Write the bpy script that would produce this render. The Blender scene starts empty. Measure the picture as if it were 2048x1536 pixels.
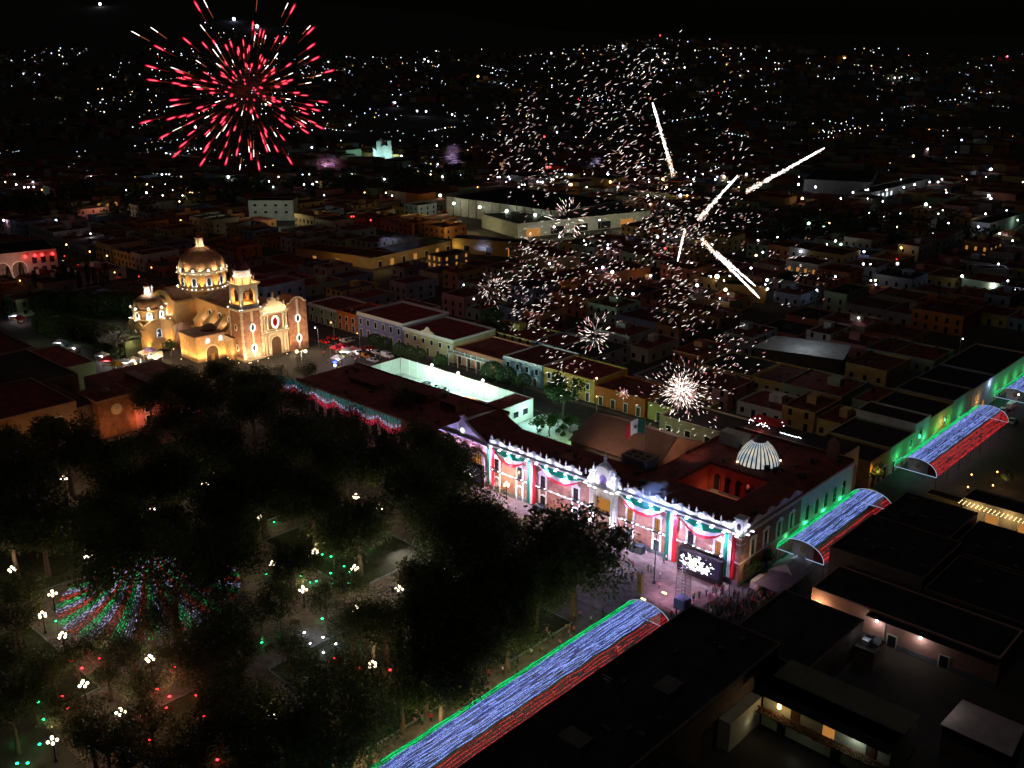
import bpy, bmesh, math, random
from mathutils import Vector, Matrix, noise
random.seed(7)
R = math.radians
scene = bpy.context.scene
col = scene.collection
# ------------------------------------------------------------------ camera, sky, exposure
FPX, CX, CY, HZ, CAMH = 2000.0, 1024.0, 768.0, 90.0, 100.0
PITCH = math.atan((CY - HZ) / FPX)
cam = bpy.data.cameras.new('camera')
cam.sensor_width = 36.0
cam.lens = 36.0 * FPX / 2048.0
cam.clip_start = 1.0
cam.clip_end = 20000.0
cam_o = bpy.data.objects.new('camera', cam)
col.objects.link(cam_o)
cam_o.location = (0, 0, CAMH)
cam_o.rotation_euler = (math.pi / 2 - PITCH, 0, 0)
scene.camera = cam_o
world = bpy.data.worlds.new('World')
scene.world = world
world.use_nodes = True
wn = world.node_tree.nodes
wl = world.node_tree.links
sky = wn.new('ShaderNodeTexSky')
sky.sky_type = 'NISHITA'
sky.sun_disc = False
sky.sun_elevation = R(12)
sky.sun_rotation = R(215)
bg = wn['Background']
SKY_STRENGTH = 0.00014
bg.inputs['Strength'].default_value = SKY_STRENGTH
wl.new(sky.outputs['Color'], bg.inputs['Color'])
night_fill = bpy.data.lights.new('overhead_fill', 'SUN')  # added overhead fill to lift roofs and tree crowns, not a real moon
night_fill.energy = 0.068
night_fill.angle = R(0.5)
night_fill.color = (1.0, 0.90, 0.84)
night_fill_o = bpy.data.objects.new('overhead_fill', night_fill)
col.objects.link(night_fill_o)
night_fill_o.rotation_euler = (R(14), 0, R(-35))
scene.view_settings.view_transform = 'Standard'
scene.view_settings.look = 'None'
scene.view_settings.exposure = 0.0
scene.view_settings.gamma = 1.0
scene.view_settings.use_curve_mapping = False
scene.render.engine = 'CYCLES'
scene.cycles.use_light_tree = True
scene.cycles.max_bounces = 4
scene.cycles.diffuse_bounces = 2
scene.cycles.glossy_bounces = 2
scene.cycles.transmission_bounces = 2
scene.cycles.transparent_max_bounces = 8
scene.cycles.volume_bounces = 0
scene.cycles.sample_clamp_indirect = 2.0
scene.cycles.sample_clamp_direct = 0.0
scene.cycles.caustics_reflective = False
scene.cycles.caustics_refractive = False
scene.cycles.use_denoising = True
scene.cycles.pixel_filter_type = 'BLACKMAN_HARRIS'
scene.cycles.filter_width = 1.5
# ------------------------------------------------------------------ the surveyed frames
SP, CP = math.sin(PITCH), math.cos(PITCH)
def pix(x, y, z=0.0):                       # point on the level z seen at (x, y) of the 2048 px photograph
    u, v = (x - CX) / FPX, (y - CY) / FPX
    t = (CAMH - z) / (SP + v * CP)
    return Vector((u * t, (CP - v * SP) * t, z))
def pixd(x, y, Y):                          # point in the air at ground distance Y
    u, v = (x - CX) / FPX, (y - CY) / FPX
    t = Y / (CP - v * SP)
    return Vector((u * t, Y, CAMH - (SP + v * CP) * t))
GA = R(-43.0)                               # town grid: s along the palace front, t away from the square
GC, GS = math.cos(GA), math.sin(GA)
GO = (-5.39, 217.9)
def W(s, t, z=0.0):
    return Vector((GO[0] + s * GC - t * GS, GO[1] + s * GS + t * GC, z))
def ST(p):
    dx, dy = p[0] - GO[0], p[1] - GO[1]
    return dx * GC + dy * GS, -dx * GS + dy * GC
def pst(x, y, z=0.0):
    return ST(pix(x, y, z))
# ------------------------------------------------------------------ materials
MATS = {}
def nt(name):
    m = bpy.data.materials.new(name)
    m.use_nodes = True
    return m, m.node_tree.nodes, m.node_tree.links
def paint(name, c, rough=0.8, var=0.25, scale=0.6, bump=0.0, metal=0.0, c2=None, detail=6, spec=0.3):
    if name in MATS: return MATS[name]
    m, n, l = nt(name)
    b = n['Principled BSDF']
    b.inputs['Roughness'].default_value = rough
    b.inputs['Metallic'].default_value = metal
    b.inputs['Specular IOR Level'].default_value = spec
    tc = n.new('ShaderNodeTexCoord')
    nz = n.new('ShaderNodeTexNoise')
    nz.inputs['Scale'].default_value = scale
    nz.inputs['Detail'].default_value = detail
    nz.inputs['Roughness'].default_value = 0.65
    l.new(tc.outputs['Object'], nz.inputs['Vector'])
    rp = n.new('ShaderNodeValToRGB')
    rp.color_ramp.elements[0].position = 0.3
    rp.color_ramp.elements[1].position = 0.72
    a = tuple(x * (1 - var) for x in (c2 or c)) + (1,)
    d = tuple(min(1, x * (1 + var)) for x in c) + (1,)
    rp.color_ramp.elements[0].color = a
    rp.color_ramp.elements[1].color = d
    l.new(nz.outputs['Fac'], rp.inputs['Fac'])
    l.new(rp.outputs['Color'], b.inputs['Base Color'])
    if bump:
        bp = n.new('ShaderNodeBump')
        bp.inputs['Strength'].default_value = bump
        bp.inputs['Distance'].default_value = 0.05
        l.new(nz.outputs['Fac'], bp.inputs['Height'])
        l.new(bp.outputs['Normal'], b.inputs['Normal'])
    MATS[name] = m
    return m
def brick(name, c1, c2, mortar, scale=1.0, bw=0.5, bh=0.25, axis='XZ', rough=0.85):
    if name in MATS: return MATS[name]
    m, n, l = nt(name)
    b = n['Principled BSDF']
    b.inputs['Roughness'].default_value = rough
    tc = n.new('ShaderNodeTexCoord')
    sx = n.new('ShaderNodeSeparateXYZ')
    cb = n.new('ShaderNodeCombineXYZ')
    l.new(tc.outputs['Object'], sx.inputs[0])
    ad = n.new('ShaderNodeMath'); ad.operation = 'ADD'
    l.new(sx.outputs['X'], ad.inputs[0]); l.new(sx.outputs['Y'], ad.inputs[1])
    l.new(ad.outputs[0], cb.inputs[0]); l.new(sx.outputs['Y' if axis == 'XY' else 'Z'], cb.inputs[1])
    if axis == 'XY': l.new(sx.outputs['X'], cb.inputs[0])
    bt = n.new('ShaderNodeTexBrick')
    bt.inputs['Scale'].default_value = scale
    bt.inputs['Brick Width'].default_value = bw
    bt.inputs['Row Height'].default_value = bh
    bt.inputs['Mortar Size'].default_value = 0.02
    bt.inputs['Color1'].default_value = c1 + (1,)
    bt.inputs['Color2'].default_value = c2 + (1,)
    bt.inputs['Mortar'].default_value = mortar + (1,)
    l.new(cb.outputs[0], bt.inputs['Vector'])
    nz = n.new('ShaderNodeTexNoise'); nz.inputs['Scale'].default_value = 0.7; nz.inputs['Detail'].default_value = 8
    l.new(tc.outputs['Object'], nz.inputs['Vector'])
    mx = n.new('ShaderNodeMix'); mx.data_type = 'RGBA'; mx.blend_type = 'MULTIPLY'
    mx.inputs['Factor'].default_value = 1.0
    rp = n.new('ShaderNodeValToRGB')
    rp.color_ramp.elements[0].position = 0.3; rp.color_ramp.elements[0].color = (0.55, 0.52, 0.5, 1)
    rp.color_ramp.elements[1].position = 0.65; rp.color_ramp.elements[1].color = (1, 1, 1, 1)
    l.new(nz.outputs['Fac'], rp.inputs['Fac'])
    l.new(bt.outputs['Color'], mx.inputs['A']); l.new(rp.outputs['Color'], mx.inputs['B'])
    l.new(mx.outputs['Result'], b.inputs['Base Color'])
    bp = n.new('ShaderNodeBump'); bp.inputs['Strength'].default_value = 0.4; bp.inputs['Distance'].default_value = 0.03
    l.new(bt.outputs['Fac'], bp.inputs['Height']); bp.invert = True
    l.new(bp.outputs['Normal'], b.inputs['Normal'])
    MATS[name] = m
    return m
def glow(name, c, s, sampling='AUTO'):
    if name in MATS: return MATS[name]
    m, n, l = nt(name)
    n.remove(n['Principled BSDF'])
    e = n.new('ShaderNodeEmission')
    e.inputs['Color'].default_value = tuple(c) + (1,)
    e.inputs['Strength'].default_value = s
    l.new(e.outputs[0], n['Material Output'].inputs['Surface'])
    m.cycles.emission_sampling = sampling
    MATS[name] = m
    return m
def strand_mat(name, c, s, c2, s2, dens=2.2, thr=0.5):
    """LED string: bright beads on a dim cable, beads placed by fine noise along the string"""
    m, n, l = nt(name)
    n.remove(n['Principled BSDF'])
    tc = n.new('ShaderNodeTexCoord')
    nz = n.new('ShaderNodeTexNoise'); nz.inputs['Scale'].default_value = dens; nz.inputs['Detail'].default_value = 3
    l.new(tc.outputs['Object'], nz.inputs['Vector'])
    rp = n.new('ShaderNodeValToRGB')
    rp.color_ramp.elements[0].position = thr - 0.04; rp.color_ramp.elements[0].color = tuple(x * s2 / s for x in c2) + (1,)
    rp.color_ramp.elements[1].position = thr + 0.12; rp.color_ramp.elements[1].color = tuple(c) + (1,)
    l.new(nz.outputs['Fac'], rp.inputs['Fac'])
    e = n.new('ShaderNodeEmission'); e.inputs['Strength'].default_value = s
    l.new(rp.outputs['Color'], e.inputs['Color'])
    l.new(e.outputs[0], n['Material Output'].inputs['Surface'])
    m.cycles.emission_sampling = 'NONE'
    MATS[name] = m
    return m
def leafmat(name, c, c2):
    m, n, l = nt(name)
    b = n['Principled BSDF']; b.inputs['Roughness'].default_value = 0.6
    b.inputs['Specular IOR Level'].default_value = 0.25
    tc = n.new('ShaderNodeTexCoord')
    nz = n.new('ShaderNodeTexNoise'); nz.inputs['Scale'].default_value = 0.5; nz.inputs['Detail'].default_value = 4
    l.new(tc.outputs['Object'], nz.inputs['Vector'])
    rp = n.new('ShaderNodeValToRGB')
    rp.color_ramp.elements[0].position = 0.35; rp.color_ramp.elements[0].color = tuple(c) + (1,)
    rp.color_ramp.elements[1].position = 0.65; rp.color_ramp.elements[1].color = tuple(c2) + (1,)
    l.new(nz.outputs['Fac'], rp.inputs['Fac'])
    l.new(rp.outputs['Color'], b.inputs['Base Color'])
    tr = n.new('ShaderNodeBsdfTranslucent'); l.new(rp.outputs['Color'], tr.inputs['Color'])
    ms = n.new('ShaderNodeMixShader'); ms.inputs[0].default_value = 0.35
    l.new(b.outputs[0], ms.inputs[1]); l.new(tr.outputs[0], ms.inputs[2])
    l.new(ms.outputs[0], n['Material Output'].inputs['Surface'])
    MATS[name] = m
    return m
# ------------------------------------------------------------------ mesh builder
class MB:
    def __init__(s): s.v, s.f, s.m = [], [], []
    def add(s, vs, fs, mi=0):
        o = len(s.v); s.v += [tuple(p) for p in vs]
        for f in fs: s.f.append(tuple(i + o for i in f)); s.m.append(mi)
        return s
    def quad(s, a, b, c, d, mi=0): return s.add([a, b, c, d], [(0, 1, 2, 3)], mi)
    def box(s, x0, y0, z0, x1, y1, z1, mi=0):
        v = [(x, y, z) for z in (z0, z1) for y in (y0, y1) for x in (x0, x1)]
        return s.add(v, [(0, 2, 3, 1), (4, 5, 7, 6), (0, 1, 5, 4), (2, 6, 7, 3), (0, 4, 6, 2), (1, 3, 7, 5)], mi)
    def prism(s, poly, z0, z1, mi=0):           # plan polygon (ccw) extruded upwards
        n = len(poly)
        v = [(x, y, z0) for x, y in poly] + [(x, y, z1) for x, y in poly]
        f = [tuple(range(n - 1, -1, -1)), tuple(range(n, 2 * n))]
        f += [(i, (i + 1) % n, n + (i + 1) % n, n + i) for i in range(n)]
        return s.add(v, f, mi)
    def face(s, poly, y0, y1, mi=0, ax='x'):     # elevation polygon in (x, z) extruded from y0 (front) to y1
        n = len(poly)
        if ax == 'x':
            v = [(x, y0, z) for x, z in poly] + [(x, y1, z) for x, z in poly]
        else:
            v = [(y0, x, z) for x, z in poly] + [(y1, x, z) for x, z in poly]
        f = [tuple(range(n)), tuple(range(2 * n - 1, n - 1, -1))]
        f += [((i + 1) % n, i, n + i, n + (i + 1) % n) for i in range(n)]
        return s.add(v, f, mi)
    def lathe(s, prof, c=(0, 0, 0), n=16, mi=0, a0=0.0, cap=True):
        v, f = [], []
        k = len(prof)
        for r, z in prof:
            for i in range(n):
                a = a0 + 2 * math.pi * i / n
                v.append((c[0] + r * math.cos(a), c[1] + r * math.sin(a), c[2] + z))
        for j in range(k - 1):
            for i in range(n):
                f.append((j * n + i, j * n + (i + 1) % n, (j + 1) * n + (i + 1) % n, (j + 1) * n + i))
        if cap:
            f.append(tuple(range(n - 1, -1, -1))); f.append(tuple(range((k - 1) * n, k * n)))
        return s.add(v, f, mi)
    def tube(s, p, q, r0, r1=None, n=6, mi=0):
        p, q = Vector(p), Vector(q)
        r1 = r0 if r1 is None else r1
        d = (q - p)
        if d.length < 1e-6: return s
        d.normalize()
        a = d.orthogonal().normalized(); b = d.cross(a)
        v = []
        for c, r in ((p, r0), (q, r1)):
            for i in range(n):
                t = 2 * math.pi * i / n
                v.append(c + a * (r * math.cos(t)) + b * (r * math.sin(t)))
        f = [(i, (i + 1) % n, n + (i + 1) % n, n + i) for i in range(n)]
        f += [tuple(range(n - 1, -1, -1)), tuple(range(n, 2 * n))]
        return s.add(v, f, mi)
    def ball(s, c, r, n=8, k=5, mi=0, sz=1.0):
        prof = [(r * math.sin(math.pi * j / k), -r * sz * math.cos(math.pi * j / k)) for j in range(k + 1)]
        prof[0] = (r * 0.02, prof[0][1]); prof[-1] = (r * 0.02, prof[-1][1])
        return s.lathe(prof, c, n, mi)
    def dome(s, c, r, h, n=16, k=6, mi=0):
        prof = [(r * math.cos(math.pi / 2 * j / k), h * math.sin(math.pi / 2 * j / k)) for j in range(k + 1)]
        prof[-1] = (r * 0.01, h)
        return s.lathe(prof, c, n, mi)
    def mesh(s, name, mats, smooth=False):
        me = bpy.data.meshes.new(name)
        me.from_pydata(s.v, [], s.f)
        if not isinstance(mats, (list, tuple)): mats = [mats]
        for m in mats: me.materials.append(m)
        me.polygons.foreach_set('material_index', s.m)
        if smooth: me.polygons.foreach_set('use_smooth', [True] * len(s.f))
        me.update()
        return me
    def build(s, name, mats, parent=None, smooth=False, loc=None, rz=None):
        return link(name, s.mesh(name, mats, smooth), parent, loc, rz)
def link(name, data, parent=None, loc=None, rz=None):
    o = bpy.data.objects.new(name, data)
    col.objects.link(o)
    if parent is not None: o.parent = parent
    if loc is not None: o.location = loc
    if rz is not None: o.rotation_euler = (0, 0, rz)
    return o
def tag(o, label=None, cat=None, group=None, kind=None):
    if label: o['label'] = label
    if cat: o['category'] = cat
    if group: o['group'] = group
    if kind: o['kind'] = kind
    return o
def thing(name, loc, rz=0.0, label=None, cat=None, group=None):
    o = bpy.data.objects.new(name, None)
    o.empty_display_size = 0.3
    col.objects.link(o)
    o.location = loc; o.rotation_euler = (0, 0, rz)
    return tag(o, label, cat, group)
KIDS = {}
def copy_thing(src, loc, rz=0.0, label=None, group=None, scale=None):
    def rec(o, parent):
        c = o.copy(); col.objects.link(c)
        if parent is not None:
            c.parent = parent
        for k in list(o.children):
            if k.type != 'LIGHT': rec(k, c)
        return c
    c = rec(src, None)
    c.location = loc; c.rotation_euler = (0, 0, rz)
    if scale: c.scale = (scale,) * 3 if not isinstance(scale, (tuple, list)) else scale
    if label: c['label'] = label
    if group: c['group'] = group
    return c
def hidden_source(o):                       # a pattern that is only ever copied
    for k in list(o.children): hidden_source(k)
    bpy.data.objects.remove(o)
NL = 0
def spot(loc, target, w, c, ang=70, blend=0.6, rad=0.08, name='spot_lamp'):
    d = bpy.data.lights.new(name, 'SPOT')
    d.energy = w; d.color = c; d.spot_size = R(ang); d.spot_blend = blend; d.shadow_soft_size = rad
    o = bpy.data.objects.new(name, d); col.objects.link(o)
    o.location = loc
    o.rotation_euler = (Vector(target) - Vector(loc)).to_track_quat('-Z', 'Y').to_euler()
    return o
def bulb(loc, w, c, rad=0.15, name='point_light'):  # plain point light, for real fixtures and for added lights without one
    d = bpy.data.lights.new(name, 'POINT')
    d.energy = w; d.color = c; d.shadow_soft_size = rad
    o = bpy.data.objects.new(name, d); col.objects.link(o)
    o.location = loc
    return o
def arch_poly(x0, x1, z0, zs, zt=None, n=8):
    """opening outline: straight jambs from z0 to the spring zs, then a round or flatter head up to zt"""
    c, r = (x0 + x1) / 2, (x1 - x0) / 2
    h = r if zt is None else zt - zs
    return [(x0, z0), (x1, z0)] + [(c + r * math.cos(math.pi * i / n), zs + h * math.sin(math.pi * i / n)) for i in range(n + 1)]
def ring_face(mb, outer, inner, y0, y1, mi=0):
    n = len(outer)
    for i in range(n):
        j = (i + 1) % n
        a, b, c, d = outer[i], outer[j], inner[j], inner[i]
        mb.quad((a[0], y0, a[1]), (b[0], y0, b[1]), (c[0], y0, c[1]), (d[0], y0, d[1]), mi)
        mb.quad((a[0], y1, a[1]), (b[0], y1, b[1]), (b[0], y0, b[1]), (a[0], y0, a[1]), mi)
        mb.quad((d[0], y0, d[1]), (c[0], y0, c[1]), (c[0], y1, c[1]), (d[0], y1, d[1]), mi)
def arch_frame(x0, x1, z0, zs, w, y0, y1, zt=None, n=8):
    mb = MB()
    inn = arch_poly(x0, x1, z0, zs, zt, n)
    out = arch_poly(x0 - w, x1 + w, z0 - 0.0, zs, None if zt is None else zt + w, n)
    ring_face(mb, out, inn, y0, y1)
    return mb
# ------------------------------------------------------------------ shared materials
ROOF_RED = paint('red sealed roof', (0.15, 0.027, 0.022), 0.85, 0.6, 0.35, 0.2)
ROOF_DARK = paint('dark asphalt roof', (0.028, 0.022, 0.020), 0.9, 0.65, 0.3, 0.2)
ROOF_GREY = paint('concrete roof', (0.075, 0.066, 0.060), 0.9, 0.65, 0.3, 0.2)
ROOF_RUST = paint('rust red roof', (0.10, 0.030, 0.022), 0.9, 0.65, 0.3, 0.2)
WHITE = paint('white paint', (0.72, 0.72, 0.72), 0.7, 0.12, 0.9, 0.1)
STONE = paint('carved pale stone', (0.62, 0.60, 0.57), 0.8, 0.2, 1.5, 0.3)
GREYSTONE = paint('grey stone plinth', (0.16, 0.20, 0.21), 0.85, 0.25, 1.2, 0.2)
BRICK_UP = brick('rose brickwork', (0.36, 0.165, 0.125), (0.28, 0.12, 0.092), (0.45, 0.30, 0.26), 1.0, 0.55, 0.2)
DARKGLASS = paint('dark glass and opening shade', (0.02, 0.022, 0.028), 0.12, 0.1, 2.0, 0, 0.0, spec=0.6)
LITGLASS = glow('amber lit window', (1.0, 0.42, 0.09), 0.42)
LITWHITE = glow('white lit window', (0.85, 0.95, 1.0), 1.2)
DARKMETAL = paint('dark metal', (0.025, 0.025, 0.028), 0.5, 0.2, 2.0, 0, 0.6)
STEEL = paint('galvanised steel', (0.35, 0.36, 0.38), 0.45, 0.2, 2.0, 0, 0.7)
ASPHALT = paint('asphalt', (0.05, 0.048, 0.047), 0.9, 0.3, 0.3, 0.2)
COBBLE = brick('plaza cobbles', (0.24, 0.20, 0.18), (0.17, 0.145, 0.135), (0.06, 0.05, 0.05), 1.0, 0.9, 0.45, 'XY')
PAVE = brick('pavement slabs', (0.17, 0.145, 0.12), (0.125, 0.105, 0.09), (0.08, 0.075, 0.07), 1.0, 1.0, 1.0, 'XY')
WOOD = paint('brown timber', (0.09, 0.05, 0.03), 0.7, 0.3, 2.0)
LED_WHITE = glow('white floodlight lens', (0.86, 0.90, 1.0), 9.0, 'NONE')
LED_WARM = glow('warm floodlight lens', (1.0, 0.72, 0.32), 5.0, 'NONE')
LED_AMBER = glow('amber lamp glass', (1.0, 0.50, 0.14), 9.0, 'NONE')
LED_RED = glow('red lamp lens', (1.0, 0.03, 0.03), 6.0, 'NONE')
LED_GREEN = glow('green lamp lens', (0.02, 1.0, 0.28), 4.0, 'NONE')
COOL = (0.80, 0.86, 1.0); WARMW = (1.0, 0.76, 0.45); AMBER = (1.0, 0.50, 0.14); SODIUM = (1.0, 0.46, 0.12)
# ================================================================== SETTING
def sstep(a, b, x):
    t = max(0.0, min(1.0, (x - a) / (b - a)))
    return t * t * (3 - 2 * t)
def ZT(x, y):
    d = math.hypot(x, y)
    az = math.degrees(math.atan2(x, y))
    z = 78 * sstep(950, 2600, d)
    left = sstep(8, -14, az)
    z += (60 + 175 * left) * sstep(2700, 5200, d)
    if d > 950:
        k = sstep(950, 1800, d)
        z += k * 26 * noise.noise((x / 620.0, y / 620.0, 0.3)) + k * 8 * noise.noise((x / 190.0, y / 190.0, 1.3))
        pk = pixd(1320, 84, 2300)
        z += 34 * math.exp(-((x - pk.x) ** 2 + (y - pk.y) ** 2) / (2 * 190.0 ** 2))
    return z
mb = MB()
rad = [0, 60, 130, 220, 330, 460, 600, 760, 900, 1000, 1100, 1200, 1320, 1450, 1600, 1750, 1900, 2050, 2200, 2350, 2500, 2700, 2900, 3150, 3400, 3700, 4000, 4400, 4800, 5200, 5800, 6600, 7800, 9500, 12000]
NA = 180
vs, fs = [(0, 0, -0.02)], []
for r in rad[1:]:
    for i in range(NA):
        a = 2 * math.pi * i / NA
        x, y = r * math.sin(a), r * math.cos(a)
        vs.append((x, y, (ZT(x, y) if y > 0 else 0) - 0.02))
for i in range(NA): fs.append((0, 1 + (i + 1) % NA, 1 + i))
for j in range(len(rad) - 2):
    o = 1 + j * NA
    for i in range(NA):
        k = (i + 1) % NA
        fs.append((o + i, o + k, o + NA + k, o + NA + i))
mb.add(vs, fs)
tag(mb.build('ground', paint('dark town ground', (0.05, 0.045, 0.038), 0.95, 0.45, 0.02, 0.0), smooth=True), kind='structure')
def sheet(name, s0, t0, s1, t1, z, m):
    b = MB()
    b.add([W(s0, t0, z), W(s1, t0, z), W(s1, t1, z), W(s0, t1, z)], [(0, 1, 2, 3)])
    # local origin in the grid so the paving follows the streets
    o = b.build(name, m)
    o.data.transform(Matrix.Rotation(-GA, 4, 'Z')); o.rotation_euler = (0, 0, GA)
    return tag(o, kind='structure')
sheet('road', 66.6, -25, 79.4, 230, 0.004, ASPHALT)
sheet('road', 56.5, -150, 73, -25, 0.004, ASPHALT)
sheet('road', -180, 47.5, 66.6, 60, 0.004, ASPHALT)
sheet('road', 79.4, -24.5, 150, -6, 0.004, ASPHALT)
sheet('road', 79.4, 51, 150, 60, 0.004, ASPHALT)
sheet('road', -97, -130, -86, 60, 0.008, ASPHALT)
sheet('road', -200, 60.0, -186, 200, 0.004, ASPHALT)
sheet('road', -136, 60.0, -128.5, 180, 0.008, ASPHALT)
sheet('plaza', -86, -25, 66.6, 0, 0.008, COBBLE)
sheet('pavement', -86, -110, 56.5, -21, 0.004, PAVE)
def slab(name, s0, t0, s1, t1, h, m):
    b = MB(); b.box(s0, t0, 0, s1, t1, h)
    o = b.build(name, m); o.location = W(0, 0, 0); o.rotation_euler = (0, 0, GA)
    return tag(o, kind='structure')
slab('kerb', 56.2, -110, 56.8, -27, 0.13, PAVE)
slab('kerb', 79.2, -21.5, 79.6, 50, 0.13, PAVE)
slab('kerb', -160, 47.2, 66.3, 47.5, 0.12, PAVE)
slab('kerb', -127, 60.0, 66, 62.0, 0.12, PAVE)
slab('kerb', -86.3, -110, -86, -21, 0.13, PAVE)
# lawns of the square: low kerbed beds
LAWN = paint('lawn grass', (0.030, 0.042, 0.018), 0.95, 0.4, 1.2, 0.5)
for s0, t0, s1, t1 in [(20, -104, 52, -84), (24, -78, 52, -56), (26, -50, 52, -32), (-16, -52, 14, -32), (-60, -52, -24, -30), (-62, -104, -30, -62), (-20, -109, 8, -100), (-82, -58, -66, -28)]:
    b = MB(); b.box(s0, t0, 0, s1, t1, 0.10)
    b.box(s0 - 0.25, t0 - 0.25, 0, s1 + 0.25, t0, 0.22, 1); b.box(s0 - 0.25, t1, 0, s1 + 0.25, t1 + 0.25, 0.22, 1)
    b.box(s0 - 0.25, t0, 0, s0, t1, 0.22, 1); b.box(s1, t0, 0, s1 + 0.25, t1, 0.22, 1)
    o = b.build('lawn', [LAWN, GREYSTONE]); o.location = W(0, 0, 0); o.rotation_euler = (0, 0, GA)
    tag(o, kind='structure')
# curved pale line of the barrier footing and lane marks
b = MB(); b.box(-80, -25.3, 0, 56, -24.9, 0.14)
o = b.build('kerb', PAVE); o.location = W(0, 0, 0); o.rotation_euler = (0, 0, GA); tag(o, kind='structure')

# ================================================================== THE PALACE
PCOOL = (0.62, 0.66, 1.0)
PAL = thing('government_palace', W(0, 0, 0), GA, 'long two-storey rose brick palace with white parapet and floodlit tricolour bunting', 'palace')
FL, DP, TOP = 67.4, 11.6, 12.2
m = MB()
m.box(0, 0, 0.9, FL, DP, 11.6)
m.build('wall', BRICK_UP, PAL)
m = MB(); m.box(-0.0, -0.14, 0.0, FL, 0, 0.9); m.box(0, 0, 0, FL, DP, 0.9)
m.build('plinth', GREYSTONE, PAL)
m = MB(); m.box(0.3, 0.5, 11.6, FL - 0.3, DP, 11.72); m.build('roof', ROOF_RED, PAL)
# back and side wings round the courtyard, one thing with the front
def ring(mbx, s0, t0, s1, t1, a0, b0, a1, b1, z0, z1, mi=0):
    mbx.box(s0, t0, z0, s1, b0, z1, mi); mbx.box(s0, b1, z0, s1, t1, z1, mi)
    mbx.box(s0, b0, z0, a0, b1, z1, mi); mbx.box(a1, b0, z0, s1, b1, z1, mi)
RW = paint('red courtyard plaster', (0.52, 0.075, 0.055), 0.8, 0.15, 0.6, 0.1)
m = MB(); ring(m, 37.5, DP + 0.02, FL, 48, 44.5, 12.9, 58.4, 25.4, 0, 11.0); m.build('courtyard_wing', RW, PAL)
m = MB(); ring(m, 37.2, DP + 0.03, FL + 0.02, 48.3, 43.9, 12.3, 59.0, 26.0, 11.0, 11.35); m.build('wing_roof', ROOF_RED, PAL)
m = MB(); m.box(37.2, 47.9, 11.35, FL, 48.3, 12.0); m.box(37.2, 26.4, 11.35, 37.6, 47.9, 11.9); m.build('roof_parapet', ROOF_RUST, PAL)
# courtyard arcade piers and openings seen at the back wall
for i in range(5):
    x = 45.3 + i * 2.7
    m = MB(); m.face(arch_poly(x + 0.35, x + 2.0, 5.6, 8.6), 25.36, 25.39); m.build('arcade_opening', DARKGLASS, PAL)  # dark sheet stands for the shade inside the open arch
m = MB(); m.box(44.5, 24.2, 5.2, 58.4, 25.4, 5.5); m.box(57.0, 12.9, 5.2, 58.4, 24.2, 5.5); m.build('gallery_floor', STONE, PAL)
m = MB()
for i in range(6): m.box(45.0 + i * 2.65, 24.2, 5.5, 45.25 + i * 2.65, 24.5, 8.9)
m.build('gallery_pier', RW, PAL)
bulb(W(51, 20, 6.0), 80, (1.0, 0.16, 0.11), 0.5); bulb(W(49.0, 22.5, 3.4), 90, (1.0, 0.22, 0.13), 0.4); bulb(W(46.3, 23.2, 7.0), 40, (1.0, 0.7, 0.3), 0.2)
# cornice, parapet and its scallops
m = MB()
m.box(0, -0.45, 11.0, FL + 0.45, 0.0, 11.25); m.box(0, -0.62, 11.25, FL + 0.6, 0.25, 11.5)
m.box(0, -0.20, 10.2, FL + 0.2, 0, 10.42)
m.build('cornice', WHITE, PAL)
m = MB()
x = 0.0
seg = FL / 12
pts = []
for i in range(12):
    x0 = i * seg
    if 29.5 < x0 + seg / 2 < 39: continue
    poly = [(x0, 11.5), (x0 + seg, 11.5), (x0 + seg, 12.35), (x0 + seg * .84, 12.4), (x0 + seg * .72, 12.8), (x0 + seg * .62, 12.85), (x0 + seg * .56, 13.25), (x0 + seg * .44, 13.25), (x0 + seg * .38, 12.85), (x0 + seg * .28, 12.8), (x0 + seg * .16, 12.4), (x0, 12.35)]
    m.face(poly, 0.0 + 0.001 * (i % 2), 0.38)
m.build('parapet', WHITE, PAL)
for i in range(12):                                 # shells on the scallops, urns between
    x0 = i * seg
    if 29.5 < x0 + seg / 2 < 39: continue
    m = MB(); m.lathe([(0.02, 0), (0.55, 0.05), (0.6, 0.12), (0.3, 0.2), (0.02, 0.22)], (0, 0, 0), 10)
    o = m.build('shell_ornament', STONE, PAL); o.rotation_euler = (R(90), 0, 0); o.location = (x0 + seg / 2, -0.02, 12.55)
urn = MB(); urn.lathe([(0.22, 0), (0.22, 0.18), (0.08, 0.26), (0.24, 0.5), (0.26, 0.68), (0.1, 0.86), (0.14, 1.0), (0.03, 1.35)], (0, 0, 0), 8)
urn_me = urn.mesh('urn', STONE, True)
for i in range(13):
    for dx in (-0.55, 0.55):
        xx = min(max(i * seg + dx * 1.6, 0.5), FL - 0.6)
        if 29.2 < xx < 39: continue
        link('urn', urn_me, PAL, (xx, 0.19, 12.4))
# string course
m = MB(); m.box(0, -0.30, 5.05, FL + 0.3, 0.0, 5.22); m.box(0, -0.16, 4.9, FL + 0.16, 0, 5.05); m.build('string_course', WHITE, PAL)
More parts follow.
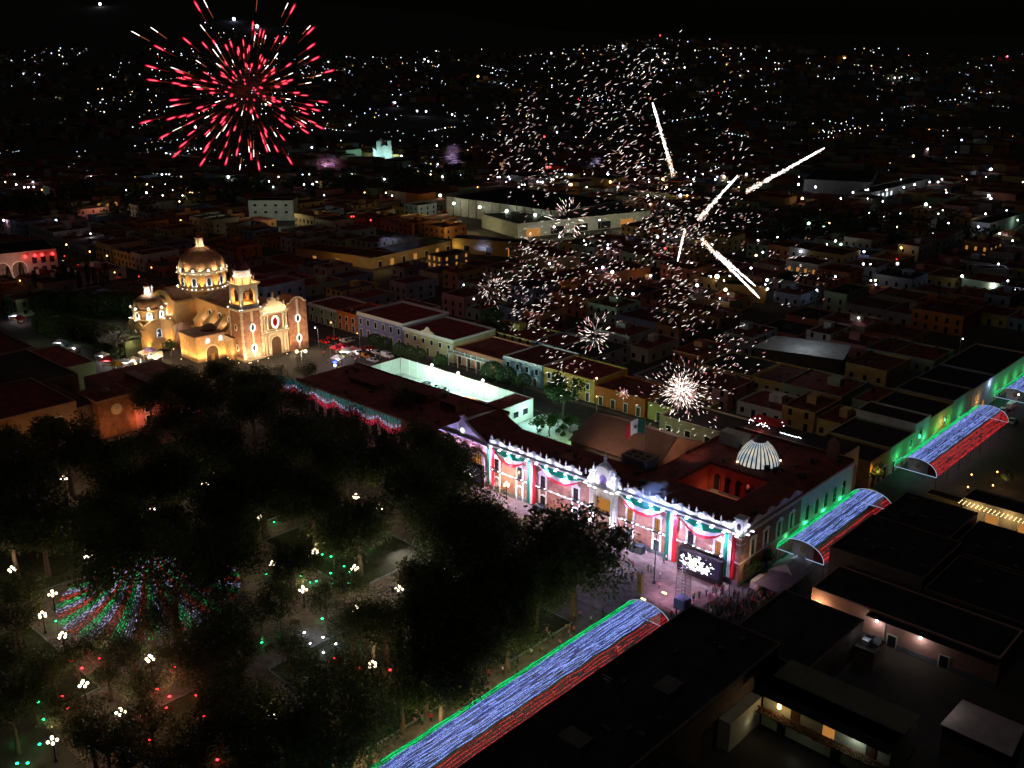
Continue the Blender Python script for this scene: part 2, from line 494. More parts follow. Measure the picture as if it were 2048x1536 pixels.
# windows: upper with hood and balcony, lower door with white jambs
WX = [2.6, 9.9, 17.0, 26.6, 41.3, 48.2, 56.3, 62.6]
def pal_window(x, lit, low):
    fr = MB()
    w, z0, z1 = 0.72, 5.35, 8.3
    fr.box(x - w - 0.42, -0.22, z0, x - w, 0, z1 + 0.05); fr.box(x + w, -0.22, z0, x + w + 0.42, 0, z1 + 0.05)
    fr.box(x - w - 0.55, -0.28, z1, x + w + 0.55, 0, z1 + 0.42)
    fr.face([(x - 1.45, z1 + 0.42), (x + 1.45, z1 + 0.42), (x + 1.2, z1 + 0.7), (x + 0.75, z1 + 0.8), (x + 0.5, z1 + 1.15), (x, z1 + 1.35), (x - 0.5, z1 + 1.15), (x - 0.75, z1 + 0.8), (x - 1.2, z1 + 0.7)], -0.34, 0.0)
    f = fr.build('window', WHITE, PAL)
    p = MB(); p.box(x - w, -0.05, z0, x + w, 0.0, z1); p.build('pane', LITGLASS if lit else DARKGLASS, f)
    p = MB(); p.box(x - 0.05, -0.09, z0, x + 0.05, -0.05, z1)
    for zz in (6.3, 7.3): p.box(x - w, -0.09, zz, x - 0.05, -0.05, zz + 0.07); p.box(x + 0.05, -0.09, zz, x + w, -0.05, zz + 0.07)
    p.build('glazing_bar', WOOD, f)
    b = MB(); b.box(x - 1.5, -0.85, 5.22, x + 1.5, -0.30, 5.34)
    for k in range(13): b.box(x - 1.45 + k * 0.238, -0.83, 5.34, x - 1.41 + k * 0.238, -0.79, 6.2)
    b.box(x - 1.5, -0.85, 6.2, x + 1.5, -0.77, 6.27)
    b.build('balcony', DARKMETAL, PAL)
    if low:
        d = MB()
        d.box(x - 1.15, -0.2, 0.9 if x > 45 else 0.0, x - 0.78, 0, 4.9); d.box(x + 0.78, -0.2, 0.9 if x > 45 else 0, x + 1.15, 0, 4.9)
        d.face([(x - 0.78, 3.2), (x, 3.42), (x + 0.78, 3.2), (x + 0.78, 3.55), (x, 3.77), (x - 0.78, 3.55)], -0.18, 0)
        dd = d.build('door', WHITE, PAL)
        p = MB(); p.box(x - 0.78, -0.06, 0.9 if x > 45 else 0.1, x + 0.78, 0.0, 3.3); p.build('door_leaf', WOOD if x < 12 else DARKGLASS, dd)
for x in WX: pal_window(x, x in (41.3, 62.6, 48.2) , x < 56)
# main portal and its frontispiece
px0, px1 = 30.6, 38.0
pc = (px0 + px1) / 2
m = MB()
m.box(px0, -0.5, 0, px0 + 1.7, 0, 10.2); m.box(px1 - 1.7, -0.5, 0, px1, 0, 10.2)
m.box(px0 + 1.7, -0.4, 8.4, px1 - 1.7, 0, 10.2)
m.box(px0 - 0.25, -0.95, 10.2, px1 + 0.25, 0.2, 10.75)
for xx in (px0 + 0.25, px0 + 1.15, px1 - 1.45, px1 - 0.55):
    m.lathe([(0.34, 0.0), (0.34, 0.5), (0.24, 0.6), (0.21, 8.4), (0.33, 8.6), (0.33, 9.0)], (xx + 0.15, -0.62, 0.9), 8)
PORT = m.build('portal', STONE, PAL)
p = MB(); p.face(arch_poly(px0 + 1.7, px1 - 1.7, 0, 3.6, 4.6), -0.05, -0.01); p.build('portal_door', WOOD, PORT)
p = MB(); p.box(px0 + 2.2, -0.09, 5.2, px1 - 2.2, -0.03, 8.2); p.build('portal_window', LITGLASS, PORT)
p = MB(); p.box(px0 + 1.4, -1.2, 5.0, px1 - 1.4, -0.4, 5.2)
for k in range(20): p.box(px0 + 1.5 + k * 0.23, -1.18, 5.2, px0 + 1.54 + k * 0.23, -1.14, 6.1)
p.box(px0 + 1.4, -1.2, 6.1, px1 - 1.4, -1.12, 6.18); p.build('portal_balcony', DARKMETAL, PORT)
m = MB()
m.face([(px0 + 0.2, 10.75), (px1 - 0.2, 10.75), (px1 - 0.2, 14.2), (px1 - 1.5, 14.4), (px1 - 1.9, 15.4), (pc + 0.9, 16.2), (pc + 0.35, 16.6), (pc - 0.35, 16.6), (pc - 0.9, 16.2), (px0 + 1.9, 15.4), (px0 + 1.5, 14.4), (px0 + 0.2, 14.2)], -0.55, 0.5)
for xx in (px0 + 0.5, px0 + 1.4, px1 - 1.4, px1 - 0.5):
    m.box(xx - 0.25, -0.85, 10.75, xx + 0.25, -0.55, 13.6)
m.box(px0, -1.0, 13.6, px0 + 1.9, 0.6, 14.0); m.box(px1 - 1.9, -1.0, 13.6, px1, 0.6, 14.0)
for k in range(9):                                    # the moulded arch over the niche
    a0, a1 = math.pi * k / 9, math.pi * (k + 1) / 9
    r0, r1 = 1.75, 2.05
    q = [(pc + r0 * math.cos(a0), 13.9 + r0 * math.sin(a0)), (pc + r1 * math.cos(a0), 13.9 + r1 * math.sin(a0)), (pc + r1 * math.cos(a1), 13.9 + r1 * math.sin(a1)), (pc + r0 * math.cos(a1), 13.9 + r0 * math.sin(a1))]
    m.face(q, -0.85, -0.55)
for sx in (-1, 1):                                    # scroll buttresses
    xb = px0 if sx < 0 else px1
    m.face([(xb, 10.75), (xb + sx * 1.6, 10.75), (xb + sx * 1.5, 11.3), (xb + sx * 0.9, 11.7), (xb + sx * 0.55, 12.6), (xb + sx * 0.2, 13.2), (xb, 13.3)][::(1 if sx > 0 else -1)], -0.1, 0.4)
FR = m.build('frontispiece', STONE, PAL)
p = MB(); p.face(arch_poly(pc - 1.0, pc + 1.0, 11.2, 12.9), -0.62, -0.58); p.build('niche', paint('violet niche plaster', (0.25, 0.18, 0.42), 0.8), FR)
p = MB(); p.lathe([(0.5, 0), (0.5, 0.3), (0.2, 0.5), (0.42, 0.9), (0.42, 1.2), (0.16, 1.5), (0.22, 1.7), (0.05, 2.4)], (pc, 0, 16.5), 8); p.build('finial', STONE, FR, True)
for xx in (px0 + 0.9, px1 - 0.9):
    p = MB(); p.lathe([(0.4, 0), (0.4, 0.25), (0.16, 0.4), (0.38, 0.8), (0.3, 1.1), (0.12, 1.4), (0.04, 2.0)], (xx, -0.2, 14.0), 8); p.build('finial', STONE, FR, True)
p = MB(); p.tube((px0 + 0.6, 0.1, 11), (px0 + 0.6, 0.1, 11.01), .05); 
# a flagpole over the palace with its flag
FLAGG = paint('flag green', (0.0, 0.10, 0.05), 0.7, 0.1); FLAGW = paint('flag white', (0.75, 0.75, 0.75), 0.7, 0.08); FLAGR = paint('flag red', (0.55, 0.015, 0.03), 0.7, 0.1)
BUNG = paint('bunting green', (0.0, 0.22, 0.13), 0.75, 0.15, 1.0); BUNW = paint('bunting white', (0.78, 0.78, 0.80), 0.75, 0.08, 1.0); BUNR = paint('bunting red', (0.62, 0.02, 0.04), 0.75, 0.15, 1.0)
fp = W(33.5, 15.0, 11.6)
FT = thing('flagpole', fp, GA, 'tall flagpole on the palace roof flying a tricolour flag before the sheet roof', 'flagpole')
m = MB(); m.tube((0, 0, 0), (0, 0, 10.4), 0.09, 0.05, 8); m.ball((0, 0, 10.5), 0.14); m.build('pole', STEEL, FT)
fl = MB()
NX, NZ = 18, 8
for i in range(NX):
    for k in range(NZ):
        def P(i, k):
            u, v_ = i / NX, k / NZ
            return (-5.2 * u * math.cos(0.5 * u), 0.35 * math.sin(7 * u + 1.5 * v_) * u - 0.9 * u, 10.2 - 3.4 * v_ - 2.4 * u * u + 0.25 * math.sin(5 * u))
        fl.quad(P(i, k), P(i + 1, k), P(i + 1, k + 1), P(i, k + 1), min(2, i * 3 // NX))
FLG = fl.build('flag', [FLAGG, FLAGW, FLAGR], FT, True)
m = MB(); m.lathe([(0.02, 0), (0.42, 0.02), (0.02, 0.04)], (0, 0, 0), 10)
o = m.build('crest', paint('brown crest', (0.16, 0.10, 0.05), 0.8), FLG); o.location = (-2.15, -0.62, 8.2); o.rotation_euler = (R(90), 0, 0)
spot(W(28, 6, 12.0), W(31.5, 14.5, 20), 1500, (1.0, 0.92, 0.9), 60, 0.9)
# plaza floodlights that wash the whole front violet white
for x in (8, 21, 45, 56): spot(W(x, -7.5, 3.4), W(x, 0, 2.4), 1500, (1.0, 0.60, 0.40), 100, 0.95); spot(W(x + 3, -11, 5.5), W(x + 3, 0, 7.8), 6600, (0.70, 0.58, 1.0), 90, 0.95)
# bunting: three-colour drops and swags hang on the palace but can be lifted off
def drop(x, z0, z1, w, label, yo=-0.38):
    t = thing('tricolour_drop', W(x, yo, 0), GA, label, 'banner', 'vertical tricolour cloths on the palace front')
    for k, (nm, mt) in enumerate((('green_panel', BUNG), ('white_panel', BUNW), ('red_panel', BUNR))):
        b = MB(); n = 4; rows = 10
        for i in range(n):
            for j in range(rows):
                def P(i, j):
                    u = (k + i / n) / 3
                    return (-w / 2 + w * u, 0.10 * math.sin(u * 26 + j * 0.12), z0 + (z1 - z0) * j / rows)
                b.quad(P(i, j), P(i + 1, j), P(i + 1, j + 1), P(i, j + 1))
        b.build(nm, mt, t, True)
drop(0.9, 1.2, 11.0, 2.5, 'tricolour cloth hanging beside the gabled left end of the palace front', -0.55)
drop(13.8, 0.4, 11.0, 2.7, 'tricolour cloth hanging full height between first two swags of bunting', -0.55)
drop(51.9, 0.2, 11.0, 2.7, 'tricolour cloth hanging full height just left of the big video screen', -0.55)
drop(65.4, 1.6, 11.0, 2.5, 'tricolour cloth hanging between the video screen and palace corner', -0.55)
def swag(x0, x1, label):
    t = thing('tricolour_swag', W(x0, -0.62, 0), GA, label, 'bunting', 'half-round bunting under the palace cornice')
    L = x1 - x0; n = 18
    dep = [(0.0, 1.35), (1.35, 2.25), (2.25, 2.9)]
    for (a, bb), nm, mt in zip(dep, ('green_panel', 'white_panel', 'red_panel'), (BUNG, BUNW, BUNR)):
        b = MB()
        for i in range(n):
            def P(i, d):
                u = i / n; c = 4 * u * (1 - u)
                return (L * u, -0.55 * c * (d / 3.0) - 0.10 * math.sin(i * 1.7 + d * 3), 11.05 - d * c ** 0.8)
            b.quad(P(i, a), P(i, bb), P(i + 1, bb), P(i + 1, a))
            if a > 0: pass
        b.build(nm, mt, t, True)
swag(2.0, 12.6, 'tricolour swag nearest the gabled end of the palace')
swag(16.0, 28.6, 'tricolour swag just left of the white palace portal')
swag(38.8, 50.4, 'tricolour swag just right of the white palace portal')
swag(54.0, 64.2, 'tricolour swag above the big video screen')
# floodlights along cornice and string course
lens = MB(); lens.box(-0.3, -0.14, 0, 0.3, 0.14, 0.10)
lens_me = lens.mesh('floodlight', LED_WHITE)
cx = [1.5 + 2.85 * i for i in range(24)]
for i, x in enumerate(cx):
    if px0 - 0.5 < x < px1 + 0.5: continue
    y = -1.05 - (0.12 if i % 3 else 0)
    link('floodlight', lens_me, PAL, (x, y, 11.1))
    spot(W(x, y, 11.3), W(x, 0.35, 12.7), 400, PCOOL, 100, 0.9)
    if i % 2 == 0 and not px0 - 1.5 < x < px1 + 1.5: spot(W(x, y - 0.1, 11.05), W(x, -0.3, 6.0), 8500, (0.82, 0.62, 1.0), 84, 0.9)
sm = MB(); sm.box(-0.16, -0.09, 0, 0.16, 0.09, 0.12); sm_me = sm.mesh('wall_uplight', LED_WHITE)
for x in [1.0, 4.6, 5.4, 7.0, 12.0, 13.2, 15.2, 19.6, 21.6, 23.6, 25.0, 28.5, 39.4, 43.4, 45.0, 46.4, 49.9, 51.0, 53.2, 58.4, 60.2, 61.0, 64.6, 66.4]:
    link('wall_uplight', sm_me, PAL, (x, -0.34, 5.24))
    spot(W(x, -0.42, 5.34), W(x, -0.05, 8.2), 1300, (1.0, 0.76, 0.92), 66, 1.0)
for x in WX:                                        # pairs that wash each window surround
    for dx in (-0.95, 0.95):
        link('wall_uplight', sm_me, PAL, (x + dx, -0.55, 5.36))
        spot(W(x + dx, -0.60, 5.45), W(x + dx * 0.9, -0.1, 8.4), 520, PCOOL, 50, 0.9)
    if x < 56: spot(W(x, -1.3, 0.5), W(x, 0, 3.5), 1500, (0.9, 0.86, 1.0), 90, 0.9)
for x in (px0 + 0.7, px0 + 2.2, px1 - 2.2, px1 - 0.7):
    link('floodlight', lens_me, PAL, (x, -1.5, 10.78)); spot(W(x, -1.55, 11.0), W(x, -0.3, 13.5), 900, (0.82, 0.80, 1.0), 80, 0.9)
for x in (px0 + 0.4, pc - 1.2, pc + 1.2, px1 - 0.4):
    spot(W(x, -2.2, 0.4), W(x, 0, 7.5), 4600, (0.80, 0.78, 1.0), 70, 0.9)
for x in (px0 + 0.9, px1 - 0.9): bulb(W(x, -1.35, 14.5), 130, PCOOL, 0.15)
# corner turret with a niche, set across the corner
TUR = MB(); TUR.prism([(FL - 1.3, -0.45), (FL + 0.45, -0.45), (FL + 0.45, 1.3), (FL - 1.3, 1.3)], 11.5, 14.4)
TUR.prism([(FL - 1.5, -0.65), (FL + 0.65, -0.65), (FL + 0.65, 1.5), (FL - 1.5, 1.5)], 14.4, 14.7)
for ax_ in (0, 1):
    if ax_ == 0: TUR.face([(FL - 3.6, 11.5), (FL - 1.3, 11.5), (FL - 1.3, 13.9), (FL - 1.9, 13.5), (FL - 2.4, 12.7), (FL - 3.2, 12.4)], -0.05, 0.3)
    else: TUR.face([(1.3, 11.5), (3.6, 11.5), (3.2, 12.4), (2.4, 12.7), (1.9, 13.5), (1.3, 13.9)], FL - 0.25, FL + 0.05, 0, 'y')
T_ = TUR.build('corner_turret', WHITE, PAL)
p = MB(); p.face(arch_poly(FL - 0.85, FL + 0.0, 11.7, 13.2), -0.47, -0.455); p.build('turret_niche', DARKGLASS, T_)  # flat dark panel stands for the shade in the niche
for q, tgt in (((FL - 0.9, -1.1, 11.7), (FL - 0.6, -0.4, 13)), ((FL - 2.4, -0.9, 11.6), (FL - 2.4, 0, 12.8)), ((FL + 1.0, 2.4, 11.6), (FL, 2.4, 12.8)), ((FL + 1.1, 0.5, 11.6), (FL + .4, 0.5, 13.2))):
    spot(W(*q), W(*tgt), 360, PCOOL, 90, 0.9); link('floodlight', lens_me, PAL, (q[0], q[1], q[2] - 0.2))
m = MB(); m.box(FL - 1.1, -0.32, 5.3, FL + 0.32, 0, 10.2); m.box(FL, 0, 5.3, FL + 0.32, 1.1, 10.2)
m.build('corner_pier', BRICK_UP, PAL)
for z in (7.2, 9.0):
    m = MB(); m.box(FL - 1.2, -0.42, z, FL + 0.42, 1.2, z + 0.25); m.build('corner_band', STONE, PAL)
m = MB()
for k in range(-3, 4): m.tube((FL + 0.35, -0.35, 6.9), (FL + 0.35 + 0.28 * k, -0.35 + 0.28 * k, 8.9 - 0.05 * k * k), 0.12, 0.05, 5)
m.build('corner_ornament', STONE, PAL)
# side wall along the canopy street: brick half, white half with tall arches
SW = paint('pale green white plaster', (0.55, 0.60, 0.57), 0.85, 0.12, 0.5)
m = MB(); m.box(FL + 0.02, DP, 0, FL + 0.06, 24, 11.0); m.build('side_brickwork', BRICK_UP, PAL)
m = MB(); m.box(FL + 0.02, 24, 0, FL + 0.12, 48.3, 10.9); m.build('side_plaster', SW, PAL)
m = MB(); m.box(FL, 0.0, 11.0, FL + 0.55, 48.3, 11.3); m.box(FL, 0.0, 5.0, FL + 0.3, 24, 5.2); m.build('side_cornice', WHITE, PAL)
m = MB()
for i in range(4):
    y0 = 3.8 + i * 5.1
    m.face([(y0, 11.5), (y0 + 5.1, 11.5), (y0 + 5.1, 12.2), (y0 + 4.2, 12.3), (y0 + 3.6, 12.8), (y0 + 2.9, 13.1), (y0 + 2.2, 13.1), (y0 + 1.5, 12.8), (y0 + .9, 12.3), (y0, 12.2)], FL - 0.3, FL + 0.02 + 0.001 * (i % 2), 0, 'y')
m.build('side_parapet', WHITE, PAL)
def side_window(y):
    f = MB()
    f.box(FL + 0.06, y - 1.1, 5.3, FL + 0.28, y - 0.7, 8.8); f.box(FL + 0.06, y + 0.7, 5.3, FL + 0.28, y + 1.1, 8.8)
    f.face([(y - 1.4, 8.8), (y + 1.4, 8.8), (y + 1.1, 9.3), (y, 9.8), (y - 1.1, 9.3)], FL + 0.06, FL + 0.34, 0, 'y')
    w = f.build('window', WHITE, PAL)
    p = MB(); p.box(FL + 0.062, y - 0.7, 5.3, FL + 0.09, y + 0.7, 8.8); p.build('pane', DARKGLASS, w)
for y in (4.6, 9.6, 14.8, 20.0): side_window(y)
for y in (27.0, 31.2, 35.4, 39.6, 44.0):
    f = MB()
    p_in = arch_poly(y - 0.8, y + 0.8, 4.6, 7.4); p_out = arch_poly(y - 1.05, y + 1.05, 4.6, 7.4)
    for i in range(len(p_in)):
        j = (i + 1) % len(p_in)
        f.add([(FL + 0.22, *p_out[i]), (FL + 0.22, *p_out[j]), (FL + 0.22, *p_in[j]), (FL + 0.22, *p_in[i]), (FL + 0.12, *p_out[i]), (FL + 0.12, *p_out[j])], [(0, 1, 2, 3), (0, 4, 5, 1)])
    w = f.build('arched_window', WHITE, PAL)
    p = MB(); p.face(p_in, FL + 0.13, FL + 0.16, 0, 'y'); p.build('pane', DARKGLASS, w)
# striped glass dome on the back roof, lit from within
m = MB(); DC = (51.6, 33.6, 11.35)
prof = [(4.75, 0.0), (4.66, 0.6), (4.38, 1.5), (3.8, 2.65), (3.0, 3.75), (2.1, 4.65), (1.45, 5.1)]
NS = 28
for i in range(NS):
    a0, a1 = 2 * math.pi * i / NS, 2 * math.pi * (i + 0.68) / NS
    for (r0, z0), (r1, z1) in zip(prof, prof[1:]):
        m.quad((DC[0] + r0 * math.cos(a0), DC[1] + r0 * math.sin(a0), DC[2] + z0), (DC[0] + r0 * math.cos(a1), DC[1] + r0 * math.sin(a1), DC[2] + z0),
               (DC[0] + r1 * math.cos(a1), DC[1] + r1 * math.sin(a1), DC[2] + z1), (DC[0] + r1 * math.cos(a0), DC[1] + r1 * math.sin(a0), DC[2] + z1))
def lit_panel():
    mt, n, l = nt('lit frosted dome glass'); n.remove(n['Principled BSDF'])
    tc = n.new('ShaderNodeTexCoord'); nz = n.new('ShaderNodeTexNoise'); nz.inputs['Scale'].default_value = 0.55; nz.inputs['Detail'].default_value = 3
    l.new(tc.outputs['Object'], nz.inputs['Vector'])
    rp = n.new('ShaderNodeValToRGB'); e0, e1 = rp.color_ramp.elements
    e0.position, e0.color = 0.35, (0.26, 0.36, 0.46, 1); e1.position, e1.color = 0.68, (0.72, 0.63, 0.48, 1)
    l.new(nz.outputs['Fac'], rp.inputs['Fac'])
    e = n.new('ShaderNodeEmission'); e.inputs['Strength'].default_value = 1.0
    l.new(rp.outputs['Color'], e.inputs['Color']); l.new(e.outputs[0], n['Material Output'].inputs['Surface'])
    return mt
SKY_D = m.build('glass_dome', lit_panel(), PAL)
m = MB()
for i in range(NS):
    a0, a1 = 2 * math.pi * (i + 0.68) / NS, 2 * math.pi * (i + 1) / NS
    for (r0, z0), (r1, z1) in zip(prof, prof[1:]):
        q = 0.06
        m.quad((DC[0] + (r0 + q) * math.cos(a0), DC[1] + (r0 + q) * math.sin(a0), DC[2] + z0), (DC[0] + (r0 + q) * math.cos(a1), DC[1] + (r0 + q) * math.sin(a1), DC[2] + z0),
               (DC[0] + (r1 + q) * math.cos(a1), DC[1] + (r1 + q) * math.sin(a1), DC[2] + z1), (DC[0] + (r1 + q) * math.cos(a0), DC[1] + (r1 + q) * math.sin(a0), DC[2] + z1))
m.build('dome_rib', DARKMETAL, SKY_D)
m = MB(); m.lathe([(1.6, 5.05), (1.55, 5.2), (1.0, 5.8), (0.08, 7.0)], DC, 20); m.build('dome_cap', paint('grey slate cap', (0.22, 0.20, 0.19), 0.7), SKY_D)
m = MB(); m.lathe([(4.95, 0.0), (4.95, 0.12), (4.6, 0.12)], DC, 28, 0, 0, False); m.build('dome_kerb', ROOF_RED, SKY_D)
for a in (0.7, 2.5, 4.1, 5.6): 
    q = MB(); q.ball((DC[0] + 5.0 * math.cos(a), DC[1] + 5.0 * math.sin(a), DC[2] + 0.35), 0.22); q.build('dome_lamp', LED_WARM, SKY_D)
# roof furniture
m = MB(); m.box(39.2, 37.2, 11.35, 45.6, 40.4, 14.4); m.build('roof_hut', paint('cream plaster', (0.45, 0.41, 0.36), 0.85, 0.2), PAL)
m = MB(); m.tube((40.8, 17, 11.35), (40.8, 17, 12.6), 0.07); m.lathe([(1.05, 0), (0.85, 0.14), (0.5, 0.28), (0.05, 0.36)], (0, 0, 0), 14)
o = m.build('roof_dish', paint('pinkish dish', (0.34, 0.16, 0.14), 0.7), PAL)
o.data.transform(Matrix.Identity(4)); 
m = MB(); m.box(61.6, 46.5, 11.35, 64.2, 47.2, 15.0); m.face([(61.6, 15.0), (64.2, 15.0), (63.6, 15.8), (62.9, 16.4), (62.2, 15.8)], 46.5, 47.2); m.build('bell_gable', paint('rust plaster', (0.30, 0.15, 0.10), 0.85), PAL)
def clutter(par, x0, y0, x1, y1, z, n, seed):
    r = random.Random(seed); m = MB(); rp_ = lambda a, b: r.uniform(a, b)
    for i in range(n):
        x, y = rp_(x0, x1), rp_(y0, y1); k = r.random()
        if k < .45: m.box(x, y, z, x + rp_(.4, 1.6), y + rp_(.4, 1.4), z + rp_(.25, 1.1))
        elif k < .7: a = rp_(2, 6); m.box(x, y, z, x + (a if i % 2 else .1), y + (.1 if i % 2 else a), z + .12)
        elif k < .85: m.tube((x, y, z), (x, y, z + rp_(1.5, 3.2)), .035, .03, 4); m.box(x - .5, y - .02, z + 1.6, x + .5, y + .02, z + 1.66)
        else: m.lathe([(.5, 0), (.55, .8), (.5, 1.2), (.15, 1.4)], (x, y, z), 7)
    return tag(m.build('roof_clutter', paint('grimy roof clutter', (.10, .085, .075), .9, .5, 1.0), par), kind='stuff')
clutter(PAL, 2, 2, 65, 9, 11.72, 26, 1); clutter(PAL, 40, 27, 66, 46, 11.35, 22, 2)
m = MB(); m.box(18.0, 4.0, 11.72, 22.0, 7.4, 12.1); m.build('roof_hatch', paint('dull orange sheet', (0.26, 0.10, 0.06), 0.8), PAL)
# big pitched sheet roof over the inner court
SR = thing('sheet_roofed_hall', W(10.2, 12.0, 0), GA, 'low hall under a wide pitched brown sheet roof behind the palace portal', 'hall')
SHEET = paint('brown corrugated sheet', (0.30, 0.17, 0.12), 0.6, 0.18, 0.4, 0.1)
m = MB(); m.box(0.4, 5.4, 0, 24.6, 25.2, 9.8); m.build('wall', paint('dim cream wall', (0.33, 0.27, 0.22), 0.85), SR)
def gable_quad(mbx, a, b, c, d, th=0.18):
    A_, B_, C_, D_ = map(Vector, (a, b, c, d)); n_ = (B_ - A_).cross(D_ - A_).normalized() * th
    mbx.add([A_, B_, C_, D_, A_ + n_, B_ + n_, C_ + n_, D_ + n_], [(3, 2, 1, 0), (4, 5, 6, 7), (0, 1, 5, 4), (1, 2, 6, 5), (2, 3, 7, 6), (3, 0, 4, 7)])
m = MB(); gable_quad(m, (0, 4.8, 10.0), (25.4, 4.8, 10.0), (23.6, 15.4, 14.0), (-0.6, 15.4, 14.0)); m.build('front_slope', SHEET, SR)
m = MB(); gable_quad(m, (25.6, 4.7, 10.0), (25.0, 25.7, 10.0), (23.8, 15.5, 13.95), (23.7, 15.3, 13.95)); m.build('end_slope', paint('orange brown sheet', (0.42, 0.21, 0.13), 0.6, 0.15, 0.5), SR)
m = MB(); gable_quad(m, (25.2, 25.8, 10.0), (0, 25.8, 10.0), (-0.6, 15.6, 14.0), (23.6, 15.6, 14.0)); m.build('rear_slope', SHEET, SR)
m = MB(); m.box(19.4, 0.2, 0, 26.2, 4.4, 13.2); HB = m.build('service_block', paint('mauve plaster', (0.30, 0.25, 0.25), 0.85), SR)
m = MB(); m.box(19.2, 0.0, 13.2, 26.4, 4.6, 13.5); m.build('block_roof', paint('ochre block roof', (0.22, 0.15, 0.09), 0.85), SR)
for i in range(3):
    for j in range(2): q = MB(); q.box(20.2 + i * 2.0, 0.7 + j * 1.8, 13.5, 21.3 + i * 2.0, 1.5 + j * 1.8, 13.75); q.build('roof_vent', DARKMETAL, SR)
spot(W(45.5, 24.0, 18.0), W(33, 28, 11.5), 1800, (1.0, 0.62, 0.42), 85, 0.9); spot(W(22, 8.0, 19.0), W(22, 20, 11.5), 2600, (1.0, 0.66, 0.48), 70, 0.95)
# left end of the palace: lower gabled porch with big arches, then the long portico wing
GAB = thing('gabled_porch', W(-15.6, 0, 0), GA, 'violet gabled end block of the palace with brick arches and round medallion', 'building')
VIOL = paint('violet white plaster', (0.55, 0.50, 0.72), 0.8, 0.1, 0.8)
m = MB(); m.box(0, -0.3, 0, 15.4, 12, 11.2); m.build('wall', brick('rosy porch brick', (0.42, 0.17, 0.16), (0.34, 0.13, 0.12), (0.5, 0.36, 0.36)), GAB)
m = MB(); m.face([(-0.4, 11.2), (15.6, 11.2), (8.6, 14.8), (8.2, 15.6), (6.9, 15.6), (6.5, 14.8)], -0.8, 0.0); m.box(-0.4, -1.0, 10.9, 15.6, 0.0, 11.2); m.build('pediment', VIOL, GAB)
m = MB(); m.face([(6.9, 15.6), (8.2, 15.6), (8.8, 16.2), (8.0, 16.1), (7.55, 16.7), (7.1, 16.1), (6.3, 16.2)], -0.75, -0.1); m.build('crest', VIOL, GAB)
m = MB(); m.lathe([(0.02, 0), (0.75, 0.0), (0.75, 0.12), (0.5, 0.14), (0.02, 0.15)], (0, 0, 0), 14); o = m.build('medallion', glow('lit medallion', (0.9, 0.95, 0.85), 1.1), GAB); o.rotation_euler = (R(90), 0, 0); o.location = (7.6, -0.82, 12.8)
gr = MB(); gable_quad(gr, (-0.4, 0, 11.2), (7.6, 0, 14.6), (7.6, 12, 14.6), (-0.4, 12, 11.2)); gable_quad(gr, (7.6, 0, 14.6), (15.6, 0, 11.2), (15.6, 12, 11.2), (7.6, 12, 14.6)); gr.build('roof', ROOF_RED, GAB)
for x in (1.2, 5.9, 10.6):
    f = arch_frame(x, x + 3.4, 0, 6.4, 0.55, -0.62, -0.3); w = f.build('arch', VIOL, GAB)
    p = MB(); p.face(arch_poly(x, x + 3.4, 0, 6.4), -0.34, -0.31); p.build('arch_glass', LITGLASS if x > 10 else DARKGLASS, w)
    p = MB()
    for k in range(1, 4): p.box(x + k * 0.85 - 0.05, -0.42, 0, x + k * 0.85 + 0.05, -0.35, 7.6)
    for z in (2, 4, 6): p.box(x, -0.42, z, x + 3.4, -0.35, z + 0.1)
    p.build('arch_grille', DARKMETAL, w)
for x in (0.6, 5.2, 10.0, 14.8):
    spot(W(-15.6 + x, -1.6, 8.0), W(-15.6 + x, -0.6, 12.5), 2600, (0.66, 0.58, 1.0), 110, 0.9); spot(W(-15.6 + x, -2.4, 0.4), W(-15.6 + x, -0.3, 6), 1800, (1.0, 0.60, 0.78), 80, 0.9)
PW = thing('portico_wing', W(-80, 0, 0), GA, 'long low arcaded building with dark red flat roof along the square', 'building')
m = MB(); m.box(0, 3.0, 0, 64, 24, 8.0); m.build('wall', paint('terracotta plaster', (0.33, 0.16, 0.11), 0.85), PW)
m = MB(); m.box(-0.3, 2.6, 8.0, 64, 24.3, 8.3); m.build('roof', ROOF_RED, PW)
m = MB(); m.box(-0.3, 2.4, 8.3, 64, 2.7, 8.9); m.box(-0.3, 24.0, 8.3, 64, 24.3, 8.7); m.build('parapet', ROOF_RUST, PW)
for i in range(16):
    x = 1 + i * 3.95
    f = arch_frame(x, x + 2.9, 0, 3.0, 0.3, 2.75, 3.0, n=6); w = f.build('arch', paint('pale arch stone', (0.5, 0.42, 0.36), 0.8), PW)
    p = MB(); p.face(arch_poly(x, x + 2.9, 0, 3.0, n=6), 2.93, 2.98); p.build('arch_shade', DARKGLASS, w)  # dark sheet in each arch replaces the shade behind the arcade
for x, y, w_, d_, h_ in ((34, 14, 9, 6, 2.4), (47, 15, 6, 5, 1.8), (12, 12, 12, 3, 1.2)):
    m = MB(); m.box(x, y, 8.3, x + w_, y + d_, 8.3 + h_); m.build('roof_room', paint('dull terracotta', (0.25, 0.13, 0.09), 0.85), PW)
    m = MB(); m.box(x - .2, y - .2, 8.3 + h_, x + w_ + .2, y + d_ + .2, 8.5 + h_); m.build('room_roof', ROOF_RED, PW)
for x, y in ((41, 22), (43, 21.4)):
    m = MB(); m.lathe([(0.65, 0), (0.7, 1.0), (0.7, 1.7), (0.2, 2.0)], (x, y, 8.3), 12); m.build('water_tank', paint('grey tank', (0.25, 0.25, 0.25), 0.6), PW)
clutter(PW, 2, 4, 62, 22, 8.3, 34, 3)
